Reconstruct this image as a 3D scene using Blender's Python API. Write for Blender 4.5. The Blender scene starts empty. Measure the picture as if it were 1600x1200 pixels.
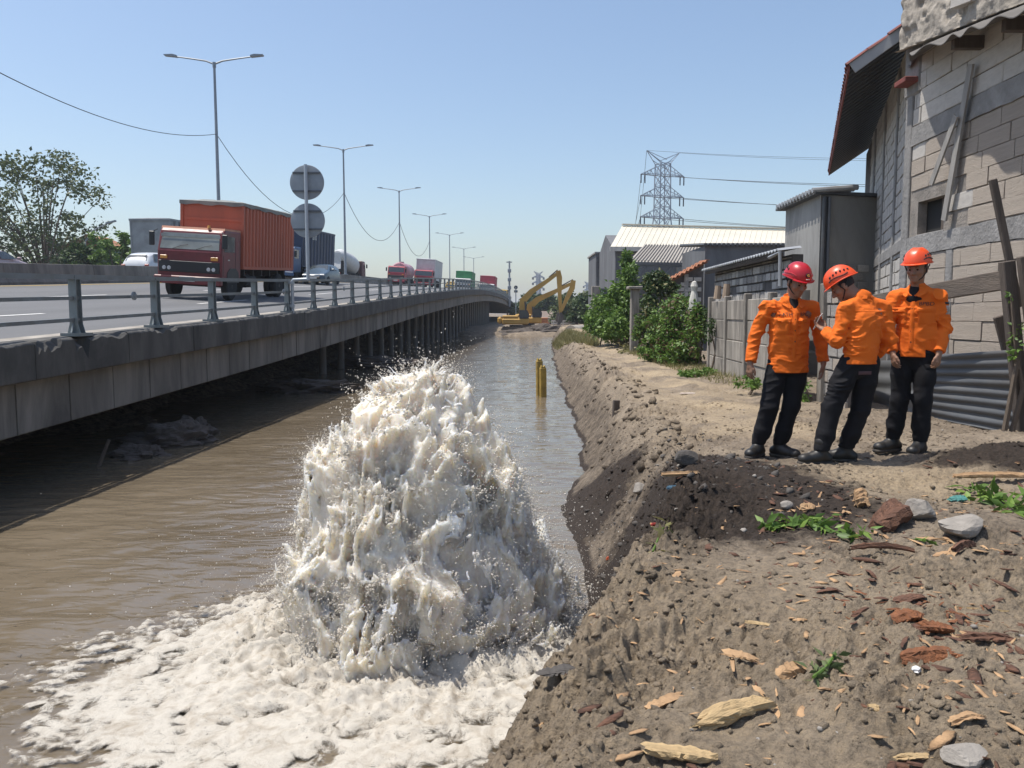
import bpy, bmesh, math, random
import numpy as np
from mathutils import Vector, Matrix, Euler

# ------------------------------------------------------------------ camera, sky, sun, exposure
SC = bpy.context.scene
COL = SC.collection
CAMZ = 1.36
PITCH = math.atan(112 / 1250.0)
cam_d = bpy.data.cameras.new("camera")
cam_d.sensor_width = 36.0
cam_d.lens = 36.0 * 1250 / 1600
cam_d.clip_start = 0.05
cam_d.clip_end = 6000
cam = bpy.data.objects.new("camera", cam_d)
COL.objects.link(cam)
cam.location = (0, 0, CAMZ)
cam.rotation_euler = (math.pi / 2 - PITCH, 0, 0)
SC.camera = cam

SUN_EL = math.radians(70)
SUN_AZ = math.radians(-84)          # from +Y towards +X ; negative = left of the camera
sdir = Vector((math.sin(SUN_AZ) * math.cos(SUN_EL), math.cos(SUN_AZ) * math.cos(SUN_EL), math.sin(SUN_EL)))
world = bpy.data.worlds.new("World")
SC.world = world
world.use_nodes = True
wn = world.node_tree.nodes
wl = world.node_tree.links
bg = wn["Background"]
sky = wn.new("ShaderNodeTexSky")
sky.sky_type = 'NISHITA'
sky.sun_disc = False
sky.sun_elevation = SUN_EL
sky.sun_rotation = SUN_AZ
sky.altitude = 0
sky.air_density = 1.1
sky.dust_density = 1.8
sky.ozone_density = 2.0
wl.new(sky.outputs[0], bg.inputs[0])
bg.inputs[1].default_value = 0.138
sun_d = bpy.data.lights.new("sun", 'SUN')
sun_d.energy = 4.2
sun_d.angle = math.radians(0.55)
sun_d.color = (1.0, 0.95, 0.87)
sun = bpy.data.objects.new("sun", sun_d)
COL.objects.link(sun)
sun.rotation_euler = sdir.to_track_quat('Z', 'Y').to_euler()
SC.view_settings.view_transform = 'Standard'
SC.view_settings.look = 'None'
SC.view_settings.exposure = 0.28
SC.view_settings.gamma = 1.0
SC.render.engine = 'CYCLES'
SC.cycles.use_denoising = True
SC.cycles.volume_bounces = 1
SC.cycles.max_bounces = 6
SC.cycles.diffuse_bounces = 3
SC.cycles.glossy_bounces = 3
SC.cycles.transmission_bounces = 4
SC.cycles.transparent_max_bounces = 6

# ------------------------------------------------------------------ helpers
RND = random.Random(7)
NR = np.random.RandomState(11)
CP, SP = math.cos(PITCH), math.sin(PITCH)


def at(px, py, Y):
    """world point seen at photograph pixel (px,py) at world depth Y"""
    a = (px - 800) / 1250.0
    b = (600 - py) / 1250.0
    k = Y / (CP + b * SP)
    return Vector((a * k, Y, CAMZ + (b * CP - SP) * k))


def onz(px, py, z):
    a = (px - 800) / 1250.0
    b = (600 - py) / 1250.0
    k = (z - CAMZ) / (b * CP - SP)
    return Vector((a * k, (CP + b * SP) * k, z))


def CN(L, s):
    """canal frame: L metres right of the canal axis line, s metres ahead"""
    return L + 0.04 * s


_T2 = np.random.RandomState(2).rand(512 * 512)


def noise2(x, y, seed=0):
    x = np.asarray(x, float) + (seed * 17.31) % 499; y = np.asarray(y, float) + (seed * 29.77) % 487
    fx = np.floor(x); fy = np.floor(y)
    ix = fx.astype(np.int32); iy = fy.astype(np.int32)
    fx = x - fx; fy = y - fy
    ux = fx * fx * fx * (fx * (fx * 6 - 15) + 10); uy = fy * fy * fy * (fy * (fy * 6 - 15) + 10)
    x0 = (ix & 511) << 9; x1 = ((ix + 1) & 511) << 9; y0 = iy & 511; y1 = (iy + 1) & 511
    a = _T2[x0 | y0]; a = a + (_T2[x1 | y0] - a) * ux
    b = _T2[x0 | y1]; b = b + (_T2[x1 | y1] - b) * ux
    return a + (b - a) * uy


def fbm2(x, y, octv=4, seed=0, gain=0.5):
    t = 0; amp = 1; tot = 0
    x = np.asarray(x, float); y = np.asarray(y, float)
    for o in range(octv):
        t = t + amp * noise2(x, y, seed + o * 17)
        tot += amp; amp *= gain
        x, y = 1.62 * x + 1.21 * y + 3.1, -1.21 * x + 1.62 * y + 1.7
    return t / tot


_T3 = np.random.RandomState(1).rand(64 ** 3).astype(np.float32)


def noise3(x, y, z, seed=0):
    x = np.asarray(x, np.float32) + np.float32((seed * 7.31) % 61); y = np.asarray(y, np.float32) + np.float32((seed * 3.77) % 59); z = np.asarray(z, np.float32) + np.float32((seed * 5.13) % 53)
    x, y, z = np.broadcast_arrays(x, y, z)
    fx = np.floor(x); fy = np.floor(y); fz = np.floor(z)
    ix = fx.astype(np.int32); iy = fy.astype(np.int32); iz = fz.astype(np.int32)
    fx = x - fx; fy = y - fy; fz = z - fz
    ux = fx * fx * (3 - 2 * fx); uy = fy * fy * (3 - 2 * fy); uz = fz * fz * (3 - 2 * fz)
    x0 = (ix & 63) << 12; x1 = ((ix + 1) & 63) << 12; y0 = (iy & 63) << 6; y1 = ((iy + 1) & 63) << 6; z0 = iz & 63; z1 = (iz + 1) & 63
    def lx(yy, zz):
        a = _T3[x0 | yy | zz]; return a + (_T3[x1 | yy | zz] - a) * ux
    a = lx(y0, z0); a = a + (lx(y1, z0) - a) * uy
    b = lx(y0, z1); b = b + (lx(y1, z1) - b) * uy
    return a + (b - a) * uz


def fbm3(x, y, z, octv=3, seed=0, gain=0.5, lac=2.03):
    t = 0; amp = 1; tot = 0
    for o in range(octv):
        t = t + amp * noise3(x, y, z, seed + o * 31)
        tot += amp; amp *= gain
        x, y, z = x * lac + 5.3, y * lac + 1.7, z * lac + 9.1
    return t / tot


def sstep(a, b, x):
    t = np.clip((x - a) / (b - a), 0, 1)
    return t * t * (3 - 2 * t)


def surfnet(F, org, h):
    """naive surface nets of the zero level of F (negative inside); returns verts, quads"""
    ins = F < 0
    nx, ny, nz = F.shape
    c = np.zeros((nx - 1, ny - 1, nz - 1), np.uint8)
    for i in (0, 1):
        for j in (0, 1):
            for k in (0, 1):
                c += ins[i:nx - 1 + i, j:ny - 1 + j, k:nz - 1 + k]
    act = (c > 0) & (c < 8)
    idx = np.full(act.shape, -1, np.int64)
    ci, cj, ck = np.nonzero(act)
    n = len(ci)
    idx[ci, cj, ck] = np.arange(n)
    acc = np.zeros((n, 3)); cnt = np.zeros(n)
    corners = [(i, j, k) for i in (0, 1) for j in (0, 1) for k in (0, 1)]
    val = {q: F[ci + q[0], cj + q[1], ck + q[2]] for q in corners}
    for q in corners:
        for ax in range(3):
            if q[ax] == 0:
                r = list(q); r[ax] = 1; r = tuple(r)
                a, b = val[q], val[r]
                m = (a < 0) != (b < 0)
                d = np.where(m, a - b, 1.0)
                t = np.clip(a / d, 0, 1)
                p = np.zeros((n, 3)); p[:] = q
                p[:, ax] = t
                acc[m] += p[m]; cnt[m] += 1
    v = acc / cnt[:, None] + np.stack([ci, cj, ck], 1)
    v = v * h + np.asarray(org)
    quads = []
    for ax in range(3):
        sl0 = [slice(None)] * 3; sl1 = [slice(None)] * 3
        sl0[ax] = slice(0, -1); sl1[ax] = slice(1, None)
        a = ins[tuple(sl0)]; b = ins[tuple(sl1)]
        o1, o2 = (ax + 1) % 3, (ax + 2) % 3
        e = np.nonzero(a != b)
        e = list(e)
        ok = (e[o1] > 0) & (e[o2] > 0) & (e[o1] < F.shape[o1] - 1) & (e[o2] < F.shape[o2] - 1)
        e = [q[ok] for q in e]
        flip = a[tuple(e)]

        def cell(d1, d2):
            w = [None] * 3
            w[ax] = e[ax]; w[o1] = e[o1] + d1; w[o2] = e[o2] + d2
            return idx[w[0], w[1], w[2]]
        q = np.stack([cell(-1, -1), cell(0, -1), cell(0, 0), cell(-1, 0)], 1)
        q[~flip] = q[~flip][:, ::-1]
        quads.append(q)
    return v, np.concatenate(quads)


def mesh_np(name, v, f, smooth=True):
    me = bpy.data.meshes.new(name)
    v = np.asarray(v, np.float32); f = np.asarray(f, np.int32)
    k = f.shape[1]
    me.vertices.add(len(v)); me.vertices.foreach_set("co", v.ravel())
    me.loops.add(f.size); me.loops.foreach_set("vertex_index", f.ravel())
    me.polygons.add(len(f))
    me.polygons.foreach_set("loop_start", np.arange(0, f.size, k, dtype=np.int32))
    me.polygons.foreach_set("loop_total", np.full(len(f), k, np.int32))
    if smooth:
        me.polygons.foreach_set("use_smooth", np.ones(len(f), bool))
    me.update(calc_edges=True)
    return me


def vattr(me, name, arr):
    a = me.attributes.new(name, 'FLOAT', 'POINT')
    a.data.foreach_set("value", np.asarray(arr, np.float32))


def tag(o, label=None, cat=None, group=None, kind=None):
    if label: o["label"] = label
    if cat: o["category"] = cat
    if group: o["group"] = group
    if kind: o["kind"] = kind
    return o


def link(name, me, m=None, parent=None):
    o = bpy.data.objects.new(name, me)
    COL.objects.link(o)
    if m is not None and not me.materials:
        me.materials.append(m)
    if parent is not None:
        o.parent = parent
    return o


def thing(name, label, cat, loc=(0, 0, 0), rz=0.0, group=None):
    o = bpy.data.objects.new(name, None)
    COL.objects.link(o)
    o.empty_display_size = 0.2
    o.location = loc; o.rotation_euler = (0, 0, rz)
    return tag(o, label, cat, group)


def copy_tree(o, parent=None):
    c = o.copy(); COL.objects.link(c); c.parent = parent
    for ch in list(o.children):
        copy_tree(ch, c)
    return c


class MB:
    """collects simple shapes into ONE mesh"""
    def __init__(self):
        self.v = []; self.f = []

    def add(self, vs, fs):
        n = len(self.v)
        self.v += [tuple(p) for p in vs]
        self.f += [tuple(i + n for i in q) for q in fs]
        return self

    def box(self, x0, x1, y0, y1, z0, z1, M=None):
        vs = [Vector(p) for p in ((x0, y0, z0), (x1, y0, z0), (x1, y1, z0), (x0, y1, z0), (x0, y0, z1), (x1, y0, z1), (x1, y1, z1), (x0, y1, z1))]
        if M is not None: vs = [M @ p for p in vs]
        return self.add(vs, [(0, 3, 2, 1), (4, 5, 6, 7), (0, 1, 5, 4), (1, 2, 6, 5), (2, 3, 7, 6), (3, 0, 4, 7)])

    def cbox(self, x0, x1, y0, y1, z0, z1, c=0.01, M=None):
        """box with chamfered edges"""
        vs = []; X = (x0, x1); Y = (y0, y1); Z = (z0, z1)
        c = min(c, 0.45 * abs(x1 - x0), 0.45 * abs(y1 - y0), 0.45 * abs(z1 - z0))
        idx = {}
        for i in (0, 1):
            for j in (0, 1):
                for k in (0, 1):
                    sx, sy, sz = (1 - 2 * i) * c, (1 - 2 * j) * c, (1 - 2 * k) * c
                    for a in range(3):
                        p = [X[i] + sx, Y[j] + sy, Z[k] + sz]
                        p[a] = (X[i], Y[j], Z[k])[a]
                        idx[(i, j, k, a)] = len(vs); vs.append(Vector(p))
        fs = []
        for a in range(3):
            for s in (0, 1):
                o1, o2 = (a + 1) % 3, (a + 2) % 3
                q = []
                for (u, w) in ((0, 0), (1, 0), (1, 1), (0, 1)):
                    t = [0, 0, 0]; t[a] = s; t[o1] = u; t[o2] = w
                    q.append(idx[(t[0], t[1], t[2], a)])
                fs.append(tuple(q) if s else tuple(q[::-1]))
        for a in range(3):
            o1, o2 = (a + 1) % 3, (a + 2) % 3
            for u in (0, 1):
                for w in (0, 1):
                    t0 = [0, 0, 0]; t0[o1] = u; t0[o2] = w; t1 = list(t0); t1[a] = 1
                    q = [idx[(*t0, o1)], idx[(*t1, o1)], idx[(*t1, o2)], idx[(*t0, o2)]]
                    fs.append(tuple(q) if (u == w) == False else tuple(q[::-1]))
        for i in (0, 1):
            for j in (0, 1):
                for k in (0, 1):
                    q = (idx[(i, j, k, 0)], idx[(i, j, k, 1)], idx[(i, j, k, 2)])
                    fs.append(q if (i + j + k) % 2 else q[::-1])
        if M is not None: vs = [M @ p for p in vs]
        return self.add(vs, fs)

    def cyl(self, p0, p1, r0, r1=None, n=10, caps=True):
        p0 = Vector(p0); p1 = Vector(p1)
        r1 = r0 if r1 is None else r1
        d = (p1 - p0)
        if d.length < 1e-6: return self
        q = d.to_track_quat('Z', 'Y')
        a = [p0 + q @ Vector((math.cos(2 * math.pi * i / n) * r0, math.sin(2 * math.pi * i / n) * r0, 0)) for i in range(n)]
        b = [p1 + q @ Vector((math.cos(2 * math.pi * i / n) * r1, math.sin(2 * math.pi * i / n) * r1, 0)) for i in range(n)]
        fs = [(i, (i + 1) % n, n + (i + 1) % n, n + i) for i in range(n)]
        if caps: fs += [tuple(range(n))[::-1], tuple(range(n, 2 * n))]
        return self.add(a + b, fs)

    def bar(self, p0, p1, w, h, up=(0, 0, 1)):
        """rectangular bar from p0 to p1 (w sideways, h along up)"""
        p0 = Vector(p0); p1 = Vector(p1)
        d = (p1 - p0).normalized()
        s = d.cross(Vector(up))
        if s.length < 1e-4: s = d.cross(Vector((1, 0, 0)))
        s.normalize(); u = s.cross(d).normalized()
        vs = []
        for p in (p0, p1):
            for (a, b) in ((-1, -1), (1, -1), (1, 1), (-1, 1)):
                vs.append(p + s * (a * w / 2) + u * (b * h / 2))
        return self.add(vs, [(0, 1, 2, 3), (7, 6, 5, 4), (0, 4, 5, 1), (1, 5, 6, 2), (2, 6, 7, 3), (3, 7, 4, 0)])

    def tube(self, pts, r, n=8, caps=True):
        pts = [Vector(p) for p in pts]
        rr = r if isinstance(r, (list, tuple)) else [r] * len(pts)
        vs = []; up = None
        for i, p in enumerate(pts):
            d = (pts[min(i + 1, len(pts) - 1)] - pts[max(i - 1, 0)]).normalized()
            if up is None:
                up = Vector((0, 0, 1)) if abs(d.z) < 0.9 else Vector((1, 0, 0))
            s = d.cross(up).normalized(); u = s.cross(d).normalized(); up = u
            for k in range(n):
                a = 2 * math.pi * k / n
                vs.append(p + s * (math.cos(a) * rr[i]) + u * (math.sin(a) * rr[i]))
        fs = []
        for i in range(len(pts) - 1):
            for k in range(n):
                fs.append((i * n + k, i * n + (k + 1) % n, (i + 1) * n + (k + 1) % n, (i + 1) * n + k))
        if caps:
            m = (len(pts) - 1) * n
            fs += [tuple(range(n))[::-1], tuple(range(m, m + n))]
        return self.add(vs, fs)

    def lathe(self, prof, n=16, M=None):
        vs = []; fs = []
        for (r, z) in prof:
            for k in range(n):
                a = 2 * math.pi * k / n
                vs.append(Vector((r * math.cos(a), r * math.sin(a), z)))
        for i in range(len(prof) - 1):
            for k in range(n):
                fs.append((i * n + k, i * n + (k + 1) % n, (i + 1) * n + (k + 1) % n, (i + 1) * n + k))
        fs += [tuple(range(n))[::-1], tuple(range((len(prof) - 1) * n, len(prof) * n))]
        if M is not None: vs = [M @ p for p in vs]
        return self.add(vs, fs)

    def prism(self, poly, a0, a1, axis=0, M=None):
        """polygon (2D) extruded along an axis; axis 0: poly=(y,z), 1: (x,z), 2: (x,y)"""
        def p3(p, a):
            return Vector((a, p[0], p[1])) if axis == 0 else Vector((p[0], a, p[1])) if axis == 1 else Vector((p[0], p[1], a))
        n = len(poly)
        vs = [p3(p, a0) for p in poly] + [p3(p, a1) for p in poly]
        fs = [(i, (i + 1) % n, n + (i + 1) % n, n + i) for i in range(n)] + [tuple(range(n))[::-1], tuple(range(n, 2 * n))]
        if M is not None: vs = [M @ p for p in vs]
        return self.add(vs, fs)

    def mesh(self, name, smooth=False, fix=True):
        me = bpy.data.meshes.new(name)
        me.from_pydata(self.v, [], self.f)
        if fix:
            bm = bmesh.new(); bm.from_mesh(me)
            bmesh.ops.recalc_face_normals(bm, faces=bm.faces)
            bm.to_mesh(me); bm.free()
        if smooth:
            me.polygons.foreach_set("use_smooth", np.ones(len(me.polygons), bool))
            try:
                me.set_sharp_from_angle(angle=math.radians(40))
            except Exception:
                pass
        me.update()
        return me

    def build(self, name, m, parent=None, smooth=False, world=False):
        me = self.mesh(name, smooth)
        if world and parent is not None:
            Mi = Matrix.LocRotScale(parent.location, parent.rotation_euler, None).inverted()
            me.transform(Mi)
        return link(name, me, m, parent)


# ------------------------------------------------------------------ materials
MATS = {}


def nt(name):
    m = bpy.data.materials.new(name)
    m.use_nodes = True
    b = m.node_tree.nodes["Principled BSDF"]
    return m, m.node_tree.nodes, m.node_tree.links, b


def ramp(N, stops):
    r = N.new("ShaderNodeValToRGB")
    e = r.color_ramp.elements
    while len(e) > 1: e.remove(e[-1])
    e[0].position = stops[0][0]; e[0].color = (*stops[0][1], 1) if len(stops[0][1]) == 3 else stops[0][1]
    for p, c in stops[1:]:
        q = e.new(p); q.color = (*c, 1) if len(c) == 3 else c
    return r


def noise_node(N, L, scale, detail=4, rough=0.55, vec=None, dist=0.0, stretch=None):
    n = N.new("ShaderNodeTexNoise")
    n.inputs["Scale"].default_value = scale
    n.inputs["Detail"].default_value = detail
    n.inputs["Roughness"].default_value = rough
    n.inputs["Distortion"].default_value = dist
    if vec is not None:
        if stretch:
            mp = N.new("ShaderNodeMapping"); mp.inputs["Scale"].default_value = stretch
            L.new(vec, mp.inputs[0]); vec = mp.outputs[0]
        L.new(vec, n.inputs["Vector"])
    return n


def M_(name, col, rough=0.8, var=0.25, scale=3.0, metal=0.0, bump=0.0, bscale=40, stain=None, stain_amt=0.5, stretch=None, spec=0.5, coat=0.0, hue=None, emis=None):
    """general procedural material: two octaves of tone variation, optional stains, roughness variation and bump"""
    if name in MATS: return MATS[name]
    m, N, L, b = nt(name)
    tc = N.new("ShaderNodeTexCoord"); vec = tc.outputs["Object"]
    n1 = noise_node(N, L, scale, 6, 0.6, vec, 0.4, stretch)
    c = np.array(col)
    c2 = np.array(hue) if hue else c * (1 + var)
    r1 = ramp(N, [(0.28, tuple(np.clip(c * (1 - var), 0, 1))), (0.5, tuple(c)), (0.74, tuple(np.clip(c2, 0, 1)))])
    L.new(n1.outputs["Fac"], r1.inputs[0])
    out = r1.outputs[0]
    if stain:
        n2 = noise_node(N, L, scale * 0.45, 8, 0.7, vec, 1.2, stretch)
        r2 = ramp(N, [(0.45, (0, 0, 0)), (0.68, (1, 1, 1))])
        L.new(n2.outputs["Fac"], r2.inputs[0])
        mu = N.new("ShaderNodeMath"); mu.operation = 'MULTIPLY'; mu.inputs[1].default_value = stain_amt
        L.new(r2.outputs[0], mu.inputs[0])
        mx = N.new("ShaderNodeMix"); mx.data_type = 'RGBA'
        L.new(mu.outputs[0], mx.inputs["Factor"]); L.new(out, mx.inputs["A"]); mx.inputs["B"].default_value = (*stain, 1)
        out = mx.outputs["Result"]
    L.new(out, b.inputs["Base Color"])
    mr = N.new("ShaderNodeMapRange"); mr.inputs[3].default_value = max(0.02, rough - 0.12); mr.inputs[4].default_value = min(1, rough + 0.12)
    L.new(n1.outputs["Fac"], mr.inputs[0]); L.new(mr.outputs[0], b.inputs["Roughness"])
    b.inputs["Metallic"].default_value = metal
    b.inputs["Specular IOR Level"].default_value = spec
    b.inputs["Coat Weight"].default_value = coat
    if emis:
        b.inputs["Emission Color"].default_value = (*emis[0], 1); b.inputs["Emission Strength"].default_value = emis[1]
    if bump > 0:
        n3 = noise_node(N, L, bscale, 5, 0.6, vec, 0, stretch)
        bp = N.new("ShaderNodeBump"); bp.inputs["Strength"].default_value = min(1, bump); bp.inputs["Distance"].default_value = 0.02
        L.new(n3.outputs["Fac"], bp.inputs["Height"]); L.new(bp.outputs[0], b.inputs["Normal"])
    MATS[name] = m
    return m
# ------------------------------------------------------------------ terrain and water
WZ = -1.10


def Lw(s):
    return np.interp(s, [-3, 2, 3, 4, 5, 6, 6.7, 8, 9, 10, 11, 12.5, 15, 20, 30, 45, 60, 84, 95], [-1.3, -1.0, -0.62, -0.3, 0.1, 0.36, 0.42, 0.40, 0.34, 0.24, 0.38, 0.60, 0.68, 0.62, 0.52, 0.5, 0.55, 1.0, 3.0]) + 0.42 * (fbm2(np.asarray(s) * 0.8, np.asarray(s) * 0 + 3.3, 4, 5, 0.6) - 0.5) * sstep(7, 11, np.asarray(s))


def Ltop(s):
    return np.interp(s, [-3, 1, 2.5, 4, 5, 6, 8, 10, 12, 20, 40, 84, 95], [-0.75, -0.5, -0.16, 0.36, 0.70, 0.98, 1.35, 1.5, 1.42, 1.42, 1.4, 1.9, 3.9]) + 0.28 * (fbm2(np.asarray(s) * 0.55, np.asarray(s) * 0 + 8.1, 3, 9) - 0.5) * sstep(5, 9, np.asarray(s))


def blob(x, y, cx, cy, rx, ry):
    return np.exp(-(((x - cx) / rx) ** 2 + ((y - cy) / ry) ** 2))


def gz(x, y, fine=False):
    x = np.asarray(x, float); y = np.asarray(y, float)
    L = x - 0.04 * y
    lw = Lw(y); lt = Ltop(y)
    u = (L - lw) / (lt - lw)
    uc = np.clip(u, 0, 1)
    z = WZ + (1.02) * (0.62 * uc + 0.38 * uc * uc * (3 - 2 * uc))
    z = np.where(u < 0, WZ + 1.0 * (L - lw), z)
    z = np.maximum(z, -2.6)
    top = np.clip((L - lt) / 1.4, 0, 1)
    z = z + 0.08 * top * (2 - top) * (u > 0)
    land = np.clip(u, 0, 1)
    # broad undulation, wheel ruts of the path, soil mounds
    z = z + land * 0.10 * (fbm2(x * 0.7, y * 0.5, 3, 21) - 0.5)
    z = z - land * 0.05 * np.exp(-((L - 2.3) / 0.25) ** 2) * sstep(9, 13, y) - land * 0.04 * np.exp(-((L - 3.3) / 0.25) ** 2) * sstep(9, 13, y)
    z = z + 0.22 * blob(x, y, 4.35, 6.7, 0.75, 0.55) + 0.12 * blob(x, y, 5.2, 8.0, 0.9, 0.6) + 0.13 * blob(x, y, 1.5, 6.5, 0.8, 0.8) + 0.10 * blob(x, y, 3.1, 4.9, 0.5, 0.35)
    z = z - 0.10 * blob(x, y, 0.75, 3.35, 0.35, 0.3) - 0.05 * blob(x, y, 2.2, 3.5, 0.5, 0.3) + 0.07 * blob(x, y, 1.5, 2.55, 0.4, 0.2)
    # lumpy dug-out edge along the bank crest
    z = z + 0.13 * land * (fbm2(x * 2.1, y * 1.2, 3, 33) - 0.5) * np.exp(-((L - lt) / 0.55) ** 2) * 2
    if fine:
        rough = (0.6 + 1.3 * np.exp(-((L - lt + 0.2) / 0.6) ** 2) + 0.5 * (1 - sstep(4.5, 8, y))) * np.clip(u * 3, 0, 1) * (0.5 + 0.5 * sstep(0.75, 1.3, u))
        rough = rough * (0.35 + 1.3 * sstep(0.35, 0.65, fbm2(x * 0.8, y * 0.8, 3, 71)) + 1.0 * sstep(0.52, 0.62, fbm2(x * 1.1, y * 0.9, 4, 79)) * sstep(7, 9, y))
        r1 = 1 - np.abs(2 * fbm2(x * 4.3, y * 3.6, 3, 41) - 1)
        z = z + rough * 0.055 * (r1 - 0.7)
        r2 = np.abs(2 * noise2(x * 15, y * 15, 43) - 1)
        z = z + rough * 0.030 * (0.5 - r2) * sstep(0.35, 0.6, fbm2(x * 2.3, y * 2.3, 2, 47))
        r3 = noise2(x * 37, y * 37, 53)
        z = z + rough * 0.017 * (r3 - 0.5)
        z = z + rough * 0.012 * (noise2(x * 80, y * 80, 59) - 0.5)
    return z


def gp(x, y):
    return float(gz(np.array([x]), np.array([y]))[0])


def soil_material():
    m, N, L, b = nt("soil")
    tc = N.new("ShaderNodeTexCoord"); vec = tc.outputs["Object"]
    at1 = N.new("ShaderNodeAttribute"); at1.attribute_name = "dark"
    at2 = N.new("ShaderNodeAttribute"); at2.attribute_name = "pale"
    n1 = noise_node(N, L, 1.6, 8, 0.65, vec, 0.5)
    r1 = ramp(N, [(0.25, (0.105, 0.083, 0.063)), (0.45, (0.19, 0.153, 0.115)), (0.6, (0.26, 0.212, 0.16)), (0.75, (0.35, 0.29, 0.222))])
    L.new(n1.outputs["Fac"], r1.inputs[0])
    n2 = noise_node(N, L, 30, 6, 0.7, vec)
    r2 = ramp(N, [(0.3, (0.42, 0.42, 0.44)), (0.5, (1, 1, 1)), (0.72, (1.35, 1.30, 1.2))])
    L.new(n2.outputs["Fac"], r2.inputs[0])
    mp = N.new("ShaderNodeMix"); mp.data_type = 'RGBA'
    n4 = noise_node(N, L, 5, 5, 0.7, vec)
    ml = N.new("ShaderNodeMath"); ml.operation = 'MULTIPLY_ADD'; ml.inputs[1].default_value = 1.0; ml.inputs[2].default_value = 0
    L.new(at2.outputs["Fac"], ml.inputs[0]); L.new(ml.outputs[0], mp.inputs["Factor"])
    L.new(r1.outputs[0], mp.inputs["A"])
    r5 = ramp(N, [(0.3, (0.33, 0.255, 0.165)), (0.7, (0.46, 0.365, 0.245))])
    L.new(n4.outputs["Fac"], r5.inputs[0]); L.new(r5.outputs[0], mp.inputs["B"])
    mm = N.new("ShaderNodeMix"); mm.data_type = 'RGBA'; mm.blend_type = 'MULTIPLY'; mm.inputs["Factor"].default_value = 0.8
    L.new(mp.outputs["Result"], mm.inputs["A"]); L.new(r2.outputs[0], mm.inputs["B"])
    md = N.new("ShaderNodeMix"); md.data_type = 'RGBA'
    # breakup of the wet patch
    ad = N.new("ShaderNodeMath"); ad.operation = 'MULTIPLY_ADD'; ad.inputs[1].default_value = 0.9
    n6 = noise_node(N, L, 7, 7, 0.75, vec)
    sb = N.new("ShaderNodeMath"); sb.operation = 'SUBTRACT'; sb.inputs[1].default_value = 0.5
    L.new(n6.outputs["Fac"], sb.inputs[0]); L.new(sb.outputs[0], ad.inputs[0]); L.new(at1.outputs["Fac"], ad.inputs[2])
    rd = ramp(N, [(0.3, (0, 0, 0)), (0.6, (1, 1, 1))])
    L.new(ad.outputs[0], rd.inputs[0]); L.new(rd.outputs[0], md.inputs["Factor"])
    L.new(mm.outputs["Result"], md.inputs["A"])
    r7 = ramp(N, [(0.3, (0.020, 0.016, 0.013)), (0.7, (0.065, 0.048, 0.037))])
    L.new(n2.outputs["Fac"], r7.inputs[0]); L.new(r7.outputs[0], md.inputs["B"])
    L.new(md.outputs["Result"], b.inputs["Base Color"])
    b.inputs["Roughness"].default_value = 0.9
    b.inputs["Specular IOR Level"].default_value = 0.25
    n3 = noise_node(N, L, 75, 7, 0.75, vec)
    bp = N.new("ShaderNodeBump"); bp.inputs["Strength"].default_value = 0.9; bp.inputs["Distance"].default_value = 0.02
    L.new(n3.outputs["Fac"], bp.inputs["Height"])
    n8 = noise_node(N, L, 14, 5, 0.7, vec)
    bp2 = N.new("ShaderNodeBump"); bp2.inputs["Strength"].default_value = 0.6; bp2.inputs["Distance"].default_value = 0.05
    L.new(n8.outputs["Fac"], bp2.inputs["Height"]); L.new(bp.outputs[0], bp2.inputs["Normal"]); L.new(bp2.outputs[0], b.inputs["Normal"])
    return m


SOIL = soil_material()


def soil_masks(x, y):
    L = x - 0.04 * y
    lw = Lw(y); lt = Ltop(y)
    w = fbm2(x * 1.7, y * 1.7, 4, 77) - 0.5
    d = 1.3 * np.maximum(blob(x + w * 0.6, y + w * 0.7, 1.45, 5.95, 1.15, 1.3), 0.9 * blob(x + w * 0.4, y + w * 0.4, 0.9, 9.3, 0.7, 1.2)) * (1 - sstep(2.6, 3.1, x))
    d = np.maximum(d, 1.1 * blob(x + w * 0.5, y + w * 0.4, 4.5, 6.7, 1.0, 0.5))
    d = np.maximum(d, 0.9 * blob(x + w * 0.5, y, 0.5, 6.3, 0.35, 0.8))
    u = (L - lw) / (lt - lw)
    d = np.maximum(d, 1.0 * (1 - sstep(-0.05, 0.22, u)))        # wet at the water's edge
    d = np.maximum(d, 0.42 * (1 - sstep(0.5, 1.1, u)))
    p = sstep(7.0, 9.5, y) * np.exp(-((L - 2.7) / 1.15) ** 2) * (0.7 + 0.5 * w * 2)
    p = p * (1 - 0.85 * sstep(0.52, 0.62, fbm2(x * 1.1, y * 0.9, 4, 79)))
    p = np.maximum(p, 0.75 * blob(x, y, 3.1, 6.3, 0.8, 0.6))
    p = np.maximum(p, 0.35 * (1 - sstep(3.8, 5.0, y)))
    return d, np.clip(p, 0, 1)


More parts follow.
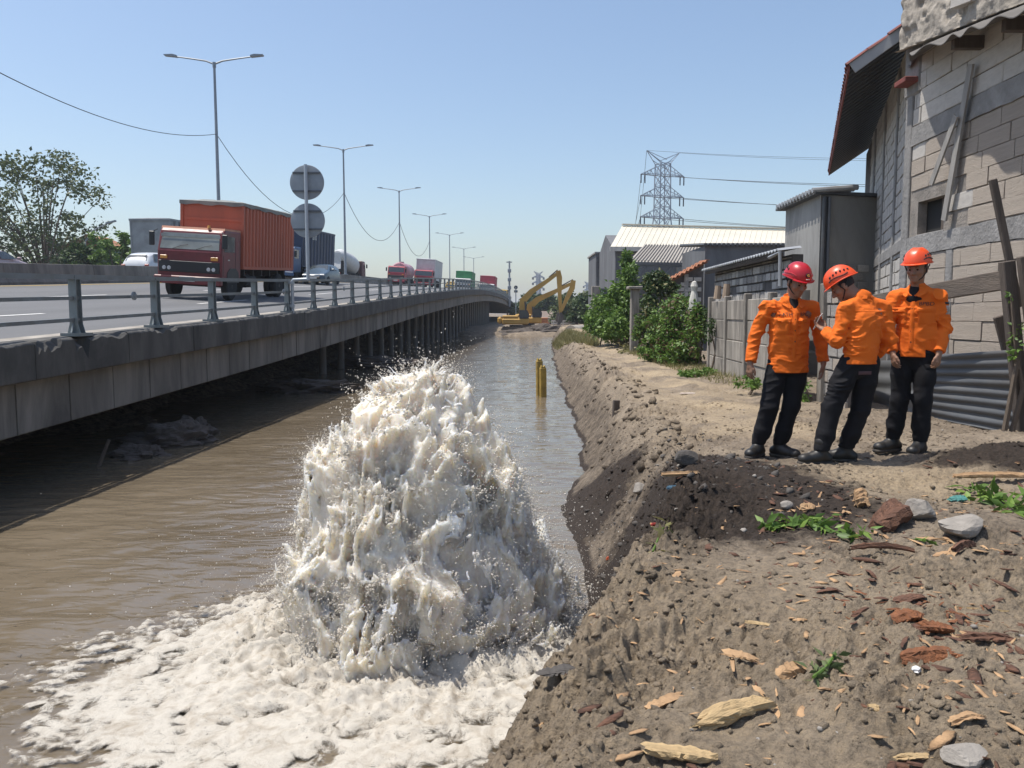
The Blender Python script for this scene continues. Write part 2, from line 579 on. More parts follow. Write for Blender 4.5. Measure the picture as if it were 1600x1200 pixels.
def make_terrain():
    s = [-3, -1.5, 0, 0.8, 1.3]
    v = 1.6
    while v < 12: s.append(v); v *= 1.0046
    while v < 40: s.append(v); v *= 1.010
    while v < 93: s.append(v); v *= 1.02
    s = np.array(s)
    nc = 560
    t = np.linspace(0, 1, nc) ** 1.12
    ext = np.array([1.5, 4, 8, 14, 22, 32.0])
    S = np.repeat(s[:, None], nc + len(ext), 1)
    lo = Lw(s) - 0.55
    wid = 1.9 + 0.78 * np.clip(s, 1.0, 14)
    Lx = np.concatenate([lo[:, None] + wid[:, None] * t[None, :], (lo + wid)[:, None] + ext[None, :]], 1)
    X = CN(Lx, S)
    Z = gz(X, S, True)
    d, p = soil_masks(X, S)
    nr, ncol = X.shape
    vs = np.stack([X.ravel(), S.ravel(), Z.ravel()], 1)
    i = np.arange(nr * ncol).reshape(nr, ncol)
    q = np.stack([i[:-1, :-1], i[:-1, 1:], i[1:, 1:], i[1:, :-1]], -1).reshape(-1, 4)
    me = mesh_np("bank_ground", vs, q)
    vattr(me, "dark", d.ravel()); vattr(me, "pale", p.ravel())
    return tag(link("bank_ground", me, SOIL), kind="structure")


make_terrain()


def heap(name, xs, ys, fz, m, dark=0.0, pale=0.0):
    X, Y = np.meshgrid(xs, ys)
    Z = fz(X, Y)
    nr, nc = X.shape
    i = np.arange(nr * nc).reshape(nr, nc)
    q = np.stack([i[:-1, :-1], i[:-1, 1:], i[1:, 1:], i[1:, :-1]], -1).reshape(-1, 4)
    me = mesh_np(name, np.stack([X.ravel(), Y.ravel(), Z.ravel()], 1), q)
    vattr(me, "dark", np.full(X.size, dark)); vattr(me, "pale", np.full(X.size, pale))
    return tag(link(name, me, m), kind="structure")


# land beyond the end of the canal, and everything out to the horizon
def far_z(X, Y):
    L = X - 0.04 * Y
    z = -0.75 + 0.35 * sstep(84, 96, Y) + 0.5 * (fbm2(X * 0.25, Y * 0.25, 4, 91) - 0.5) * (1 - sstep(120, 200, Y))
    z = z - 1.6 * (1 - sstep(80.5, 84.5, Y + 3 * (fbm2(X * 0.4, Y * 0.4, 3, 5) - 0.5)))
    return z


heap("far_ground", np.concatenate([[-4000, -1500, -600, -250, -120, -60, -30], np.linspace(-20, 30, 90), [50, 90, 200, 600, 1500, 4000]]),
     np.concatenate([np.linspace(78, 120, 70), [140, 170, 220, 300, 500, 900, 2000, 5000]]), far_z, SOIL, 0.30, 0.1)
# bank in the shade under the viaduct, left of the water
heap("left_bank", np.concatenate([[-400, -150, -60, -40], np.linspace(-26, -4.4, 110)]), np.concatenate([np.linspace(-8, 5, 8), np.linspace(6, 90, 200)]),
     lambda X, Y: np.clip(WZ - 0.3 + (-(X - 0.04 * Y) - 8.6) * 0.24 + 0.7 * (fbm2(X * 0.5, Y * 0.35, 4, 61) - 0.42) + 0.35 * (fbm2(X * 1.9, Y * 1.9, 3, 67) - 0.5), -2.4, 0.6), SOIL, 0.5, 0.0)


def water_material():
    m, N, L, b = nt("murky_water")
    tc = N.new("ShaderNodeTexCoord"); vec = tc.outputs["Object"]
    n1 = noise_node(N, L, 0.35, 4, 0.5, vec)
    r1 = ramp(N, [(0.3, (0.132, 0.104, 0.070)), (0.7, (0.172, 0.138, 0.096))])
    L.new(n1.outputs["Fac"], r1.inputs[0]); L.new(r1.outputs[0], b.inputs["Base Color"])
    b.inputs["Roughness"].default_value = 0.035
    b.inputs["IOR"].default_value = 1.42
    b.inputs["Specular IOR Level"].default_value = 0.5
    n2 = noise_node(N, L, 2.4, 3, 0.5, vec, 0.6, (0.6, 1.7, 1))
    bp = N.new("ShaderNodeBump"); bp.inputs["Strength"].default_value = 0.5; bp.inputs["Distance"].default_value = 0.07
    L.new(n2.outputs["Fac"], bp.inputs["Height"])
    n3 = noise_node(N, L, 24, 3, 0.6, vec, 0.2, (0.8, 1.3, 1))
    bp2 = N.new("ShaderNodeBump"); bp2.inputs["Strength"].default_value = 0.15; bp2.inputs["Distance"].default_value = 0.01
    L.new(n3.outputs["Fac"], bp2.inputs["Height"]); L.new(bp.outputs[0], bp2.inputs["Normal"]); L.new(bp2.outputs[0], b.inputs["Normal"])
    return m


FC = (-0.74, 6.1)


def make_water():
    s = [-6, -2, 1]; v = 3.0
    while v < 16: s.append(v); v *= 1.0065
    while v < 95: s.append(v); v *= 1.013
    s = np.array(s)
    l = np.concatenate([[-30, -16], np.linspace(-12, 2.2, 420), [4.5]])
    S, Lg = np.meshgrid(s, l, indexing='ij')
    X = CN(Lg, S)
    r = np.hypot(X - FC[0], S - FC[1])
    w1 = fbm2(X * 0.9, S * 1.7, 3, 101) - 0.5
    w2 = fbm2(X * 2.6 + w1, S * 4.6, 3, 103) - 0.5
    ring = np.sin(r * 13 + 5 * w1) * np.exp(-np.maximum(r - 1.5, 0) / 2.2)
    Z = WZ + 0.036 * w1 + 0.026 * w2 + 0.006 * ring
    i = np.arange(X.size).reshape(X.shape)
    q = np.stack([i[:-1, :-1], i[:-1, 1:], i[1:, 1:], i[1:, :-1]], -1).reshape(-1, 4)
    q = q[:, ::-1]
    me = mesh_np("canal_water", np.stack([X.ravel(), S.ravel(), Z.ravel()], 1), q)
    me.flip_normals() if me.polygons[5000].normal.z < 0 else None
    return tag(link("canal_water", me, water_material()), kind="structure")


make_water()


# ------------------------------------------------------------------ the fountain and its foam
def foam_material(name, white, brown, rough):
    m, N, L, b = nt(name)
    tc = N.new("ShaderNodeTexCoord"); vec = tc.outputs["Object"]
    n1 = noise_node(N, L, 7.0, 8, 0.72, vec, 0.8)
    r1 = ramp(N, [(0.3, brown), (0.52, white), (0.8, tuple(min(1, c * 1.06) for c in white))])
    L.new(n1.outputs["Fac"], r1.inputs[0]); L.new(r1.outputs[0], b.inputs["Base Color"])
    b.inputs["Roughness"].default_value = rough
    b.inputs["IOR"].default_value = 1.33
    b.inputs["Specular IOR Level"].default_value = 0.6
    b.inputs["Subsurface Weight"].default_value = 0.0
    n3 = noise_node(N, L, 70, 6, 0.75, vec, 0.5)
    bp = N.new("ShaderNodeBump"); bp.inputs["Strength"].default_value = 0.6; bp.inputs["Distance"].default_value = 0.02
    L.new(n3.outputs["Fac"], bp.inputs["Height"]); L.new(bp.outputs[0], b.inputs["Normal"])
    return m


def FR(z):
    return np.interp(z, [-0.3, 0, 0.2, 0.42, 0.7, 0.95, 1.2, 1.45, 1.7, 1.9, 2.05, 2.2], [0.98, 0.96, 0.93, 0.89, 0.82, 0.74, 0.64, 0.53, 0.40, 0.25, 0.10, -0.15])


def make_fountain():
    h = 0.0125
    xs = np.arange(-1.5, 1.5, h); ys = np.arange(-1.5, 1.5, h); zs = np.arange(-0.15, 2.5, h)
    X = xs[:, None, None]; Y = ys[None, :, None]; Z = zs[None, None, :]
    cx = 0.03 * np.sin(Z * 3.1) + 0.02; 
    r = np.sqrt((X - cx) ** 2 + (Y) ** 2) + 0 * Z
    R = FR(Z)
    base = (r - R) * 0.8
    F = base.astype(np.float32).copy()
    m = (base > -0.42) & (base < 0.30)
    ii = np.nonzero(m)
    x = xs[ii[0]]; y = ys[ii[1]]; z = zs[ii[2]]; rr = r[ii]
    b = base[ii]
    # swirl the lattice outwards/upwards so that crests lean like thrown water
    wx = fbm3(x * 1.7, y * 1.7, z * 1.4, 2, 3) - 0.5
    wy = fbm3(x * 1.7 + 9, y * 1.7, z * 1.4, 2, 5) - 0.5
    wz_ = fbm3(x * 1.7, y * 1.7 + 9, z * 1.4, 2, 7) - 0.5
    zz = z - 0.75 * rr ** 1.5            # ballistic lean
    px = x + 0.45 * wx; py = y + 0.45 * wy; pz = zz * 0.8 + 0.45 * wz_
    def rid(k, kz, sd, pw=1.5): return (1 - np.abs(2 * noise3(px * k, py * k, pz * kz, sd) - 1)) ** pw
    n1 = noise3(px * 2.6, py * 2.6, pz * 2.0, 11)
    gate = 0.55 + 0.9 * noise3(x * 1.9, y * 1.9, z * 1.9, 29)
    amp = 1.0 - 0.35 * sstep(1.6, 2.1, z)
    Fa = b - amp * (0.27 * (n1 - 0.5) + 0.185 * gate * (rid(4.8, 3.2, 13) - 0.5) + 0.13 * gate * (rid(9.5, 5.6, 17) - 0.5))
    nr_ = np.abs(Fa) < 0.16
    px, py, pz = px[nr_], py[nr_], pz[nr_]
    Fa[nr_] -= amp[nr_] * (0.060 * (rid(19, 7, 19) - 0.5) + 0.042 * (rid(38, 11, 23) - 0.5) + 0.022 * (rid(70, 20, 27) - 0.5))
    F[ii] = Fa
    F[base <= -0.42] = -0.3
    F[base >= 0.30] = 0.3
    v, q = surfnet(F, (xs[0], ys[0], zs[0]), h)
    root = thing("water_fountain", "tall churning spout of muddy white water bursting from the canal", "fountain", (FC[0], FC[1], WZ))
    wm = foam_material("white_water", (0.82, 0.76, 0.665), (0.64, 0.56, 0.45), 0.25)
    wb = wm.node_tree.nodes["Principled BSDF"]
    wb.inputs["Subsurface Weight"].default_value = 1.0
    wb.inputs["Subsurface Radius"].default_value = (0.10, 0.085, 0.06)
    wb.inputs["Subsurface Scale"].default_value = 1.1
    link("water_column", mesh_np("water_column", v, q), wm, root)
    # thrown strands ending in beads
    mb = MB(); rn = random.Random(5)
    for k in range(420):
        a = rn.uniform(0, 2 * math.pi); z0 = 2.0 * rn.random() ** 0.8
        R0 = float(FR(z0)) * rn.uniform(0.88, 1.08)
        d = Vector((math.cos(a), math.sin(a), 0))
        p = Vector((0.02, 0, z0)) + d * R0
        vel = d * rn.uniform(0.3, 1.3) + Vector((rn.uniform(-.4, .4), rn.uniform(-.4, .4), rn.uniform(-0.1, 1.9) * (0.5 + z0 / 3)))
        T = rn.uniform(0.03, 0.10); n = 6
        r0 = rn.uniform(0.005, 0.014)
        pts = []; rs = []
        for i in range(n):
            t = T * i / (n - 1)
            pts.append(p + vel * t + Vector((0, 0, -4.9 * t * t)) + Vector((rn.uniform(-1, 1), rn.uniform(-1, 1), rn.uniform(-1, 1))) * 0.008)
            rs.append(r0 * (1 - 0.75 * i / (n - 1)) * rn.uniform(0.75, 1.25))
        rs[-2] = r0 * rn.uniform(0.35, 0.8); rs[-1] = rs[-2] * 0.5
        mb.tube(pts, rs, 5)
    o = mb.build("water_strands", wm, root, smooth=True); o["kind"] = "stuff"
    # spray: droplets thrown off the surface along short ballistic streaks, drawn as instanced beads
    vn = np.zeros((len(v), 3))
    fa = v[q]; nrm = np.cross(fa[:, 2] - fa[:, 0], fa[:, 3] - fa[:, 1])
    for k in range(4): np.add.at(vn, q[:, k], nrm)
    vn /= np.linalg.norm(vn, axis=1)[:, None] + 1e-9
    ns = 22000
    i = NR.randint(0, len(v), ns)
    p0 = v[i]; n0 = vn[i]
    clump = fbm3(p0[:, 0] * 5, p0[:, 1] * 5, p0[:, 2] * 5, 2, 71)
    k = (clump > 0.44) & (p0[:, 2] > 0.02); p0, n0 = p0[k], n0[k]; ns = len(p0)
    rad_ = p0.copy(); rad_[:, 2] = 0; rad_ /= np.linalg.norm(rad_, axis=1)[:, None] + 1e-6
    vel = n0 * NR.uniform(0.2, 1.2, (ns, 1)) + rad_ * NR.uniform(0.1, 0.8, (ns, 1)) + NR.normal(0, 0.3, (ns, 3))
    vel[:, 2] += NR.uniform(-0.8, 1.6, ns) * (0.4 + p0[:, 2] / 2)
    vel[:, 0] += 0.35 * (rad_[:, 0] > 0)
    m_ = 13
    tt = np.linspace(0.0, 1, m_)[None, :] * (0.03 + 0.19 * NR.uniform(0, 1, (ns, 1)) ** 2) * (1 + 0.6 * (rad_[:, :1] > 0.2))
    tt = tt + NR.uniform(0, 0.008, tt.shape)
    P = p0[:, None, :] + vel[:, None, :] * tt[..., None] + NR.normal(0, 1, (ns, m_, 3)) * (0.004 + 0.06 * tt[..., None])
    P[..., 2] -= 4.9 * tt ** 2
    Rd = (0.0022 + 0.0080 * NR.uniform(0, 1, (ns, 1)) ** 4) * NR.uniform(0.45, 1.25, (ns, m_)) * (1.15 - 0.6 * np.linspace(0, 1, m_)[None, :])
    nf = 5000
    a = NR.uniform(0, 2 * np.pi, nf); Rf = 0.9 + NR.exponential(0.5, nf); zf = NR.uniform(0.02, 0.9, nf) ** 1.5
    Pf = np.stack([np.cos(a) * Rf, np.sin(a) * Rf, zf], 1)
    P = np.concatenate([P.reshape(-1, 3), Pf]); Rd = np.concatenate([Rd.ravel(), 0.0015 + 0.005 * NR.uniform(0, 1, nf) ** 4])
    k = P[:, 2] > 0.01; P, Rd = P[k], Rd[k]
    me = bpy.data.meshes.new("spray"); me.vertices.add(len(P)); me.vertices.foreach_set("co", P.astype(np.float32).ravel()); me.update()
    vattr(me, "rad", Rd)
    o = link("spray", me, None, root); o["kind"] = "stuff"
    ng = bpy.data.node_groups.new("spray_beads", 'GeometryNodeTree')
    ng.interface.new_socket("Geometry", in_out='INPUT', socket_type='NodeSocketGeometry'); ng.interface.new_socket("Geometry", in_out='OUTPUT', socket_type='NodeSocketGeometry')
    gi = ng.nodes.new("NodeGroupInput"); go = ng.nodes.new("NodeGroupOutput")
    ic = ng.nodes.new("GeometryNodeMeshIcoSphere"); ic.inputs["Radius"].default_value = 1.0; ic.inputs["Subdivisions"].default_value = 1
    sm = ng.nodes.new("GeometryNodeSetMaterial"); sm.inputs["Material"].default_value = wm
    wmd = wm.copy(); wmd.name = "droplet_water"; db = wmd.node_tree.nodes["Principled BSDF"]; db.inputs["Subsurface Weight"].default_value = 0; db.inputs["Roughness"].default_value = 0.15
    sm.inputs["Material"].default_value = wmd
    ip = ng.nodes.new("GeometryNodeInstanceOnPoints")
    na = ng.nodes.new("GeometryNodeInputNamedAttribute"); na.data_type = 'FLOAT'; na.inputs["Name"].default_value = "rad"
    ng.links.new(gi.outputs[0], ip.inputs["Points"]); ng.links.new(ic.outputs["Mesh"], sm.inputs["Geometry"]); ng.links.new(sm.outputs[0], ip.inputs["Instance"])
    ng.links.new(na.outputs["Attribute"], ip.inputs["Scale"]); ng.links.new(ip.outputs[0], go.inputs[0])
    md = o.modifiers.new("beads", 'NODES'); md.node_group = ng
    t = (1 + 5 ** 0.5) / 2
    iv = np.array([(-1, t, 0), (1, t, 0), (-1, -t, 0), (1, -t, 0), (0, -1, t), (0, 1, t), (0, -1, -t), (0, 1, -t), (t, 0, -1), (t, 0, 1), (-t, 0, -1), (-t, 0, 1)], float)
    iv /= np.linalg.norm(iv[0])
    fi = np.array([(0, 11, 5), (0, 5, 1), (0, 1, 7), (0, 7, 10), (0, 10, 11), (1, 5, 9), (5, 11, 4), (11, 10, 2), (10, 7, 6), (7, 1, 8), (3, 9, 4), (3, 4, 2), (3, 2, 6), (3, 6, 8), (3, 8, 9), (4, 9, 5), (2, 4, 11), (6, 2, 10), (8, 6, 7), (9, 8, 1)])

    # foam on the water
    g = 0.017
    fx = np.arange(-4.9, 1.25, g); fy = np.arange(3.2, 8.8, g)
    X, Y = np.meshgrid(fx, fy)
    w = fbm2(X * 1.1, Y * 1.1, 3, 201) - 0.5
    w2 = fbm2(X * 2.3 + 4, Y * 2.3, 3, 203) - 0.5
    dx = (X + 1.2 + 0.55 * w) / 2.75; dy = (Y - 5.15 + 0.7 * w2) / 2.2
    e = 1 - np.sqrt(dx * dx + dy * dy)
    e2 = 1.35 - np.hypot(X - FC[0] - 0.25, Y - FC[1] - 0.1) / 1.15      # ring round the spout
    e = np.maximum(e, 0.55 * e2)
    wxx = X + 0.35 * w2; wyy = Y + 0.35 * w
    rr = np.hypot(X - FC[0], Y - FC[1])
    k1 = 1 - np.abs(2 * fbm2(wxx * 2.2, wyy * 3.4, 3, 207) - 1)
    k2 = 1 - np.abs(2 * fbm2(wxx * 6.5, wyy * 9, 3, 211) - 1)
    k3 = fbm2(X * 19, Y * 24, 2, 213)
    k4 = 1 - np.abs(2 * fbm2(wxx * 3.6 + 2.2 * w, wyy * 5.0 + 2.2 * w2, 4, 219) - 1)
    edge = sstep(-0.15, 0.75, e)
    cov = 1.35 * edge - 0.52 + (1.25 - 0.55 * edge) * (k4 - 0.72) + 0.55 * (k1 - 0.72) + 0.40 * (k2 - 0.68) + 0.25 * (k3 - 0.5)
    cov = np.where(e < -0.2, -1, cov)
    near = np.exp(-(np.maximum(rr - 0.85, 0) / 0.75) ** 2)
    lift = 0.016 + 0.20 * near
    cc = np.clip(cov * 4, 0, 1)
    H = np.clip(cov, -0.3, 0.45) * 0.03 + cc * lift * (0.5 * (k1 - 0.62) + 0.55 * (k2 - 0.6) + 0.45 * (k3 - 0.5) + 0.5 * (k4 - 0.65)) + cc * 0.05 * near
    H = np.where(cov > 0, np.maximum(H, 0.004 * np.clip(cov * 10, 0, 1)), H)
    land = gz(X, Y)
    Zf = WZ + 0.012 + H
    i = np.arange(X.size).reshape(X.shape)
    q = np.stack([i[:-1, :-1], i[:-1, 1:], i[1:, 1:], i[1:, :-1]], -1).reshape(-1, 4)
    cm = (cov > -0.12).ravel()
    q = q[cm[q].any(1)]
    used = np.unique(q); mp = np.full(X.size, -1); mp[used] = np.arange(len(used))
    vs = np.stack([X.ravel(), Y.ravel(), Zf.ravel()], 1)[used]
    fm = foam_material("foam", (0.55, 0.51, 0.44), (0.36, 0.305, 0.235), 0.45)
    fn, fl_ = fm.node_tree.nodes, fm.node_tree.links
    fb = fn["Principled BSDF"]
    ca = fn.new("ShaderNodeAttribute"); ca.attribute_name = "cov"
    tcf = fn.new("ShaderNodeTexCoord")
    vo = fn.new("ShaderNodeTexVoronoi"); vo.inputs["Scale"].default_value = 26; vo.feature = 'DISTANCE_TO_EDGE'
    nz = noise_node(fn, fl_, 9, 6, 0.7, tcf.outputs["Object"], 1.0)
    vmix = fn.new("ShaderNodeVectorMath"); vmix.operation = 'ADD'
    fl_.new(tcf.outputs["Object"], vmix.inputs[0]); fl_.new(nz.outputs["Color"], vmix.inputs[1]); fl_.new(vmix.outputs[0], vo.inputs["Vector"])
    m1 = fn.new("ShaderNodeMath"); m1.operation = 'MULTIPLY_ADD'; m1.inputs[1].default_value = -1.6; fl_.new(vo.outputs["Distance"], m1.inputs[0])
    m2 = fn.new("ShaderNodeMath"); m2.operation = 'MULTIPLY_ADD'; m2.inputs[1].default_value = 1.55; fl_.new(ca.outputs["Fac"], m2.inputs[0])
    m3 = fn.new("ShaderNodeMath"); m3.operation = 'SUBTRACT'; m3.inputs[1].default_value = 0.62; fl_.new(nz.outputs["Fac"], m3.inputs[0])
    m4 = fn.new("ShaderNodeMath"); m4.operation = 'MULTIPLY'; m4.inputs[1].default_value = 2.6; fl_.new(m3.outputs[0], m4.inputs[0])
    fl_.new(m4.outputs[0], m2.inputs[2]); fl_.new(m2.outputs[0], m1.inputs[2])
    rp_ = ramp(fn, [(0.02, (0, 0, 0)), (0.42, (1, 1, 1))]); fl_.new(m1.outputs[0], rp_.inputs[0]); fl_.new(rp_.outputs[0], fb.inputs["Alpha"])
    me = mesh_np("foam", vs, mp[q])
    vattr(me, "cov", np.clip(cov.ravel()[used], -0.2, 0.8))
    tag(link("foam", me, fm), "cream foam spreading over the water around the spout", "foam", kind="stuff")
    # scattered foam flecks further out
    n = 14000
    a = NR.uniform(0, 2 * np.pi, n); R = 2.0 + NR.exponential(1.1, n)
    x = -1.2 + np.cos(a) * R * 1.15; y = 5.6 + np.sin(a) * R * 0.95
    k = (fbm2(x * 2.5, y * 4, 3, 217) > 0.5) & (y > 3.2) & (x - 0.04 * y < Lw(y) - 0.05)
    x, y = x[k], y[k]; n = len(x)
    sz = 0.0025 + 0.012 * NR.uniform(0, 1, n) ** 5
    vs = np.stack([x, y, np.full(n, WZ + 0.012)], 1)[:, None, :] + iv[None] * np.stack([sz * NR.uniform(1, 2.2, n), sz, np.full(n, 0.006)], 1)[:, None, :]
    fs = (fi[None] + (np.arange(n) * 12)[:, None, None]).reshape(-1, 3)
    o = link("foam_flecks", mesh_np("foam_flecks", vs.reshape(-1, 3), fs), fm)
    tag(o, "small bubbles and foam flecks drifting beyond the foam patch", "foam flecks", kind="stuff")


make_fountain()
# ------------------------------------------------------------------ the elevated road
_ps = np.array([-40, -5, 10.3, 18.6, 23, 32.2, 46.8, 75, 95, 112, 130, 146, 175, 213, 260, 330])
_pz = np.array([-0.40, 0.48, 0.95, 1.20, 1.36, 1.77, 2.47, 3.50, 4.0, 4.22, 4.28, 4.18, 3.8, 3.1, 2.3, 1.2])
_gs = np.arange(-60, 360, 1.0)
_gzz = np.interp(_gs, _ps, _pz)
for _ in range(3):
    _gzz = np.convolve(np.pad(_gzz, 5, mode='edge'), np.ones(11) / 11, 'valid')


def ze(s):
    return float(np.interp(s, _gs, _gzz))


EL = -7.0                       # outer face of the road edge
XF = 0.06                       # superelevation


def zr(L, s):
    return ze(s) - 0.06 + XF * min(max(-L - 7.35, 0), 13.2)


def rp(L, s, dz=0.0):
    return Vector((CN(L, s), s, zr(L, s) + dz))


CONC = M_("weathered_concrete", (0.098, 0.094, 0.087), 0.9, 0.5, 2.2, bump=0.5, bscale=22, stain=(0.035, 0.035, 0.035), stain_amt=0.75, stretch=(1, 1, 0.35))
CONC2 = M_("girder_concrete", (0.20, 0.185, 0.165), 0.9, 0.4, 1.6, bump=0.3, bscale=30, stain=(0.06, 0.056, 0.052), stain_amt=0.75, stretch=(1, 1, 0.22))
CONCL = M_("pale_concrete", (0.36, 0.33, 0.29), 0.9, 0.25, 2.0, bump=0.4, bscale=30, stain=(0.16, 0.14, 0.12), stain_amt=0.6)
ASPH = M_("asphalt", (0.135, 0.135, 0.137), 0.85, 0.2, 0.5, bump=0.3, bscale=120, stain=(0.09, 0.09, 0.09), stain_amt=0.6, stretch=(1, 0.12, 1))
WPAINT = M_("white_road_paint", (0.62, 0.61, 0.58), 0.7, 0.15, 6)
YPAINT = M_("yellow_road_paint", (0.55, 0.36, 0.05), 0.7, 0.2, 6)
GALV = M_("galvanised_steel", (0.21, 0.235, 0.24), 0.5, 0.15, 8, metal=0.35, stain=(0.20, 0.20, 0.19), stain_amt=0.4)
GALVD = M_("dull_steel_rail", (0.19, 0.21, 0.22), 0.5, 0.2, 4, metal=0.3, stain=(0.17, 0.14, 0.11), stain_amt=0.35)


def loft(cross, ss, closed=True):
    """cross(s) -> list of points; one mesh along s"""
    mb = MB(); rows = [cross(s) for s in ss]; n = len(rows[0])
    vs = [p for r in rows for p in r]; fs = []
    for i in range(len(rows) - 1):
        for k in range(n if closed else n - 1):
            fs.append((i * n + k, i * n + (k + 1) % n, (i + 1) * n + (k + 1) % n, (i + 1) * n + k))
    if closed:
        fs += [tuple(range(n))[::-1], tuple(range((len(rows) - 1) * n, len(rows) * n))]
    return mb.add(vs, fs)


def sr(a, b, st):
    n = max(1, int(round((b - a) / st)))
    return [a + (b - a) * i / n for i in range(n + 1)]


def make_bridge():
    br = thing("road_viaduct", "long grey concrete viaduct carrying the road along the canal", "viaduct", (CN(EL, 20), 20, WZ))

    def P(L, s, z): return Vector((CN(L, s), s, z))
    # deck slab
    loft(lambda s: [P(-7.34, s, ze(s) - 0.09), P(-7.34, s, ze(s) - 0.55), P(-34, s, zr(-34, s) - 0.75), P(-34, s, zr(-34, s) - 0.05), P(-20.4, s, zr(-20.4, s) - 0.05)], sr(-10, 330, 6)).build("deck_slab", CONC2, br, world=True)
    # edge beam pieces, chipped along the top
    rn = np.random.RandomState(3)
    s = 6.0; k = 0
    while s < 200:
        ln = 2.5 if s < 110 else 8.0
        near = s < 24
        st = 0.07 if near else (0.6 if s < 60 else ln / 2)
        ss = sr(s + 0.012, s + ln - 0.012, st)
        dl = rn.uniform(-0.006, 0.006)
        nl = {}
        for q in ss:
            base = 0.0
            if near:
                base = 0.02 * RND.random() * RND.random() + 0.012 * fbm2(np.array([q * 6.0]), np.array([1.0]), 3, 8)[0]
                big = fbm2(np.array([q * 2.2]), np.array([4.0]), 3, 12)[0]
                base += max(0, big - 0.58) * 0.12
                for c0, wdt, dep in ((11.35, 0.28, 0.10), (12.15, 0.12, 0.20), (13.2, 0.16, 0.07), (14.6, 0.2, 0.06)):
                    base += dep * (1 if abs(q - c0) < wdt * (0.8 + 0.5 * RND.random()) else 0) * (0.35 + 0.9 * RND.random())
            nl[q] = base
        loft(lambda q: [P(-7.34, q, ze(q) + 0.0), P(-7.16, q, ze(q) - 0.25 * nl[q]), P(EL - 0.03 - 0.5 * nl[q], q, ze(q) - 0.012 - 0.9 * nl[q]), P(EL + dl, q, ze(q) - 0.04 - 1.15 * nl[q]),
                        P(EL + dl, q, ze(q) - 0.53 - (0.03 * nl[q])), P(EL - 0.02, q, ze(q) - 0.55), P(-7.34, q, ze(q) - 0.55)], ss).build("edge_beam", CONC, br, world=True)
        s += ln; k += 1
    # girder panels below
    s = 5.9
    while s < 150:
        ln = 1.25 if s < 78 else 5.0
        g = 0.018
        d = rn.uniform(-0.008, 0.008)
        loft(lambda q: [P(-7.24 + d, q, ze(q) - 0.553), P(-7.24 + d, q, ze(q) - 1.29), P(-7.27 + d, q, ze(q) - 1.31), P(-7.5, q, ze(q) - 1.31), P(-7.5, q, ze(q) - 0.553)], [s + g, s + ln / 2, s + ln - g]).build("girder_panel", CONC2, br, world=True)
        s += ln
    loft(lambda q: [P(-7.52, q, ze(q) - 0.56), P(-7.52, q, ze(q) - 1.28), P(-8.1, q, ze(q) - 1.28), P(-8.1, q, ze(q) - 0.6)], sr(-10, 260, 6)).build("girder_core", CONC2, br, world=True)
    # piles in rows under the deck
    pm = MB().cyl((0, 0, 0), (0, 0, 1), 0.2, 0.2, 10).mesh("pile", True); pm.materials.append(CONC2)
    for row, L in enumerate((-8.9, -12.5, -17.0, -23.0)):
        q = 32.1 if row == 0 else 32.8
        while q < 130:
            o = link("pile", pm, None, br)
            zt = ze(q) - (1.29 if row == 0 else 0.5) if row == 0 else zr(L, q) - 0.65
            o.location = Vector((CN(L, q), q, -2.2)) - br.location
            o.scale = (0.8, 0.8, zt + 2.2)
            q += 2.9 if row < 2 else 5.8
    # unseen back wall, added to keep the space behind the piles dark
    loft(lambda q: [P(-27, q, -2), P(-27, q, zr(-27, q) - 0.7), P(-27.5, q, zr(-27, q) - 0.7), P(-27.5, q, -2)], sr(-10, 250, 10)).build("dark_backing_wall", CONC2, br, world=True)

    # road surfaces (setting)
    o = loft(lambda q: [rp(-7.34, q, 0.012), rp(-11, q), rp(-15, q), rp(-20.35, q)], sr(-10, 330, 3), False).build("road", ASPH); o["kind"] = "structure"
    o = loft(lambda q: [rp(-20.45, q), rp(-27, q), rp(-33.8, q)], sr(-10, 330, 3), False).build("far_road", ASPH); o["kind"] = "structure"

    def stripe(L, w, a, b, m, nm):
        o = loft(lambda q: [rp(L + w / 2, q, 0.008), rp(L - w / 2, q, 0.008)], sr(a, b, 3), False).build(nm, m); o["kind"] = "structure"
    stripe(-7.75, 0.13, 2, 200, WPAINT, "road_edge_line")
    stripe(-19.4, 0.14, 2, 200, YPAINT, "road_centre_line")
    for L in (-10.85, -14.8):
        q = 13.2 if L > -12 else 11
        while q < 150:
            stripe(L, 0.13, q, q + 4.2, WPAINT, "lane_marking"); q += 12
    # kerb strip dusted with silt
    o = loft(lambda q: [rp(-7.345, q, 0.055), rp(-7.52, q, 0.07), rp(-7.56, q, 0.02)], sr(-10, 300, 2), False).build("kerb", CONCL); o["kind"] = "structure"

    # median barrier
    mb_ = thing("median_barrier", "low grey concrete barrier along the middle of the road", "barrier", (CN(-20.2, 20), 20, zr(-20.2, 20)))
    q = -6.0
    while q < 260:
        ln = 6.0 if q < 120 else 20
        loft(lambda t: [rp(-19.92, t, -0.03), rp(-19.92, t, 0.10), rp(-20.06, t, 0.30), rp(-20.12, t, 0.80), rp(-20.28, t, 0.80), rp(-20.34, t, 0.30), rp(-20.48, t, 0.10), rp(-20.48, t, -0.03)], [q + 0.015, q + ln / 2, q + ln - 0.015]).build("barrier_block", CONC2, mb_, world=True)
        q += ln
    fb = thing("far_parapet", "thin steel rail parapet on the far side of the viaduct", "parapet", (CN(-33.8, 30), 30, zr(-33, 30)))
    loft(lambda t: [rp(-33.6, t, -0.03), rp(-33.6, t, 0.55), rp(-33.9, t, 0.55), rp(-33.9, t, -0.03)], sr(0, 260, 6)).build("parapet_wall", CONC2, fb, world=True)
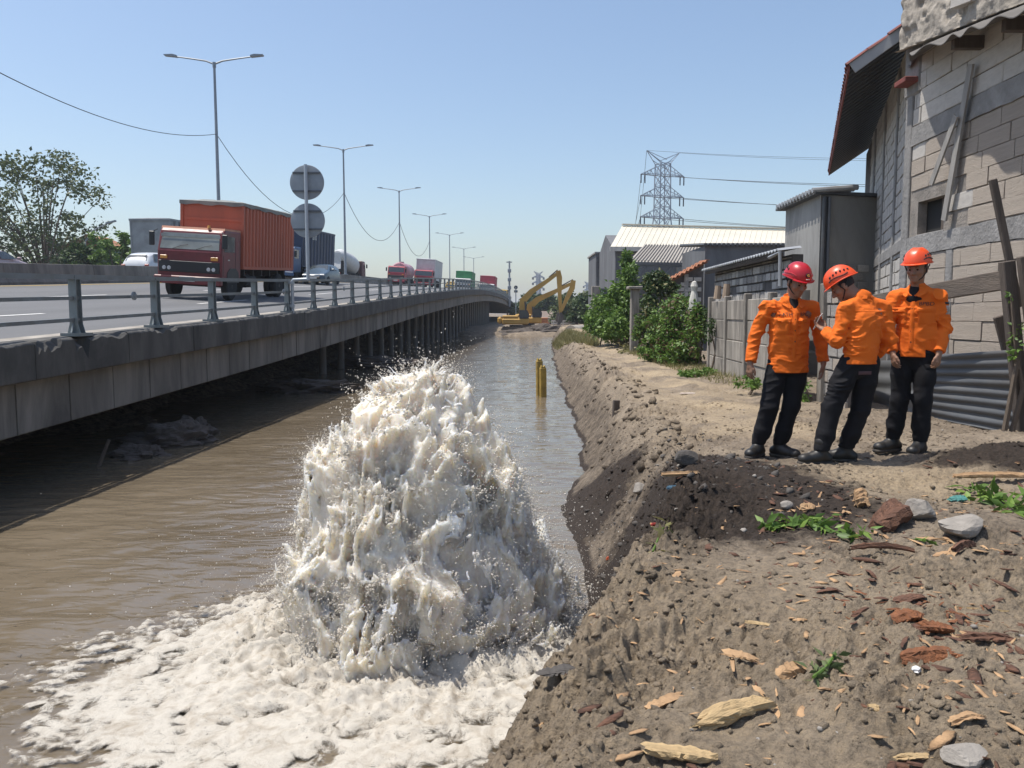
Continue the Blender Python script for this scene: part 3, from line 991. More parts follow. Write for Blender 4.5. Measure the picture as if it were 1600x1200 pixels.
    loft(lambda t: [rp(-33.7, t, 0.85), rp(-33.7, t, 0.93), rp(-33.78, t, 0.93), rp(-33.78, t, 0.85)], sr(0, 260, 6)).build("parapet_rail", GALV, fb, world=True)

    # railing
    ra = thing("bridge_railing", "grey galvanised steel railing with flared posts along the road edge", "railing", (CN(-7.2, 12.3), 12.3, ze(12.3)))
    pm = MB()
    pm.prism([(-0.17, 0), (0.17, 0), (0.165, 0.03), (0.085, 0.19), (0.08, 0.9), (-0.08, 0.9), (-0.085, 0.19), (-0.165, 0.03)], -0.012, 0.012, axis=0)
    pm.prism([(-0.10, 0.005), (0.10, 0.005), (0.06, 0.16), (0.055, 0.895), (-0.055, 0.895), (-0.06, 0.16)], -0.084, -0.066, axis=1)
    pm.prism([(-0.10, 0.005), (0.10, 0.005), (0.06, 0.16), (0.055, 0.895), (-0.055, 0.895), (-0.06, 0.16)], 0.066, 0.084, axis=1)
    pm.box(-0.15, 0.15, -0.20, 0.20, -0.03, 0.02)
    pm = pm.mesh("post"); pm.materials.append(GALV)
    q = 12.35 - 2.55 * 2
    while q < 175:
        o = link("post", pm, None, ra)
        o.location = Vector((CN(-7.2, q), q, ze(q) + 0.012)) - ra.location
        o.rotation_euler = (0, 0, RND.uniform(-0.03, 0.03))
        q += 2.55
    for h, w, d in ((0.885, 0.075, 0.10), (0.565, 0.055, 0.05), (0.235, 0.055, 0.05)):
        loft(lambda t: [P(-7.2 + d / 2, t, ze(t) + h - w / 2), P(-7.2 + d / 2, t, ze(t) + h + w / 2), P(-7.2 - d / 2, t, ze(t) + h + w / 2), P(-7.2 - d / 2, t, ze(t) + h - w / 2)], sr(2, 178, 2.55)).build("rail", GALVD, ra, world=True)
    for t in (13.9, 21.9, 28.5, 37.5):
        mb = MB(); c = P(-7.1, t, ze(t) + 0.58)
        mb.cyl(c, c + Vector((0.03, 0, 0)), 0.075, 0.075, 14); mb.cyl(c + Vector((0.03, 0, 0)), c + Vector((0.04, 0, 0)), 0.05, 0.04, 14)
        mb.build("reflector", M_("reflector_grey", (0.22, 0.24, 0.26), 0.3, 0.1, 4), ra, world=True)


make_bridge()


# ------------------------------------------------------------------ street lamps, cables, round signs, mast
LAMPM = M_("lamp_paint", (0.27, 0.30, 0.335), 0.5, 0.12, 3, metal=0.2)
LAMPS = []
WIREM = M_("cable_black", (0.03, 0.03, 0.035), 0.6, 0.1, 3)


def lamp(q, label):
    b = rp(-20.2, q, 0.8)
    t = thing("street_lamp", label, "street lamp", b, 0, "twin-arm lamps along the median")
    H = 12.4
    MB().cyl((0, 0, -0.05), (0, 0, H), 0.13, 0.075, 10).build("pole", LAMPM, t, smooth=True)
    MB().cyl((0, 0, -0.02), (0, 0, 0.05), 0.26, 0.26, 8).build("base_plate", LAMPM, t)
    MB().cyl((0, 0, H - 0.25), (0, 0, H + 0.06), 0.11, 0.11, 10).build("collar", LAMPM, t)
    for s in (-1, 1):
        MB().tube([(0, 0, H - 0.05), (s * 0.5, 0, H + 0.14), (s * 1.3, 0, H + 0.26), (s * 2.35, 0, H + 0.40)], [0.06, 0.055, 0.05, 0.042], 6).build("arm", LAMPM, t, smooth=True)
        h = MB().prism([(s * 2.25, H + 0.36), (s * 3.0, H + 0.44), (s * 3.02, H + 0.50), (s * 2.5, H + 0.52), (s * 2.25, H + 0.46)], -0.16, 0.16, axis=1).build("lamp_head", LAMPM, t)
    LAMPS.append((q, b + Vector((0, 0, H * 0.66))))


names = ["nearest twin-arm street lamp, its pole rising behind the red truck", "second twin-arm street lamp, just right of the round signs", "third twin-arm street lamp, above the red tanker",
         "fourth twin-arm street lamp, above the white container truck", "fifth twin-arm street lamp, left of the green truck", "sixth twin-arm street lamp, behind the green truck", "smallest farthest twin-arm street lamp, behind the distant red truck"]
for i, q in enumerate((50.4, 82, 113, 142.5, 172.5, 203, 231)):
    lamp(q, names[i])


def cable(p0, p1, sag, r, label, name="overhead_cable"):
    p0 = Vector(p0); p1 = Vector(p1)
    pts = [p0.lerp(p1, i / 20) - Vector((0, 0, sag * 4 * (i / 20) * (1 - i / 20))) for i in range(21)]
    mb = MB().tube([p - p0 for p in pts], r, 5)
    o = mb.build(name, WIREM)
    o.location = p0
    return tag(o, label, "cable")


cable(at(-60, 82, 26), LAMPS[0][1], 0.9, 0.018, "thin cable sagging in from the left edge to the nearest lamp")
cable(LAMPS[0][1], LAMPS[1][1], 3.6, 0.022, "thin cable hanging between the nearest and second street lamps")
cable(LAMPS[1][1], LAMPS[2][1], 3.6, 0.028, "thin cable hanging between the second and third street lamps")
cable(LAMPS[2][1], LAMPS[3][1], 3.6, 0.032, "thin cable hanging between the third and fourth street lamps")


def round_sign():
    q = 22.6
    p = Vector((CN(-6.62, q), q, ze(q) + 0.92))
    t = thing("road_sign", "two round signs seen from behind on one grey pole at the railing", "road sign", p)
    PIPE = M_("sign_pipe", (0.42, 0.45, 0.48), 0.45, 0.1, 4, metal=0.3)
    MB().cyl((0, 0, -0.03), (0, 0, 3.15), 0.05, 0.05, 12).build("pole", PIPE, t, smooth=True)
    MB().tube([(0, 0, 0.0), (-0.42, 0, -0.02), (-0.45, 0, -0.06), (-0.45, 0, -0.95)], 0.045, 10).build("bracket_pipe", PIPE, t, smooth=True)
    for z in (-0.1, -0.75):
        MB().box(-0.56, -0.40, -0.06, 0.06, z - 0.04, z + 0.04).build("clamp", PIPE, t)
    SB = M_("sign_back", (0.30, 0.33, 0.36), 0.55, 0.12, 2.5, stain=(0.13, 0.14, 0.15), stain_amt=0.4)
    for k, zc in enumerate((2.68, 1.63)):
        prof = [(0.0, 0), (0.455, 0), (0.475, 0.006), (0.48, 0.02), (0.47, 0.03), (0.0, 0.03)]
        M = Matrix.Translation((0, 0.10, zc)) @ Matrix.Rotation(-math.pi / 2, 4, 'X')
        d = MB().lathe(prof[1:5], 40, M).build("sign_disc", SB, t, smooth=True)
        for zz in (-0.24, 0.26):
            w = math.sqrt(0.475 ** 2 - zz ** 2) - 0.01
            MB().box(-w, w, 0.062, 0.098, zc + zz - 0.022, zc + zz + 0.022).build("stiffener", M_("sign_strip", (0.11, 0.12, 0.135), 0.5), t)


round_sign()


def mast():
    b = at(796, 470, 160); b.z = ze(160) - 0.5
    t = thing("camera_mast", "slim pole with small equipment beyond the end of the viaduct", "mast", b)
    top = at(796, 408, 160).z - b.z
    MB().cyl((0, 0, -1), (0, 0, top), 0.22, 0.16, 8).build("pole", LAMPM, t, smooth=True)
    MB().box(-0.6, 0.5, -0.1, 0.1, top - 0.3, top - 0.1).build("arm", LAMPM, t)
    for z in (0.3, 0.5, 0.72):
        MB().cbox(-0.35, 0.35, -0.3, 0.3, top * z, top * z + 0.7, 0.05).build("equipment_box", LAMPM, t)
    b = at(806, 480, 118); b.z = -0.6
    t = thing("small_road_sign", "small distant round sign on a post right of the viaduct end", "road sign", b)
    top = at(806, 448, 118).z - b.z
    MB().cyl((0, 0, -0.3), (0, 0, top), 0.07, 0.07, 8).build("post", LAMPM, t)
    MB().cyl((0, 0.0, top - 0.1), (0, 0.05, top - 0.1), 0.28, 0.28, 16).build("disc", M_("sign_dark", (0.06, 0.07, 0.09), 0.5), t)
    MB().box(-0.26, 0.26, -0.02, 0.03, top - 0.85, top - 0.5).build("plate", M_("sign_dark", (0.06, 0.07, 0.09), 0.5), t)


mast()
# ------------------------------------------------------------------ vehicles
TYRE = M_("tyre_rubber", (0.018, 0.018, 0.018), 0.85, 0.2, 8)
RIM = M_("wheel_rim", (0.13, 0.12, 0.11), 0.6, 0.3, 8, metal=0.3)
CHAS = M_("chassis_black", (0.022, 0.021, 0.020), 0.75, 0.3, 4, stain=(0.06, 0.05, 0.04), stain_amt=0.4)
GLASS = M_("vehicle_glass", (0.045, 0.055, 0.06), 0.12, 0.2, 2, spec=0.8)
AMBER = M_("amber_lens", (0.65, 0.28, 0.05), 0.3, 0.1, 5)
HEADL = M_("headlight_glass", (0.55, 0.55, 0.55), 0.15, 0.1, 5)
CHROME = M_("bright_trim", (0.5, 0.5, 0.5), 0.3, 0.1, 5, metal=0.6)
BLK = M_("black_plastic", (0.02, 0.02, 0.022), 0.5, 0.2, 6)
PLATEM = M_("number_plate", (0.55, 0.55, 0.52), 0.5, 0.1, 6)


def text_part(s, size, m, parent, loc, rot, name="lettering", ext=0.003):
    c = bpy.data.curves.new(name, 'FONT')
    c.body = s; c.size = size; c.extrude = ext; c.align_x = 'CENTER'; c.align_y = 'CENTER'
    o = bpy.data.objects.new(name, c); COL.objects.link(o)
    dg = bpy.context.evaluated_depsgraph_get()
    me = bpy.data.meshes.new_from_object(o.evaluated_get(dg))
    bpy.data.objects.remove(o); bpy.data.curves.remove(c)
    o = link(name, me, m, parent)
    o.location = loc; o.rotation_euler = rot
    return o


def wheel(t, x, y, r=0.48, w=0.24):
    s = 1 if x > 0 else -1
    M = Matrix.Translation((x, y, r)) @ Matrix.Rotation(math.pi / 2, 4, 'Y')
    o = MB().lathe([(r * 0.55, -w / 2), (r * 0.9, -w / 2), (r, -w / 2 + 0.04), (r, w / 2 - 0.04), (r * 0.9, w / 2), (r * 0.55, w / 2)], 22, M).build("wheel", TYRE, t, smooth=True)
    MB().lathe([(0.02, -w / 2 + 0.02), (r * 0.56, -w / 2 + 0.03), (r * 0.56, w / 2 - 0.03), (r * 0.2, w / 2 - 0.05), (r * 0.16, w / 2), (0.02, w / 2)], 16, M if s > 0 else M @ Matrix.Rotation(math.pi, 4, 'X')).build("rim", RIM, o, smooth=True)


def corrugated_panel(p0, du, dz, n, nrm, depth, duty=0.5):
    """trapezoid-profile sheet: p0 corner, du full width vector, dz height vector, n ribs"""
    mb = MB(); p0 = Vector(p0); du = Vector(du); dz = Vector(dz); nrm = Vector(nrm)
    prof = []
    for i in range(n):
        for a, d in ((0.0, 0), (0.38, 0), (0.5, 1), (0.88, 1)):
            prof.append(((i + a) / n, d))
    prof.append((1, 0))
    vs = []
    for a, d in prof:
        q = p0 + du * a + nrm * (d * depth); vs += [q, q + dz]
    fs = [(2 * i, 2 * i + 2, 2 * i + 3, 2 * i + 1) for i in range(len(prof) - 1)]
    return mb.add(vs, fs)


def cab_shape(w, zb, zt, lf, tilt, crown=0.05):
    """cab shell: front at y=0, back at y=lf; raked windscreen"""
    zm = zb + (zt - zb) * 0.52
    poly = [(0.02, zb), (0.0, zm), (tilt, zt - 0.12), (tilt + 0.12, zt), (lf, zt), (lf, zb)]
    return poly, zm


def truck(name, label, L, s, body, cabc, boxc, ln=7.2, boxh=2.35, w=2.3, cabh=2.55, roofc=None, rz=0.0, detail=False, group="lorries on the viaduct", flip=False, box_z=1.12):
    """lorry facing the camera (front at -y); L = its centre line"""
    loc = rp(L, s)
    t = thing(name, label, "truck", loc, -0.04 + rz + (math.pi if flip else 0), group)
    sl = (zr(L, s + 6) - zr(L, s)) / 6
    t.rotation_euler = (math.atan(sl) * (-1 if flip else 1), math.atan(XF) * (0 if flip else 1), t.rotation_euler.z)
    hw = w / 2; cl = 1.75
    poly, zm = cab_shape(w, 0.75, cabh, cl, 0.22)
    cab = MB().prism(poly, -hw + 0.04, hw - 0.04, axis=0).build("cab", cabc, t)
    bv = cab.modifiers.new("bevel", 'BEVEL'); bv.width = 0.07; bv.segments = 3; bv.limit_method = 'ANGLE'
    if roofc is not None:
        rf = MB().prism([(0.30, cabh - 0.045), (0.34, cabh + 0.035), (cl - 0.02, cabh + 0.04), (cl, cabh - 0.045)], -hw + 0.06, hw - 0.06, axis=0).build("cab_roof", roofc, cab)
    # windscreen
    def fy(z): return 0.0 + (z - zm) / (cabh - 0.12 - zm) * 0.22
    z0, z1 = zm + 0.08, cabh - 0.18
    ws = MB().add([(-hw + 0.13, fy(z0) - 0.012, z0), (hw - 0.13, fy(z0) - 0.012, z0), (hw - 0.18, fy(z1) - 0.012, z1), (-hw + 0.18, fy(z1) - 0.012, z1)], [(0, 1, 2, 3)])
    ws.add([(-hw + 0.13, fy(z0) - 0.004, z0), (hw - 0.13, fy(z0) - 0.004, z0), (hw - 0.18, fy(z1) - 0.004, z1), (-hw + 0.18, fy(z1) - 0.004, z1)], [(3, 2, 1, 0)])
    gl = M_("windscreen_reflection_tone", (0.20, 0.21, 0.19), 0.1, 0.35, 1.3, spec=0.8) if detail else GLASS  # paler greenish tone paints a reflection into the detailed truck's windscreen
    wso = ws.build("windscreen", gl, cab)
    for sx in (-1, 1):
        X = sx * (hw - 0.036)
        MB().add([(X, 0.20, zm + 0.05), (X, 1.15, zm + 0.05), (X, 1.15, cabh - 0.22), (X, 0.38, cabh - 0.22)], [(0, 1, 2, 3)]).build("side_window", GLASS, cab)
        MB().cbox(sx * (hw + 0.10) - 0.09, sx * (hw + 0.10) + 0.09, -0.10, -0.03, zm + 0.15, zm + 0.62, 0.02).build("mirror", BLK, cab)
        MB().tube([(sx * (hw - 0.05), 0.05, zm + 0.7), (sx * (hw + 0.10), -0.06, zm + 0.6)], 0.015, 6).build("mirror_arm", BLK, cab)
    # grille, lamps, bumper, plate
    g = MB().cbox(-hw + 0.10, hw - 0.10, -0.03, 0.02, 0.92, zm - 0.32, 0.015).build("grille", BLK, cab)
    if detail:
        for i in range(4):
            MB().box(-hw + 0.55, hw - 0.55, -0.045, -0.031, 0.97 + i * 0.075, 0.985 + i * 0.075).build("grille_bar", CHAS, g)
    for sx in (-1, 1):
        for k in (0, 1):
            c = Vector((sx * (hw - 0.30 - 0.17 * k), -0.032, 1.05))
            MB().cyl(c, c + Vector((0, -0.02, 0)), 0.068, 0.06, 14).build("headlight", HEADL, cab)
        MB().cbox(sx * (hw - 0.28) - 0.12, sx * (hw - 0.28) + 0.12, -0.025, 0.02, zm - 0.27, zm - 0.15, 0.01).build("turn_signal", AMBER, cab)
    MB().cbox(-hw + 0.0, hw - 0.0, -0.16, 0.05, 0.52, 0.80, 0.03).build("bumper", cabc, t)
    MB().box(-0.26, 0.26, -0.175, -0.163, 0.62, 0.78).build("number_plate", PLATEM, t)
    # chassis
    ch = MB()
    ch.box(-0.42, -0.30, 0.3, ln - 0.15, 0.62, 0.86).box(0.30, 0.42, 0.3, ln - 0.15, 0.62, 0.86)
    for yy in np.arange(2.2, ln, 0.9): ch.box(-hw + 0.1, hw - 0.1, yy, yy + 0.1, 0.861, box_z - 0.02)
    ch.box(-0.5, 0.5, 0.5, 1.6, 0.45, 0.95)
    ch.build("chassis", CHAS, t)
    MB().cyl((-1.0 * hw + 0.3, 1.0, 0.5), (hw - 0.3, 1.0, 0.5), 0.07, 0.07, 8).build("axle", CHAS, t)
    MB().cyl((hw - 0.40, 2.6, 0.68), (hw - 0.40, 3.6, 0.68), 0.27, 0.27, 14).build("fuel_tank", CHAS, t, smooth=True)
    ry = ln - 1.6
    for sx in (-1, 1):
        wheel(t, sx * (hw - 0.17), 1.0)
        wheel(t, sx * (hw - 0.17), ry)
        wheel(t, sx * (hw - 0.45), ry)
        MB().box(sx * (hw - 0.32) - 0.3, sx * (hw - 0.32) + 0.3, ry + 0.62, ry + 0.64, 0.28, 0.9).build("mud_flap", BLK, t)
    if body == "box":
        y0 = cl + 0.12
        bx = MB().box(-hw + 0.03, hw - 0.03, y0 + 0.03, ln - 0.02, box_z + 0.06, box_z + boxh - 0.06).build("cargo_box", boxc, t)
        nr = 16 if detail else 10
        for sx in (-1, 1):
            corrugated_panel((sx * (hw - 0.03), y0 + 0.12, box_z + 0.08), (0, ln - y0 - 0.22, 0), (0, 0, boxh - 0.2), nr, (sx, 0, 0), 0.045).build("side_panel", boxc, bx)
        f = MB()
        for zz in (box_z + 0.25, box_z + boxh * 0.55, box_z + boxh * 0.72):
            f.box(-hw + 0.1, hw - 0.1, y0 + 0.0, y0 + 0.05, zz, zz + 0.10)
        f.build("front_ribs", boxc, bx)
        fr = MB()
        for sx in (-1, 1):
            fr.box(sx * (hw - 0.04) - 0.05, sx * (hw - 0.04) + 0.05, y0 - 0.02, y0 + 0.10, box_z, box_z + boxh)
            fr.box(sx * (hw - 0.04) - 0.05, sx * (hw - 0.04) + 0.05, ln - 0.10, ln + 0.01, box_z, box_z + boxh)
            fr.box(sx * (hw - 0.045) - 0.05, sx * (hw - 0.045) + 0.05, y0 + 0.1, ln - 0.1, box_z - 0.02, box_z + 0.09)
        fr.box(-hw + 0.02, hw - 0.02, y0 - 0.018, y0 + 0.08, box_z - 0.02, box_z + 0.09)
        fr.build("box_frame", boxc, bx)
        TARP = M_("faded_tarp", (0.20, 0.21, 0.195), 0.8, 0.3, 2.0, stain=(0.33, 0.30, 0.26), stain_amt=0.6) if detail else boxc
        nx_, ny_ = 10, 16
        vs = []; fs = []
        for i in range(nx_ + 1):
            for j in range(ny_ + 1):
                x = -hw - 0.03 + (w + 0.06) * i / nx_; y = y0 - 0.05 + (ln - y0 + 0.1) * j / ny_
                edge = i in (0, nx_) or j in (0, ny_)
                z = box_z + boxh + (0.06 + (0.05 * math.sin(i * 2.1 + j) * math.cos(j * 1.3) if detail else 0) + 0.05 * math.sin(math.pi * i / nx_))
                if edge: z = box_z + boxh + 0.03
                vs.append((x, y, z))
        for i in range(nx_):
            for j in range(ny_):
                a = i * (ny_ + 1) + j; fs.append((a, a + ny_ + 1, a + ny_ + 2, a + 1))
        n0 = len(vs)
        rim = [i * (ny_ + 1) for i in range(nx_ + 1)] + [nx_ * (ny_ + 1) + j for j in range(1, ny_ + 1)] + [i * (ny_ + 1) + ny_ for i in range(nx_ - 1, -1, -1)] + [j for j in range(ny_ - 1, 0, -1)]
        for k, q in enumerate(rim):
            x, y, z = vs[q]; dz = 0.13 + (0.03 * math.sin(k * 1.7) if detail else 0); vs.append((x, y, z - dz))
        for k in range(len(rim)):
            k2 = (k + 1) % len(rim); fs.append((rim[k], rim[k2], n0 + k2, n0 + k))
        MB().add(vs, fs).build("roof_cover", TARP, bx, smooth=detail)
    elif body == "tank":
        M = Matrix.Translation((0, cl + 0.2, 2.05)) @ Matrix.Rotation(-math.pi / 2, 4, 'X')
        l = ln - cl - 0.3
        MB().lathe([(0.3, 0), (0.95, 0.10), (1.08, 0.3), (1.08, l - 0.3), (0.95, l - 0.1), (0.3, l)], 24, M).build("tank", boxc, t, smooth=True)
        MB().box(-0.9, 0.9, cl + 0.4, ln - 0.3, 0.86, 1.25).build("tank_bed", CHAS, t)
        MB().cyl((0, cl + 2, 3.0), (0, cl + 2, 3.28), 0.3, 0.3, 12).build("hatch", boxc, t)
    elif body == "mixer":
        M = Matrix.Translation((0, cl + 0.5, 1.9)) @ Matrix.Rotation(-math.pi / 2 + 0.16, 4, 'X')
        l = ln - cl - 0.6
        MB().lathe([(0.5, 0), (0.8, 0.05), (1.18, 1.2), (1.2, 2.4), (0.95, l - 1.2), (0.55, l - 0.1), (0.5, l)], 24, M).build("drum", boxc, t, smooth=True)
        MB().box(-0.9, 0.9, cl + 0.2, ln - 0.3, 0.86, 1.15).build("bed", CHAS, t)
        MB().prism([(cl + 0.15, 1.1), (cl + 0.55, 1.1), (cl + 0.45, 2.3), (cl + 0.15, 2.3)], -0.7, 0.7, axis=0).build("front_support", CHAS, t)
        MB().prism([(ln - 0.9, 1.1), (ln - 0.2, 1.1), (ln - 0.5, 2.4), (ln - 0.7, 2.4)], -0.6, 0.6, axis=0).build("rear_support", CHAS, t)
        MB().prism([(ln - 0.45, 3.0), (ln - 0.1, 3.3), (ln - 0.1, 2.2), (ln + 0.1, 1.5), (ln - 0.1, 1.5)], -0.4, 0.4, axis=0).build("chute", boxc, t)
    return t


REDCAB = M_("maroon_cab_paint", (0.155, 0.022, 0.026), 0.45, 0.3, 2.0, stain=(0.09, 0.03, 0.028), stain_amt=0.5)
ROOFP = M_("faded_orange_roof", (0.50, 0.23, 0.14), 0.6, 0.2, 3)
ORBOX = M_("orange_red_cargo_paint", (0.42, 0.105, 0.055), 0.6, 0.2, 1.2, stain=(0.20, 0.07, 0.045), stain_amt=0.5, stretch=(1, 1, 0.2))
rt = truck("cargo_truck", "orange-red box truck with maroon cab nearest on the viaduct", -12.1, 27.4, "box", REDCAB, ORBOX, ln=7.6, roofc=ROOFP, detail=True, boxh=2.30, cabh=2.42)
cabp = [c for c in rt.children if c.name.startswith("cab")][0]
for sx in (-0.55, 0.25):
    MB().tube([(sx, -0.03, 1.70), (sx + 0.30, -0.005, 1.82), (sx + 0.52, 0.0, 1.86)], 0.012, 5).build("wiper", BLK, cabp)
MB().box(-1.02, 1.02, 0.115, 0.125, 2.10, 2.20).build("sun_strip", M_("pale_sun_strip", (0.35, 0.36, 0.34), 0.5), cabp)
MB().box(1.112, 1.118, 0.55, 0.70, 1.38, 1.42).build("door_handle", CHROME, cabp)
MB().box(1.111, 1.116, 1.22, 1.235, 0.85, 2.2).build("door_seam", BLK, cabp)
MB().box(1.111, 1.116, 0.16, 0.175, 0.85, 1.55).build("door_seam", BLK, cabp)
MB().prism([(0.45, 0.62), (0.5, 0.98), (0.75, 1.12), (1.25, 1.12), (1.5, 0.98), (1.55, 0.62)], 1.09, 1.125, axis=0).build("wheel_arch", BLK, cabp)
TXTW = M_("white_lettering", (0.6, 0.6, 0.58), 0.5)
MB().cyl((0.55, 0.3, 2.45), (0.55, 0.3, 2.54), 0.06, 0.04, 10).build("beacon", AMBER, rt)
text_part("L 9031 UB", 0.105, BLK, rt, (0, -0.178, 0.70), (math.pi / 2, 0, 0))
WH = M_("white_truck_paint", (0.55, 0.55, 0.54), 0.5, 0.15, 2)
GRYC = M_("grey_container", (0.26, 0.275, 0.28), 0.6, 0.2, 1.5, stain=(0.14, 0.14, 0.14), stain_amt=0.5)
NAVY = M_("navy_container", (0.022, 0.04, 0.085), 0.55, 0.2, 1.5)
GREEN = M_("green_truck_paint", (0.035, 0.22, 0.075), 0.5, 0.2, 1.5)
REDT = M_("red_truck_paint", (0.34, 0.03, 0.05), 0.5, 0.2, 1.5)
YEL = M_("yellow_truck_paint", (0.42, 0.27, 0.03), 0.6, 0.2, 1.5)
truck("container_truck", "grey container truck driving away behind the red truck", -25.0, 60.5, "box", WH, GRYC, ln=9.0, boxh=2.75, w=2.6, flip=True)
nv = truck("container_truck", "navy blue container truck behind the round sign's pole", -19.0 + 0.4, 56.0, "box", M_("blue_cab", (0.05, 0.10, 0.2), 0.5), NAVY, ln=10.5, boxh=2.75, w=2.4, box_z=1.2)
text_part("and", 0.75, TXTW, nv, (1.25, 4.6, 3.45), (math.pi / 2, 0, math.pi / 2))
truck("concrete_mixer", "white concrete mixer truck driving away beyond the navy container", -22.8, 98, "mixer", M_("brown_cab", (0.12, 0.05, 0.04), 0.5), WH, ln=9.2, flip=True, cabh=2.7)
truck("tanker_truck", "maroon and white tanker lorry beyond the parked line of lamps", -19.2, 104, "tank", REDT, M_("tanker_paint", (0.45, 0.30, 0.32), 0.4, 0.5, 0.9, stain=(0.35, 0.03, 0.07), stain_amt=0.9), ln=8.5)
truck("container_truck", "tall white container truck with red cab in the distance", -17.2, 114, "box", REDT, WH, ln=10, boxh=2.9, w=2.7, cabh=2.6, box_z=1.3)
truck("small_truck", "tiny yellow truck just left of the distant green truck", -17.4, 149, "box", YEL, YEL, ln=5, boxh=1.2, w=2.0, cabh=2.0)
truck("box_truck", "green box truck with white cab in the distance", -13.6, 133, "box", WH, GREEN, ln=8, boxh=2.5, w=2.7, cabh=2.4)
truck("box_truck", "crimson box truck with white cab at the viaduct crest", -11.0, 152, "box", WH, REDT, ln=8, boxh=2.9, w=2.9, cabh=2.5)
truck("flatbed_truck", "dull yellow truck disappearing over the viaduct crest", -8.9, 166, "box", YEL, M_("ochre_load", (0.2, 0.15, 0.05), 0.8), ln=7, boxh=1.0, w=2.4, cabh=2.1)


def car(name, label, L, s, paint, flip=False, suv=False, cat="car"):
    loc = rp(L, s)
    t = thing(name, label, cat, loc, -0.04 + (math.pi if flip else 0), "cars on the viaduct")
    sl = (zr(L, s + 6) - zr(L, s)) / 6
    t.rotation_euler.x = math.atan(sl) * (-1 if flip else 1)
    h = 1.62 if suv else 1.47
    # body by stations along y (front at 0): (y, half width low, z low, z belt, half width roof, z roof)
    st = [(0.0, 0.62, 0.35, 0.62, 0.60, 0.66), (0.12, 0.78, 0.22, 0.74, 0.70, 0.78), (0.9, 0.86, 0.2, 0.92, 0.72, 0.96), (1.25, 0.87, 0.2, 0.97, 0.70, 1.04),
          (1.95, 0.88, 0.2, 0.98, 0.62, h - 0.05), (2.5, 0.88, 0.2, 0.99, 0.62, h), (3.4, 0.88, 0.2, 1.0, 0.62, h - 0.03),
          (4.0, 0.86, 0.2, 1.0, 0.58, h - (0.12 if suv else 0.32)), (4.3, 0.80, 0.25, 0.96, 0.66, 1.06), (4.42, 0.74, 0.34, 0.85, 0.64, 0.90)]
    vs = []; fs = []
    for (y, w, z0, zb, wr, zt) in st:
        half = [(w * 0.86, z0), (w, z0 + 0.14), (w, (z0 + zb) / 2), (w - 0.02, zb), (wr + 0.02, zt - 0.05), (wr - 0.10, zt)]
        ring = [(x, y, z) for x, z in half] + [(-x, y, z) for x, z in half[::-1]]
        vs += ring
    n = 12
    for i in range(len(st) - 1):
        for k in range(n):
            fs.append((i * n + k, i * n + (k + 1) % n, (i + 1) * n + (k + 1) % n, (i + 1) * n + k))
    fs += [tuple(range(n))[::-1], tuple(range((len(st) - 1) * n, len(st) * n))]
    bd = MB().add(vs, fs).build("body", paint, t, smooth=True)
    bv = bd.modifiers.new("sub", 'SUBSURF'); bv.levels = 1; bv.render_levels = 1

    def pane(pts, nm="window"):
        MB().add(pts, [tuple(range(len(pts)))]).build(nm, GLASS, bd)
    o = 0.012
    pane([(-0.66, 1.32 - o, 1.06 + o), (0.66, 1.32 - o, 1.06 + o), (0.56, 1.90 - o, h - 0.10 + o), (-0.56, 1.90 - o, h - 0.10 + o)], "windscreen")
    pane([(-0.60, 4.26 + o, 1.08), (0.60, 4.26 + o, 1.08), (0.54, 4.0 + o, h - 0.2), (-0.54, 4.0 + o, h - 0.2)], "rear_window")
    for sx in (-1, 1):
        pane([(sx * (0.86 + o), 1.55, 1.02), (sx * (0.86 + o), 2.6, 1.03), (sx * (0.655 + o), 2.6, h - 0.10), (sx * (0.655 + o), 2.02, h - 0.12)], "side_window")
        pane([(sx * (0.86 + o), 2.68, 1.03), (sx * (0.86 + o), 3.8, 1.04), (sx * (0.655 + o), 3.6, h - 0.14), (sx * (0.655 + o), 2.68, h - 0.10)], "side_window")
        MB().cbox(sx * 0.60 - 0.17, sx * 0.60 + 0.17, 0.03, 0.12, 0.62, 0.74, 0.03).build("headlight", HEADL, bd)
        MB().cbox(sx * 0.66 - 0.12, sx * 0.66 + 0.12, 4.36, 4.43, 0.72, 0.92, 0.03).build("tail_light", M_("tail_light_red", (0.3, 0.02, 0.02), 0.3), bd)
        MB().cbox(sx * 0.98 - 0.09, sx * 0.98 + 0.09, 1.5, 1.62, 1.0, 1.13, 0.03).build("mirror", paint, bd)
        wheel(t, sx * 0.76, 0.85, 0.31, 0.2); wheel(t, sx * 0.76, 3.45, 0.31, 0.2)
    MB().cbox(-0.45, 0.45, -0.01, 0.06, 0.40, 0.56, 0.02).build("grille", BLK, bd)
    MB().box(-0.24, 0.24, 4.425, 4.445, 0.60, 0.72).build("number_plate", PLATEM, bd)
    MB().box(-0.24, 0.24, -0.03, -0.015, 0.42, 0.53).build("number_plate", PLATEM, bd)
    return t


car("car", "steel blue car driving towards the camera beneath the round signs", -15.9, 55.5, M_("steel_blue_paint", (0.05, 0.085, 0.125), 0.35, 0.1, 2, coat=0.2))
car("car", "white sport utility car driving away in front of the grey container truck", -22.6, 49, M_("white_car_paint", (0.6, 0.61, 0.62), 0.3, 0.05, 2, coat=0.5), flip=True, suv=True)
car("car", "pale pink car cut off by the left edge of the picture", -24.6, 38.0, M_("pink_silver_paint", (0.42, 0.30, 0.30), 0.3, 0.05, 2, coat=0.5), flip=True)
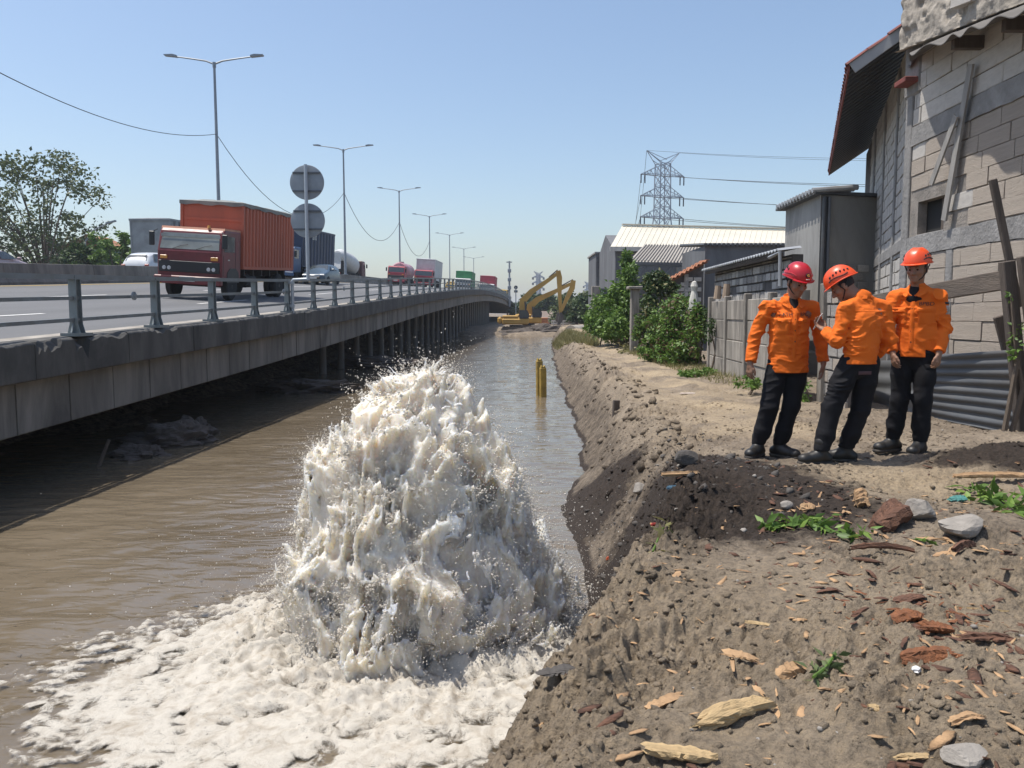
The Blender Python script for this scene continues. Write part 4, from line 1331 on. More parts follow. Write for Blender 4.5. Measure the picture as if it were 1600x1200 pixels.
# ------------------------------------------------------------------ houses, walls and fences on the right bank
AACW = M_("white_aerated_block", (0.50, 0.47, 0.43), 0.95, 0.12, 3.0, bump=0.4, bscale=35, stain=(0.34, 0.31, 0.28), stain_amt=0.5)
AACT = M_("tan_aerated_block", (0.42, 0.365, 0.31), 0.95, 0.15, 3.0, bump=0.9, bscale=26, stain=(0.30, 0.25, 0.21), stain_amt=0.5, stretch=(0.25, 0.25, 3.0))
AACG = M_("grey_block", (0.33, 0.31, 0.29), 0.95, 0.2, 3.0, bump=0.7, bscale=26, stain=(0.2, 0.19, 0.18), stain_amt=0.6, stretch=(0.4, 0.4, 2.0))
MORT = M_("mortar", (0.27, 0.24, 0.21), 0.95, 0.25, 6.0, bump=0.8, bscale=30, stain=(0.10, 0.095, 0.09), stain_amt=0.5)
MORTD = M_("dark_mortar", (0.115, 0.105, 0.10), 0.95, 0.25, 6.0, bump=0.6, bscale=30)
REND = M_("grey_render", (0.33, 0.32, 0.30), 0.9, 0.2, 1.2, bump=0.3, bscale=18, stain=(0.14, 0.135, 0.13), stain_amt=0.75, stretch=(1, 1, 0.4))
RENDD = M_("dark_render", (0.15, 0.155, 0.165), 0.9, 0.25, 0.8, bump=0.3, bscale=18, stain=(0.07, 0.07, 0.075), stain_amt=0.7, stretch=(1, 1, 0.4))
BANDC = M_("rough_concrete_band", (0.27, 0.26, 0.25), 0.95, 0.3, 2.5, bump=0.9, bscale=20, stain=(0.13, 0.125, 0.12), stain_amt=0.6)
PANELC = M_("precast_panel", (0.31, 0.28, 0.24), 0.95, 0.4, 2.2, bump=0.6, bscale=30, stain=(0.09, 0.08, 0.068), stain_amt=0.95, stretch=(1.5, 1.5, 0.35))
WOODD = M_("weathered_timber", (0.115, 0.092, 0.075), 0.9, 0.35, 2.0, bump=0.6, bscale=14, stretch=(6, 6, 0.6), stain=(0.06, 0.05, 0.045), stain_amt=0.5)
WOODH = M_("weathered_plank", (0.13, 0.105, 0.085), 0.9, 0.35, 2.0, bump=0.6, bscale=14, stretch=(6, 0.7, 6), stain=(0.06, 0.05, 0.045), stain_amt=0.5)
WOODG = M_("grey_board", (0.30, 0.285, 0.265), 0.9, 0.25, 2.0, bump=0.5, bscale=14, stretch=(6, 6, 0.5))
ZINC = M_("zinc_sheet", (0.42, 0.43, 0.44), 0.45, 0.2, 2.0, metal=0.5, stain=(0.25, 0.22, 0.19), stain_amt=0.5)
ZINCD = M_("dark_zinc", (0.10, 0.105, 0.11), 0.6, 0.25, 1.5, metal=0.3, stain=(0.18, 0.15, 0.12), stain_amt=0.4, stretch=(0.5, 0.5, 3))
TILER = M_("red_roof_tile", (0.20, 0.055, 0.045), 0.8, 0.35, 4.0, stain=(0.07, 0.04, 0.04), stain_amt=0.5)
TILEO = M_("orange_roof_tile", (0.36, 0.15, 0.075), 0.85, 0.35, 3.0, stain=(0.16, 0.09, 0.06), stain_amt=0.5)
ASBE = M_("asbestos_sheet", (0.14, 0.13, 0.12), 0.9, 0.3, 2.0, bump=0.4, bscale=20, stain=(0.10, 0.095, 0.09), stain_amt=0.6)
CREAM = M_("cream_metal_roof", (0.62, 0.575, 0.47), 0.55, 0.08, 0.6, stain=(0.5, 0.45, 0.36), stain_amt=0.4)
TAUPE = M_("taupe_metal_roof", (0.36, 0.33, 0.29), 0.6, 0.1, 0.6)
DARKV = M_("interior_shade_black", (0.02, 0.02, 0.02), 0.9, 0.2, 2.0)  # near-black colour standing for the shade inside unlit rooms

_blk = {}


def block_mesh(m, var):
    k = (m.name, var)
    if k not in _blk:
        mb = MB(); mb.cbox(-0.5, 0.5, -0.5, 0.5, -0.5, 0.5, 0.035)
        rn = random.Random(var * 7 + 1)
        mb.v = [(x + rn.uniform(-.012, .012), y + rn.uniform(-.03, .03), z + rn.uniform(-.025, .025)) for x, y, z in mb.v]
        me = mb.mesh("block"); me.materials.append(m)
        _blk[k] = me
    return _blk[k]


def block_wall(par, O, u, s0, s1, z0, z1, bl, bh, mats, skip=None, gap=0.014, thick=0.10, proud=0.018, seed=1, top=None, name="block"):
    """running-bond courses; O base point, u unit direction along the wall (viewer sees the left-hand side of u)"""
    rn = random.Random(seed)
    u = Vector(u).normalized(); n = Vector((-u.y, u.x, 0)); ang = math.atan2(u.y, u.x)
    z = z0; c = 0
    while z < z1 - 0.03:
        h = min(bh, z1 - z)
        a = s0 - (bl * 0.5 if c % 2 else 0) + rn.uniform(-0.04, 0.04)
        while a < s1 - 0.04:
            l = bl * rn.choice((1, 1, 1, 0.97, 0.72))
            b0, b1 = max(a, s0), min(a + l, s1)
            a += l
            if b1 - b0 < 0.06: continue
            cm = (b0 + b1) / 2; zm = z + h / 2
            if skip and skip(b0, b1, z, z + h): continue
            if top and zm > top(cm): continue
            m = mats(cm, zm) if callable(mats) else rn.choice(mats)
            o = link(name, block_mesh(m, rn.randrange(4)), None, par)
            p = Vector(O) + u * cm + n * (proud - thick / 2 + rn.uniform(-0.006, 0.008))
            o.location = Vector((p.x, p.y, zm)) - par.location
            o.rotation_euler = (0, rn.uniform(-0.006, 0.006), ang)
            o.scale = (b1 - b0 - gap, thick, h - gap)
        z += h; c += 1


UC = Vector((0.04, 1, 0)).normalized()
NC = Vector((-UC.y, UC.x, 0))


def CP3(L, s, z): return Vector((CN(L, s), s, z))


def cbox_c(mb, L0, L1, s0, s1, z0, z1, c=0.01):
    """chamfered box in the canal frame"""
    M = Matrix.Translation((CN(0, 0), 0, 0)) @ Matrix.Shear('XZ', 4, (0, 0)) if False else Matrix(((1, 0.04, 0, 0), (0, 1, 0, 0), (0, 0, 1, 0), (0, 0, 0, 1)))
    return mb.cbox(L0, L1, s0, s1, z0, z1, c, M)


def house_near():
    h = thing("block_house", "near unplastered house wall of pale lightweight blocks behind the timber fence", "house", CP3(5.6, 12.6, 0))
    Lf = 5.6
    ws = (11.38, 12.18, 2.52, 3.0)
    mb = MB()
    for (a, b, z0, z1) in ((7.0, ws[0], -0.4, 6.2), (ws[1], 12.62, -0.4, 6.2), (ws[0], ws[1], -0.4, ws[2]), (ws[0], ws[1], ws[3], 6.2)):
        cbox_c(mb, Lf + 0.0, Lf + 0.14, a, b, z0, z1, 0.0005)
    mb.build("wall", MORT, h, world=True)
    cbox_c(MB(), Lf + 0.15, 9.0, 7.0, 12.55, -0.4, 4.9, 0.01).build("inner_core", DARKV, h, world=True)  # solid black box behind the window, its colour replaces the room's shade
    bands = ((2.24, 2.50), (3.88, 4.15))
    def skip(a, b, z0, z1):
        if b > 12.44: return True
        if any(z1 > q0 + 0.02 and z0 < q1 - 0.02 for q0, q1 in bands): return True
        if z0 < 2.24 and a < 11.22 and b > 11.05: return False
        return b > ws[0] and a < ws[1] and z1 > ws[2] + 0.03 and z0 < ws[3] - 0.03
    O = CP3(Lf, 0, 0)
    rn = random.Random(3)
    def mats(s, z):
        if z > 4.15: return AACW
        if z > 2.5: return AACT if rn.random() < 0.96 else AACW
        return AACT
    for (z0, z1) in ((0.0, 2.23), (2.51, 3.87), (4.16, 5.4)):
        n = round((z1 - z0) / 0.235)
        for (a, b) in ((7.4, 11.04), (11.24, 12.43)) if z1 < 2.4 else ((7.4, 12.43),):
            block_wall(h, O, UC, a, b, z0, z1, 0.72, (z1 - z0) / n, mats, skip, seed=int(z0 * 10) + int(a), gap=0.010)
    for i, (z0, z1) in enumerate(bands):
        mb = MB()
        ss = sr(7.2, 12.44, 0.12)
        loft(lambda q: [CP3(Lf - 0.026 - 0.012 * fbm2(np.array([q * 5]), np.array([z0]), 2, 3)[0], q, z0 - 0.05 * (fbm2(np.array([q * 4.0]), np.array([1.0]), 3, 5 + i)[0] - 0.3)), CP3(Lf - 0.026, q, z1 + 0.03 * (fbm2(np.array([q * 4.0]), np.array([7.0]), 3, 9 + i)[0] - 0.5)), CP3(Lf + 0.1, q, z1), CP3(Lf + 0.1, q, z0)], ss).build("ring_beam", BANDC, h, world=True)
    cbox_c(MB(), Lf - 0.035, Lf + 0.2, 12.44, 12.66, -0.3, 5.35, 0.012).build("corner_column", BANDC, h, world=True)
    cbox_c(MB(), Lf - 0.028, Lf + 0.1, 11.05, 11.23, -0.3, 2.23, 0.012).build("wall_column", BANDC, h, world=True)
    # window opening: reveal and a board half closing it
    cbox_c(MB(), Lf + 0.1, Lf + 0.13, 11.38, 11.66, 2.53, 2.99, 0.004).build("window_board", WOODD, h, world=True)
    cbox_c(MB(), Lf - 0.01, Lf + 0.1, ws[0] - 0.02, ws[1] + 0.02, ws[2] - 0.03, ws[2] - 0.004, 0.004).build("window_sill", BANDC, h, world=True)
    # asbestos sheet sagging out over the wall
    ss = np.arange(7.2, 12.6, 0.03)
    vs = []; fs = []; nj = 8
    for i, s in enumerate(ss):
        zc = 4.50 + (s - 8.5) * 0.148
        wv = 0.035 * math.sin(s * 2 * math.pi / 0.6 + 1.1 * math.sin(s * 2)) + 0.05 * (float(fbm2(np.array([s * 1.3]), np.array([2.0]), 2, 4)[0]) - 0.5)
        for j in range(nj):
            f = j / (nj - 1)
            l0 = 5.02 + 0.46 * float(sstep(11.0, 12.6, s)); L = l0 + 0.05 * math.sin(s * 3.1) * (1 - f) + f * (5.87 - l0)
            p = CP3(L, s, zc + wv * (1 - 0.3 * f) + 0.36 * f); vs.append(p)
    n0 = len(vs)
    vs += [v + Vector((0, 0, -0.012)) for v in vs]
    for i in range(len(ss) - 1):
        for j in range(nj - 1):
            a = i * nj + j
            fs.append((a, a + nj, a + nj + 1, a + 1)); fs.append((n0 + a, n0 + a + 1, n0 + a + nj + 1, n0 + a + nj))
        a = i * nj; fs.append((a, n0 + a, n0 + a + nj, a + nj))
    a = (len(ss) - 1) * nj
    for j in range(nj - 1): fs.append((a + j, a + j + 1, n0 + a + j + 1, n0 + a + j)); fs.append((j, n0 + j, n0 + j + 1, j + 1))
    MB().add(vs, fs).build("asbestos_sheet", ASBE, h, smooth=True, world=True)
    for s in (8.6, 9.4, 10.55):
        zc = 4.50 + (s - 8.5) * 0.148
        cbox_c(MB(), 5.2, 5.62, s - 0.05, s + 0.05, zc - 0.10, zc + 0.06, 0.006).build("rafter_end", WOODD, h, world=True)
    cbox_c(MB(), 5.35, 5.6, 12.25, 12.62, 4.78, 4.86, 0.01).build("bracket", TILER, h, world=True)
    # ruined plaster parapet above
    g = 0.03
    a = np.arange(7.2, 12.75, g); zz = np.arange(4.55, 6.9, g)
    A, Zz = np.meshgrid(a, zz)
    tp = 6.35 - 0.25 * (A - 10.5) * 0.2 + 0.45 * (fbm2(A * 1.6, A * 0 + 5, 4, 88) - 0.5)
    Zc = np.maximum(np.minimum(Zz, tp), 4.72 + (A - 8.5) * 0.148)
    r = fbm2(A * 2.2, Zz * 2.2, 4, 81); r2 = 1 - np.abs(2 * fbm2(A * 5, Zz * 5, 3, 83) - 1)
    r3 = fbm2(A * 14, Zz * 14, 3, 85)
    Lp = 5.47 - 0.10 * (r - 0.4) - 0.05 * (r2 - 0.6) - 0.035 * (r3 - 0.5) - 0.05 * sstep(0.5, 0.53, fbm2(A * 1.7, Zz * 1.7, 3, 87))
    Lp = np.where(Zz > tp, Lp + np.minimum((Zz - tp) * 1.2, 0.5), Lp)
    Xp = CN(Lp, A)
    i = np.arange(A.size).reshape(A.shape)
    q = np.stack([i[:-1, :-1], i[1:, :-1], i[1:, 1:], i[:-1, 1:]], -1).reshape(-1, 4)
    me = mesh_np("parapet", np.stack([Xp.ravel(), A.ravel(), Zc.ravel()], 1) - np.array(h.location), q, False)
    link("parapet", me, M_("crumbling_plaster", (0.36, 0.32, 0.27), 0.95, 0.3, 4, bump=0.9, bscale=20, stain=(0.16, 0.14, 0.12), stain_amt=0.7), h)
    cbox_c(MB(), 5.55, 6.6, 12.2, 12.75, 4.6, 6.15, 0.05).build("parapet_end", BANDC, h, world=True)
    for (s, z) in ((9.3, 5.75), (9.75, 5.55), (8.8, 5.6), (10.1, 5.9), (9.0, 6.1), (10.6, 5.35)):
        o = link("loose_block", block_mesh(AACW, 1), None, h)
        o.location = CP3(5.36, s, z) - h.location; o.scale = (0.42, 0.14, 0.16); o.rotation_euler = (0, RND.uniform(-.2, .2), math.pi / 2 + RND.uniform(-.2, .2))
    # boards hanging on the wall
    def board(nm, label, p0, p1, w, th, m):
        p0 = Vector(p0); p1 = Vector(p1)
        o = MB().bar((0, 0, 0), p1 - p0, w, th, up=(-1, 0, 0)).build(nm, m); o.location = p0
        return tag(o, label, "board", "loose boards on the house wall")
    board("hanging_board", "long weathered board leaning against the block wall beside the small window", CP3(5.50, 10.65, 4.55), CP3(5.50, 11.17, 2.62), 0.115, 0.03, WOODG)
    board("hanging_board", "short pale broken board hanging left of the long wall board", CP3(5.44, 10.85, 3.95), CP3(5.42, 11.42, 3.15), 0.10, 0.025, WOODG)


house_near()


def house_roof():
    """second house turned away from the canal, deep eave with red tiles"""
    A = Vector((6.27, 12.95, 0)); E0 = Vector((5.39, 13.2, 5.22)); E1 = Vector((8.98, 23.1, 5.22))
    u = (E1 - E0).normalized(); ur = Vector((u.y, -u.x, 0))
    h = thing("tiled_house", "taller house with white block side wall and deep red tiled eave", "house", A)
    M = Matrix(((u.x, -u.y, 0, A.x), (u.y, u.x, 0, A.y), (0, 0, 1, 0), (0, 0, 0, 1)))
    MB().cbox(0.02, 10.3, -0.35, 0.0 - 0.03, -0.4, 5.72, 0.005, M).build("wall", MORTD, h, world=True)
    block_wall(h, A, u, 0.05, 8.0, 1.6, 5.70, 0.46, 0.225, [AACW], seed=9, gap=0.022, proud=0.0)
    for t in (0.0, 1.62, 4.1, 6.6):
        MB().cbox(t - 0.1, t + 0.08, -0.2, 0.035, -0.3, 5.62, 0.01, M).build("wall_column", BANDC, h, world=True)
    MB().cbox(0.1, 10.2, -0.2, 0.028, 2.35, 2.55, 0.01, M).build("ring_beam", BANDC, h, world=True)
    # roof: rises to the right from the eave line
    pit = math.tan(math.radians(34))
    n = (E1 - E0).length
    def R(t, w, dz=0.0): return E0 + u * t + ur * w + Vector((0, 0, w * pit + dz))
    mb = MB(); ribs = 34
    for i in range(ribs):
        a = n * i / ribs; b = n * (i + 0.42) / ribs; c = n * (i + 0.5) / ribs; d = n * (i + 0.92) / ribs; e = n * (i + 1) / ribs
        for (p, q, z0, z1) in ((a, b, 0, 0), (b, c, 0, 0.035), (c, d, 0.035, 0.035), (d, e, 0.035, 0)):
            mb.add([R(p, 0.02, z0), R(q, 0.02, z1), R(q, 3.2, z1), R(p, 3.2, z0)], [(0, 1, 2, 3)])
    mb.build("soffit", M_("dark_soffit_sheet", (0.055, 0.058, 0.062), 0.6, 0.2, 2, metal=0.2), h, world=True)
    MB().add([R(-0.02, 0, .06), R(n + .02, 0, .06), R(n + .02, 3.2, .06), R(-.02, 3.2, .06), R(-.02, 0, .1), R(n + .02, 0, .1), R(n + .02, 3.2, .1), R(-.02, 3.2, .1)], [(0, 1, 2, 3), (7, 6, 5, 4), (0, 4, 5, 1), (1, 5, 6, 2), (2, 6, 7, 3), (3, 7, 4, 0)]).build("roof_deck", TILER, h, world=True)
    MB().bar(R(-0.03, 0.05, -0.02), R(-0.03, 3.2, -0.02), 0.04, 0.17).build("rake_board", M_("pale_fascia_board", (0.34, 0.35, 0.36), 0.6, 0.15, 2), h, world=True)
    MB().bar(R(0, 0.0, 0.045), R(n, 0.0, 0.045), 0.03, 0.09).build("eave_board", TILER, h, world=True)
    # curved tiles along the near rake and the eave
    ql = Matrix(((u.x, ur.x, 0), (u.y, ur.y, 0), (0, 0, 1)))
    prof = [(math.cos(a) * 0.11, math.sin(a) * 0.055) for a in [math.pi * i / 6 for i in range(7)]]
    mb = MB(); vs = [];
    for y, sc in ((0, 1.0), (0.36, 0.86)):
        vs += [(x * sc, y, z * sc) for x, z in prof] + [(x * sc * 0.82, y, z * sc * 0.82 - 0.004) for x, z in prof[::-1]]
    k = 14
    mb.add(vs, [(i, (i + 1) % k, k + (i + 1) % k, k + i) for i in range(k)] + [tuple(range(k))[::-1], tuple(range(k, 2 * k))])
    tm = mb.mesh("roof_tile"); tm.materials.append(TILER)
    rot = Matrix((u, ur + Vector((0, 0, pit)), Vector((0, 0, 1)))).transposed()
    rot.normalize()
    rx = Matrix.Identity(3); d2 = (ur + Vector((0, 0, pit))).normalized(); d3 = u.cross(d2).normalized()
    rot = Matrix((-u, d2, -d3)).transposed()
    def tile(t, w):
        o = link("roof_tile", tm, None, h)
        o.location = R(t, w, 0.085) - h.location
        o.rotation_euler = (rot @ Euler((RND.uniform(-.05, .05), RND.uniform(-.05, .05), RND.uniform(-.06, .06))).to_matrix()).to_euler()
    for j in range(9):
        for t in (0.03, 0.24): tile(t, -0.03 + j * 0.30)
    i = 2
    while i * 0.215 < n:
        tile(0.03 + i * 0.215, -0.02); i += 1


house_roof()


def house_box():
    C = Vector((6.84, 18.0, 0))
    h = thing("rendered_shed", "narrow tall grey rendered building with flat sheet roof, left of the block houses", "shed", C)
    MB().prism([(6.84, 18.0), (8.25, 18.4), (9.4, 20.6), (6.98, 20.7)], -0.3, 3.95, axis=2).build("wall", REND, h, world=True)
    rb = MB()
    rb.prism([(6.66, 17.85), (8.35, 18.28), (9.5, 20.8), (6.78, 20.9)], 3.952, 4.02, axis=2)
    rb.build("roof_slab", ZINCD, h, world=True)
    for k in range(13):
        s = 17.9 + k * 0.23
        MB().cyl((6.60 + (s - 17.85) * 0.045, s, 4.03), (7.6 + (s - 17.85) * 0.045, s, 4.10), 0.06, 0.06, 8).build("sheet_rib", ZINC, h, world=True)
    MB().cyl((6.90, 17.95, 0.2), (6.90, 17.95, 3.9), 0.045, 0.045, 8).build("drain_pipe", ZINCD, h, world=True)
    MB().cbox(6.98, 7.03, 17.9, 18.03, 0.2, 3.9, 0.01).build("wall_seam", RENDD, h, world=True)
    d = Vector((8.25 - 6.84, 0.4, 0)).normalized()
    # exposed courses on the lower front: the face looks back at the camera
    rn = random.Random(4)
    ang = math.atan2(d.y, d.x); nn = Vector((d.y, -d.x, 0))
    for c in range(8):
        for k in range(4):
            if rn.random() < 0.12: continue
            o = link("block", block_mesh(AACG if rn.random() < .6 else AACW, k), None, h)
            p = C + d * (0.34 + k * 0.33 + (0.16 if c % 2 else 0)) + nn * 0.0
            if 0.34 + k * 0.33 + (0.16 if c % 2 else 0) > 1.30: continue
            o.location = Vector((p.x, p.y, 1.02 + c * 0.19)) - h.location; o.scale = (0.29, 0.07, 0.15); o.rotation_euler = (0, 0, ang)
    # lower lean-to shed
    h = thing("lean_to_shed", "low block shed with bright-edged zinc roof behind the panel wall", "shed", CP3(5.2, 18, 0))
    cbox_c(MB(), 5.22, 5.45, 17.0, 24.6, -0.3, 2.58, 0.005).build("wall", MORTD, h, world=True)
    block_wall(h, CP3(5.2, 0, 0), UC, 17.05, 24.5, 1.45, 2.55, 0.42, 0.205, [AACG, AACG, AACW], seed=21, gap=0.045, proud=0.035, thick=0.09, skip=lambda a, b, z0, z1: (z0 < 2.0 < z1 + 0.1) and (abs(a - 18.4) < .25 or abs(a - 21.9) < .3))
    mb = MB(); ns = 34; s0, s1 = 16.8, 25.0
    for i in range(ns):
        a = s0 + (s1 - s0) * i / ns; b = s0 + (s1 - s0) * (i + .5) / ns; c = s0 + (s1 - s0) * (i + 1) / ns
        for p, q, za, zb in ((a, b, 0, .05), (b, c, .05, 0)):
            mb.add([CP3(4.86, p, 2.64 + za), CP3(4.86, q, 2.64 + zb), CP3(5.35, q, 2.70 + zb), CP3(5.35, p, 2.70 + za)], [(0, 1, 2, 3)])
            mb.add([CP3(4.86, p, 2.61 + za), CP3(4.86, q, 2.61 + zb), CP3(4.86, q, 2.64 + zb), CP3(4.86, p, 2.64 + za)], [(0, 1, 2, 3)])
    mb.build("zinc_roof", ZINC, h, world=True)
    cbox_c(MB(), 4.95, 5.0, 16.9, 24.8, 2.52, 2.60, 0.005).build("roof_purlin", WOODD, h, world=True)
    MB().tube([CP3(4.9, 17.6, 2.55), CP3(4.9, 16.8, 2.60), CP3(4.9, 16.75, 1.9)], 0.04, 8).build("gutter_pipe", ZINC, h, world=True)


house_box()


def panel_fence():
    f = thing("panel_wall", "stained precast concrete panel wall along the path", "wall", CP3(4.0, 15, 0))
    q = 12.4; bay = 1.72; rn = random.Random(8); k = 0
    while q < 19.8:
        g = -0.08
        cbox_c(MB(), 3.94, 4.08, q - 0.065, q + 0.065, -0.3, 1.74 + rn.uniform(-.05, .04), 0.012).build("post", PANELC, f, world=True)
        if q + bay < 20.2:
            for r in range(4):
                z0 = g + r * 0.425
                if k == 4 and r == 3: continue
                dl = rn.uniform(-0.012, 0.012)
                cbox_c(MB(), 3.99 + dl, 4.04 + dl, q + 0.07, q + bay - 0.07, z0 + 0.008, z0 + 0.418, 0.012).build("panel", PANELC, f, world=True)
        q += bay; k += 1
    for i, (L, s, z) in enumerate(((4.02, 17.8, 1.70), (4.0, 18.6, 1.69), (4.03, 19.3, 1.28))):
        MB().cyl(CP3(L, s, z - 0.02), CP3(L + 0.02, s, z + 0.28), 0.085, 0.07, 9).build("clay_stub", M_("clay_stub", (0.33, 0.25, 0.18), 0.9), f, world=True)
    o = MB().lathe([(0.04, 0), (0.15, 0.02), (0.13, 0.25), (0.07, 0.5), (0.10, 0.62), (0.06, 0.74), (0.02, 0.76)], 10).build("white_sack", M_("white_sackcloth", (0.55, 0.53, 0.48), 0.9, 0.2, 4))
    o.location = CP3(3.95, 21.2, 1.42); tag(o, "pale knotted sack standing on the overgrown wall post", "sack")
    cbox_c(MB(), -0.16, 0.16, -0.16, 0.16, -1.9, -0.005, 0.02).build("sack_post", PANELC, o)
    # low block wall right of the panels, half hidden by the three workers
    f = thing("low_block_wall", "low grey block wall behind the three workers", "wall", CP3(4.3, 11, 0))
    cbox_c(MB(), 4.32, 4.44, 11.3, 12.25, -0.3, 1.68, 0.005).build("wall", MORTD, f, world=True)
    block_wall(f, CP3(4.3, 0, 0), UC, 11.3, 12.25, -0.1, 1.68, 0.40, 0.198, [AACG, AACT, AACG], seed=31, gap=0.03, proud=0.012, thick=0.07)
    cbox_c(MB(), 4.22, 4.36, 12.18, 12.34, -0.3, 1.80, 0.015).build("end_post", PANELC, f, world=True)


panel_fence()


def timber_fence():
    # corrugated sheets, ribs level
    def sheet(nm, label, L0, s0, L1, s1, zt0, zt1, zb0, zb1, m, ribs, seed):
        rn = random.Random(seed); rows = ribs * 6; cols = 26
        vs = []; fs = []
        p0 = CP3(L0, s0, 0); p1 = CP3(L1, s1, 0); d = (p1 - p0); nn = Vector((-d.y, d.x, 0)).normalized()
        for j in range(cols + 1):
            a = j / cols
            for i in range(rows + 1):
                f = i / rows
                z = (zb0 + (zb1 - zb0) * a) * (1 - f) + (zt0 + (zt1 - zt0) * a) * f
                w = 0.022 * math.sin(2 * math.pi * f * ribs) * (1 if f > 0.02 else 0.3)
                w = max(w, -0.012) + 0.02 * math.sin(a * 5 + f * 3 + seed) + 0.018 * (float(fbm2(np.array([a * 5.0]), np.array([f * 4.0]), 2, seed)[0]) - .5)
                p = p0 + d * a + nn * w; vs.append((p.x - p0.x, p.y - p0.y, z))
        n0 = len(vs); vs += [(x + 0.004, y, z) for x, y, z in vs]
        for j in range(cols):
            for i in range(rows):
                a = j * (rows + 1) + i; b = a + rows + 1
                fs.append((a, b, b + 1, a + 1)); fs.append((n0 + a, n0 + a + 1, n0 + b + 1, n0 + b))
        o = MB().add(vs, fs).build(nm, m, smooth=True); o.location = (p0.x, p0.y, 0)
        return tag(o, label, "metal sheet")
    sheet("corrugated_sheet", "dark corrugated metal sheet closing the fence right of the workers", 5.02, 10.45, 5.02, 8.45, 0.80, 0.97, 0.0, 0.06, ZINCD, 8, 3)
    sheet("corrugated_sheet", "grey crumpled metal sheet partly hidden behind the rightmost worker", 4.98, 12.2, 5.06, 10.40, 0.62, 0.76, -0.06, 0.0, M_("grey_tin", (0.20, 0.205, 0.21), 0.5, 0.2, 2, metal=0.4), 3, 9)

    def timber(nm, label, p0, p1, w, th, m, up=(-1, 0, 0), cat="timber"):
        p0 = Vector(p0); p1 = Vector(p1)
        o = MB().bar((0, 0, 0), p1 - p0, w, th, up=up).build(nm, m); o.location = p0
        bv = o.modifiers.new("bevel", 'BEVEL'); bv.width = 0.008; bv.segments = 1
        return tag(o, label, cat, "timber fence pieces")
    b = at(1603, 695, 8.35); t = at(1573, 408, 8.35); t.x -= 0.0
    timber("fence_post", "thick weathered timber post at the right edge of the picture", (b.x, 8.35, -0.15), t, 0.13, 0.10, WOODD, (0, -1, 0), "post")
    b2 = at(1640, 700, 8.2); t2 = at(1600, 400, 8.2)
    timber("fence_post", "second timber post just right of the thick corner post", (b2.x, 8.2, -0.15), t2, 0.12, 0.09, WOODD, (0, -1, 0), "post")
    timber("leaning_pole", "tall thin dark timber leaning above the corner post", at(1592, 480, 8.55), at(1551, 280, 8.55), 0.07, 0.06, WOODD, (0, -1, 0), "pole")
    timber("short_stake", "short leaning wooden stake behind the metal sheet", at(1577, 560, 9.0), at(1560, 494, 9.0), 0.11, 0.05, WOODD, (0, -1, 0), "stake")
    timber("fence_rail", "long thick timber rail running behind the workers' heads", at(1572, 437, 8.55), at(1300, 484, 12.1), 0.20, 0.06, WOODH, (0, 0, 1), "rail")
    # the rail stands on edge
    o = bpy.data.objects["fence_rail"]
    me = o.data
    p0 = at(1572, 437, 8.55); p1 = at(1300, 484, 12.1)
    nm = MB().bar((0, 0, 0), p1 - p0, 0.06, 0.21).mesh("fence_rail"); nm.materials.append(WOODH); o.data = nm


timber_fence()


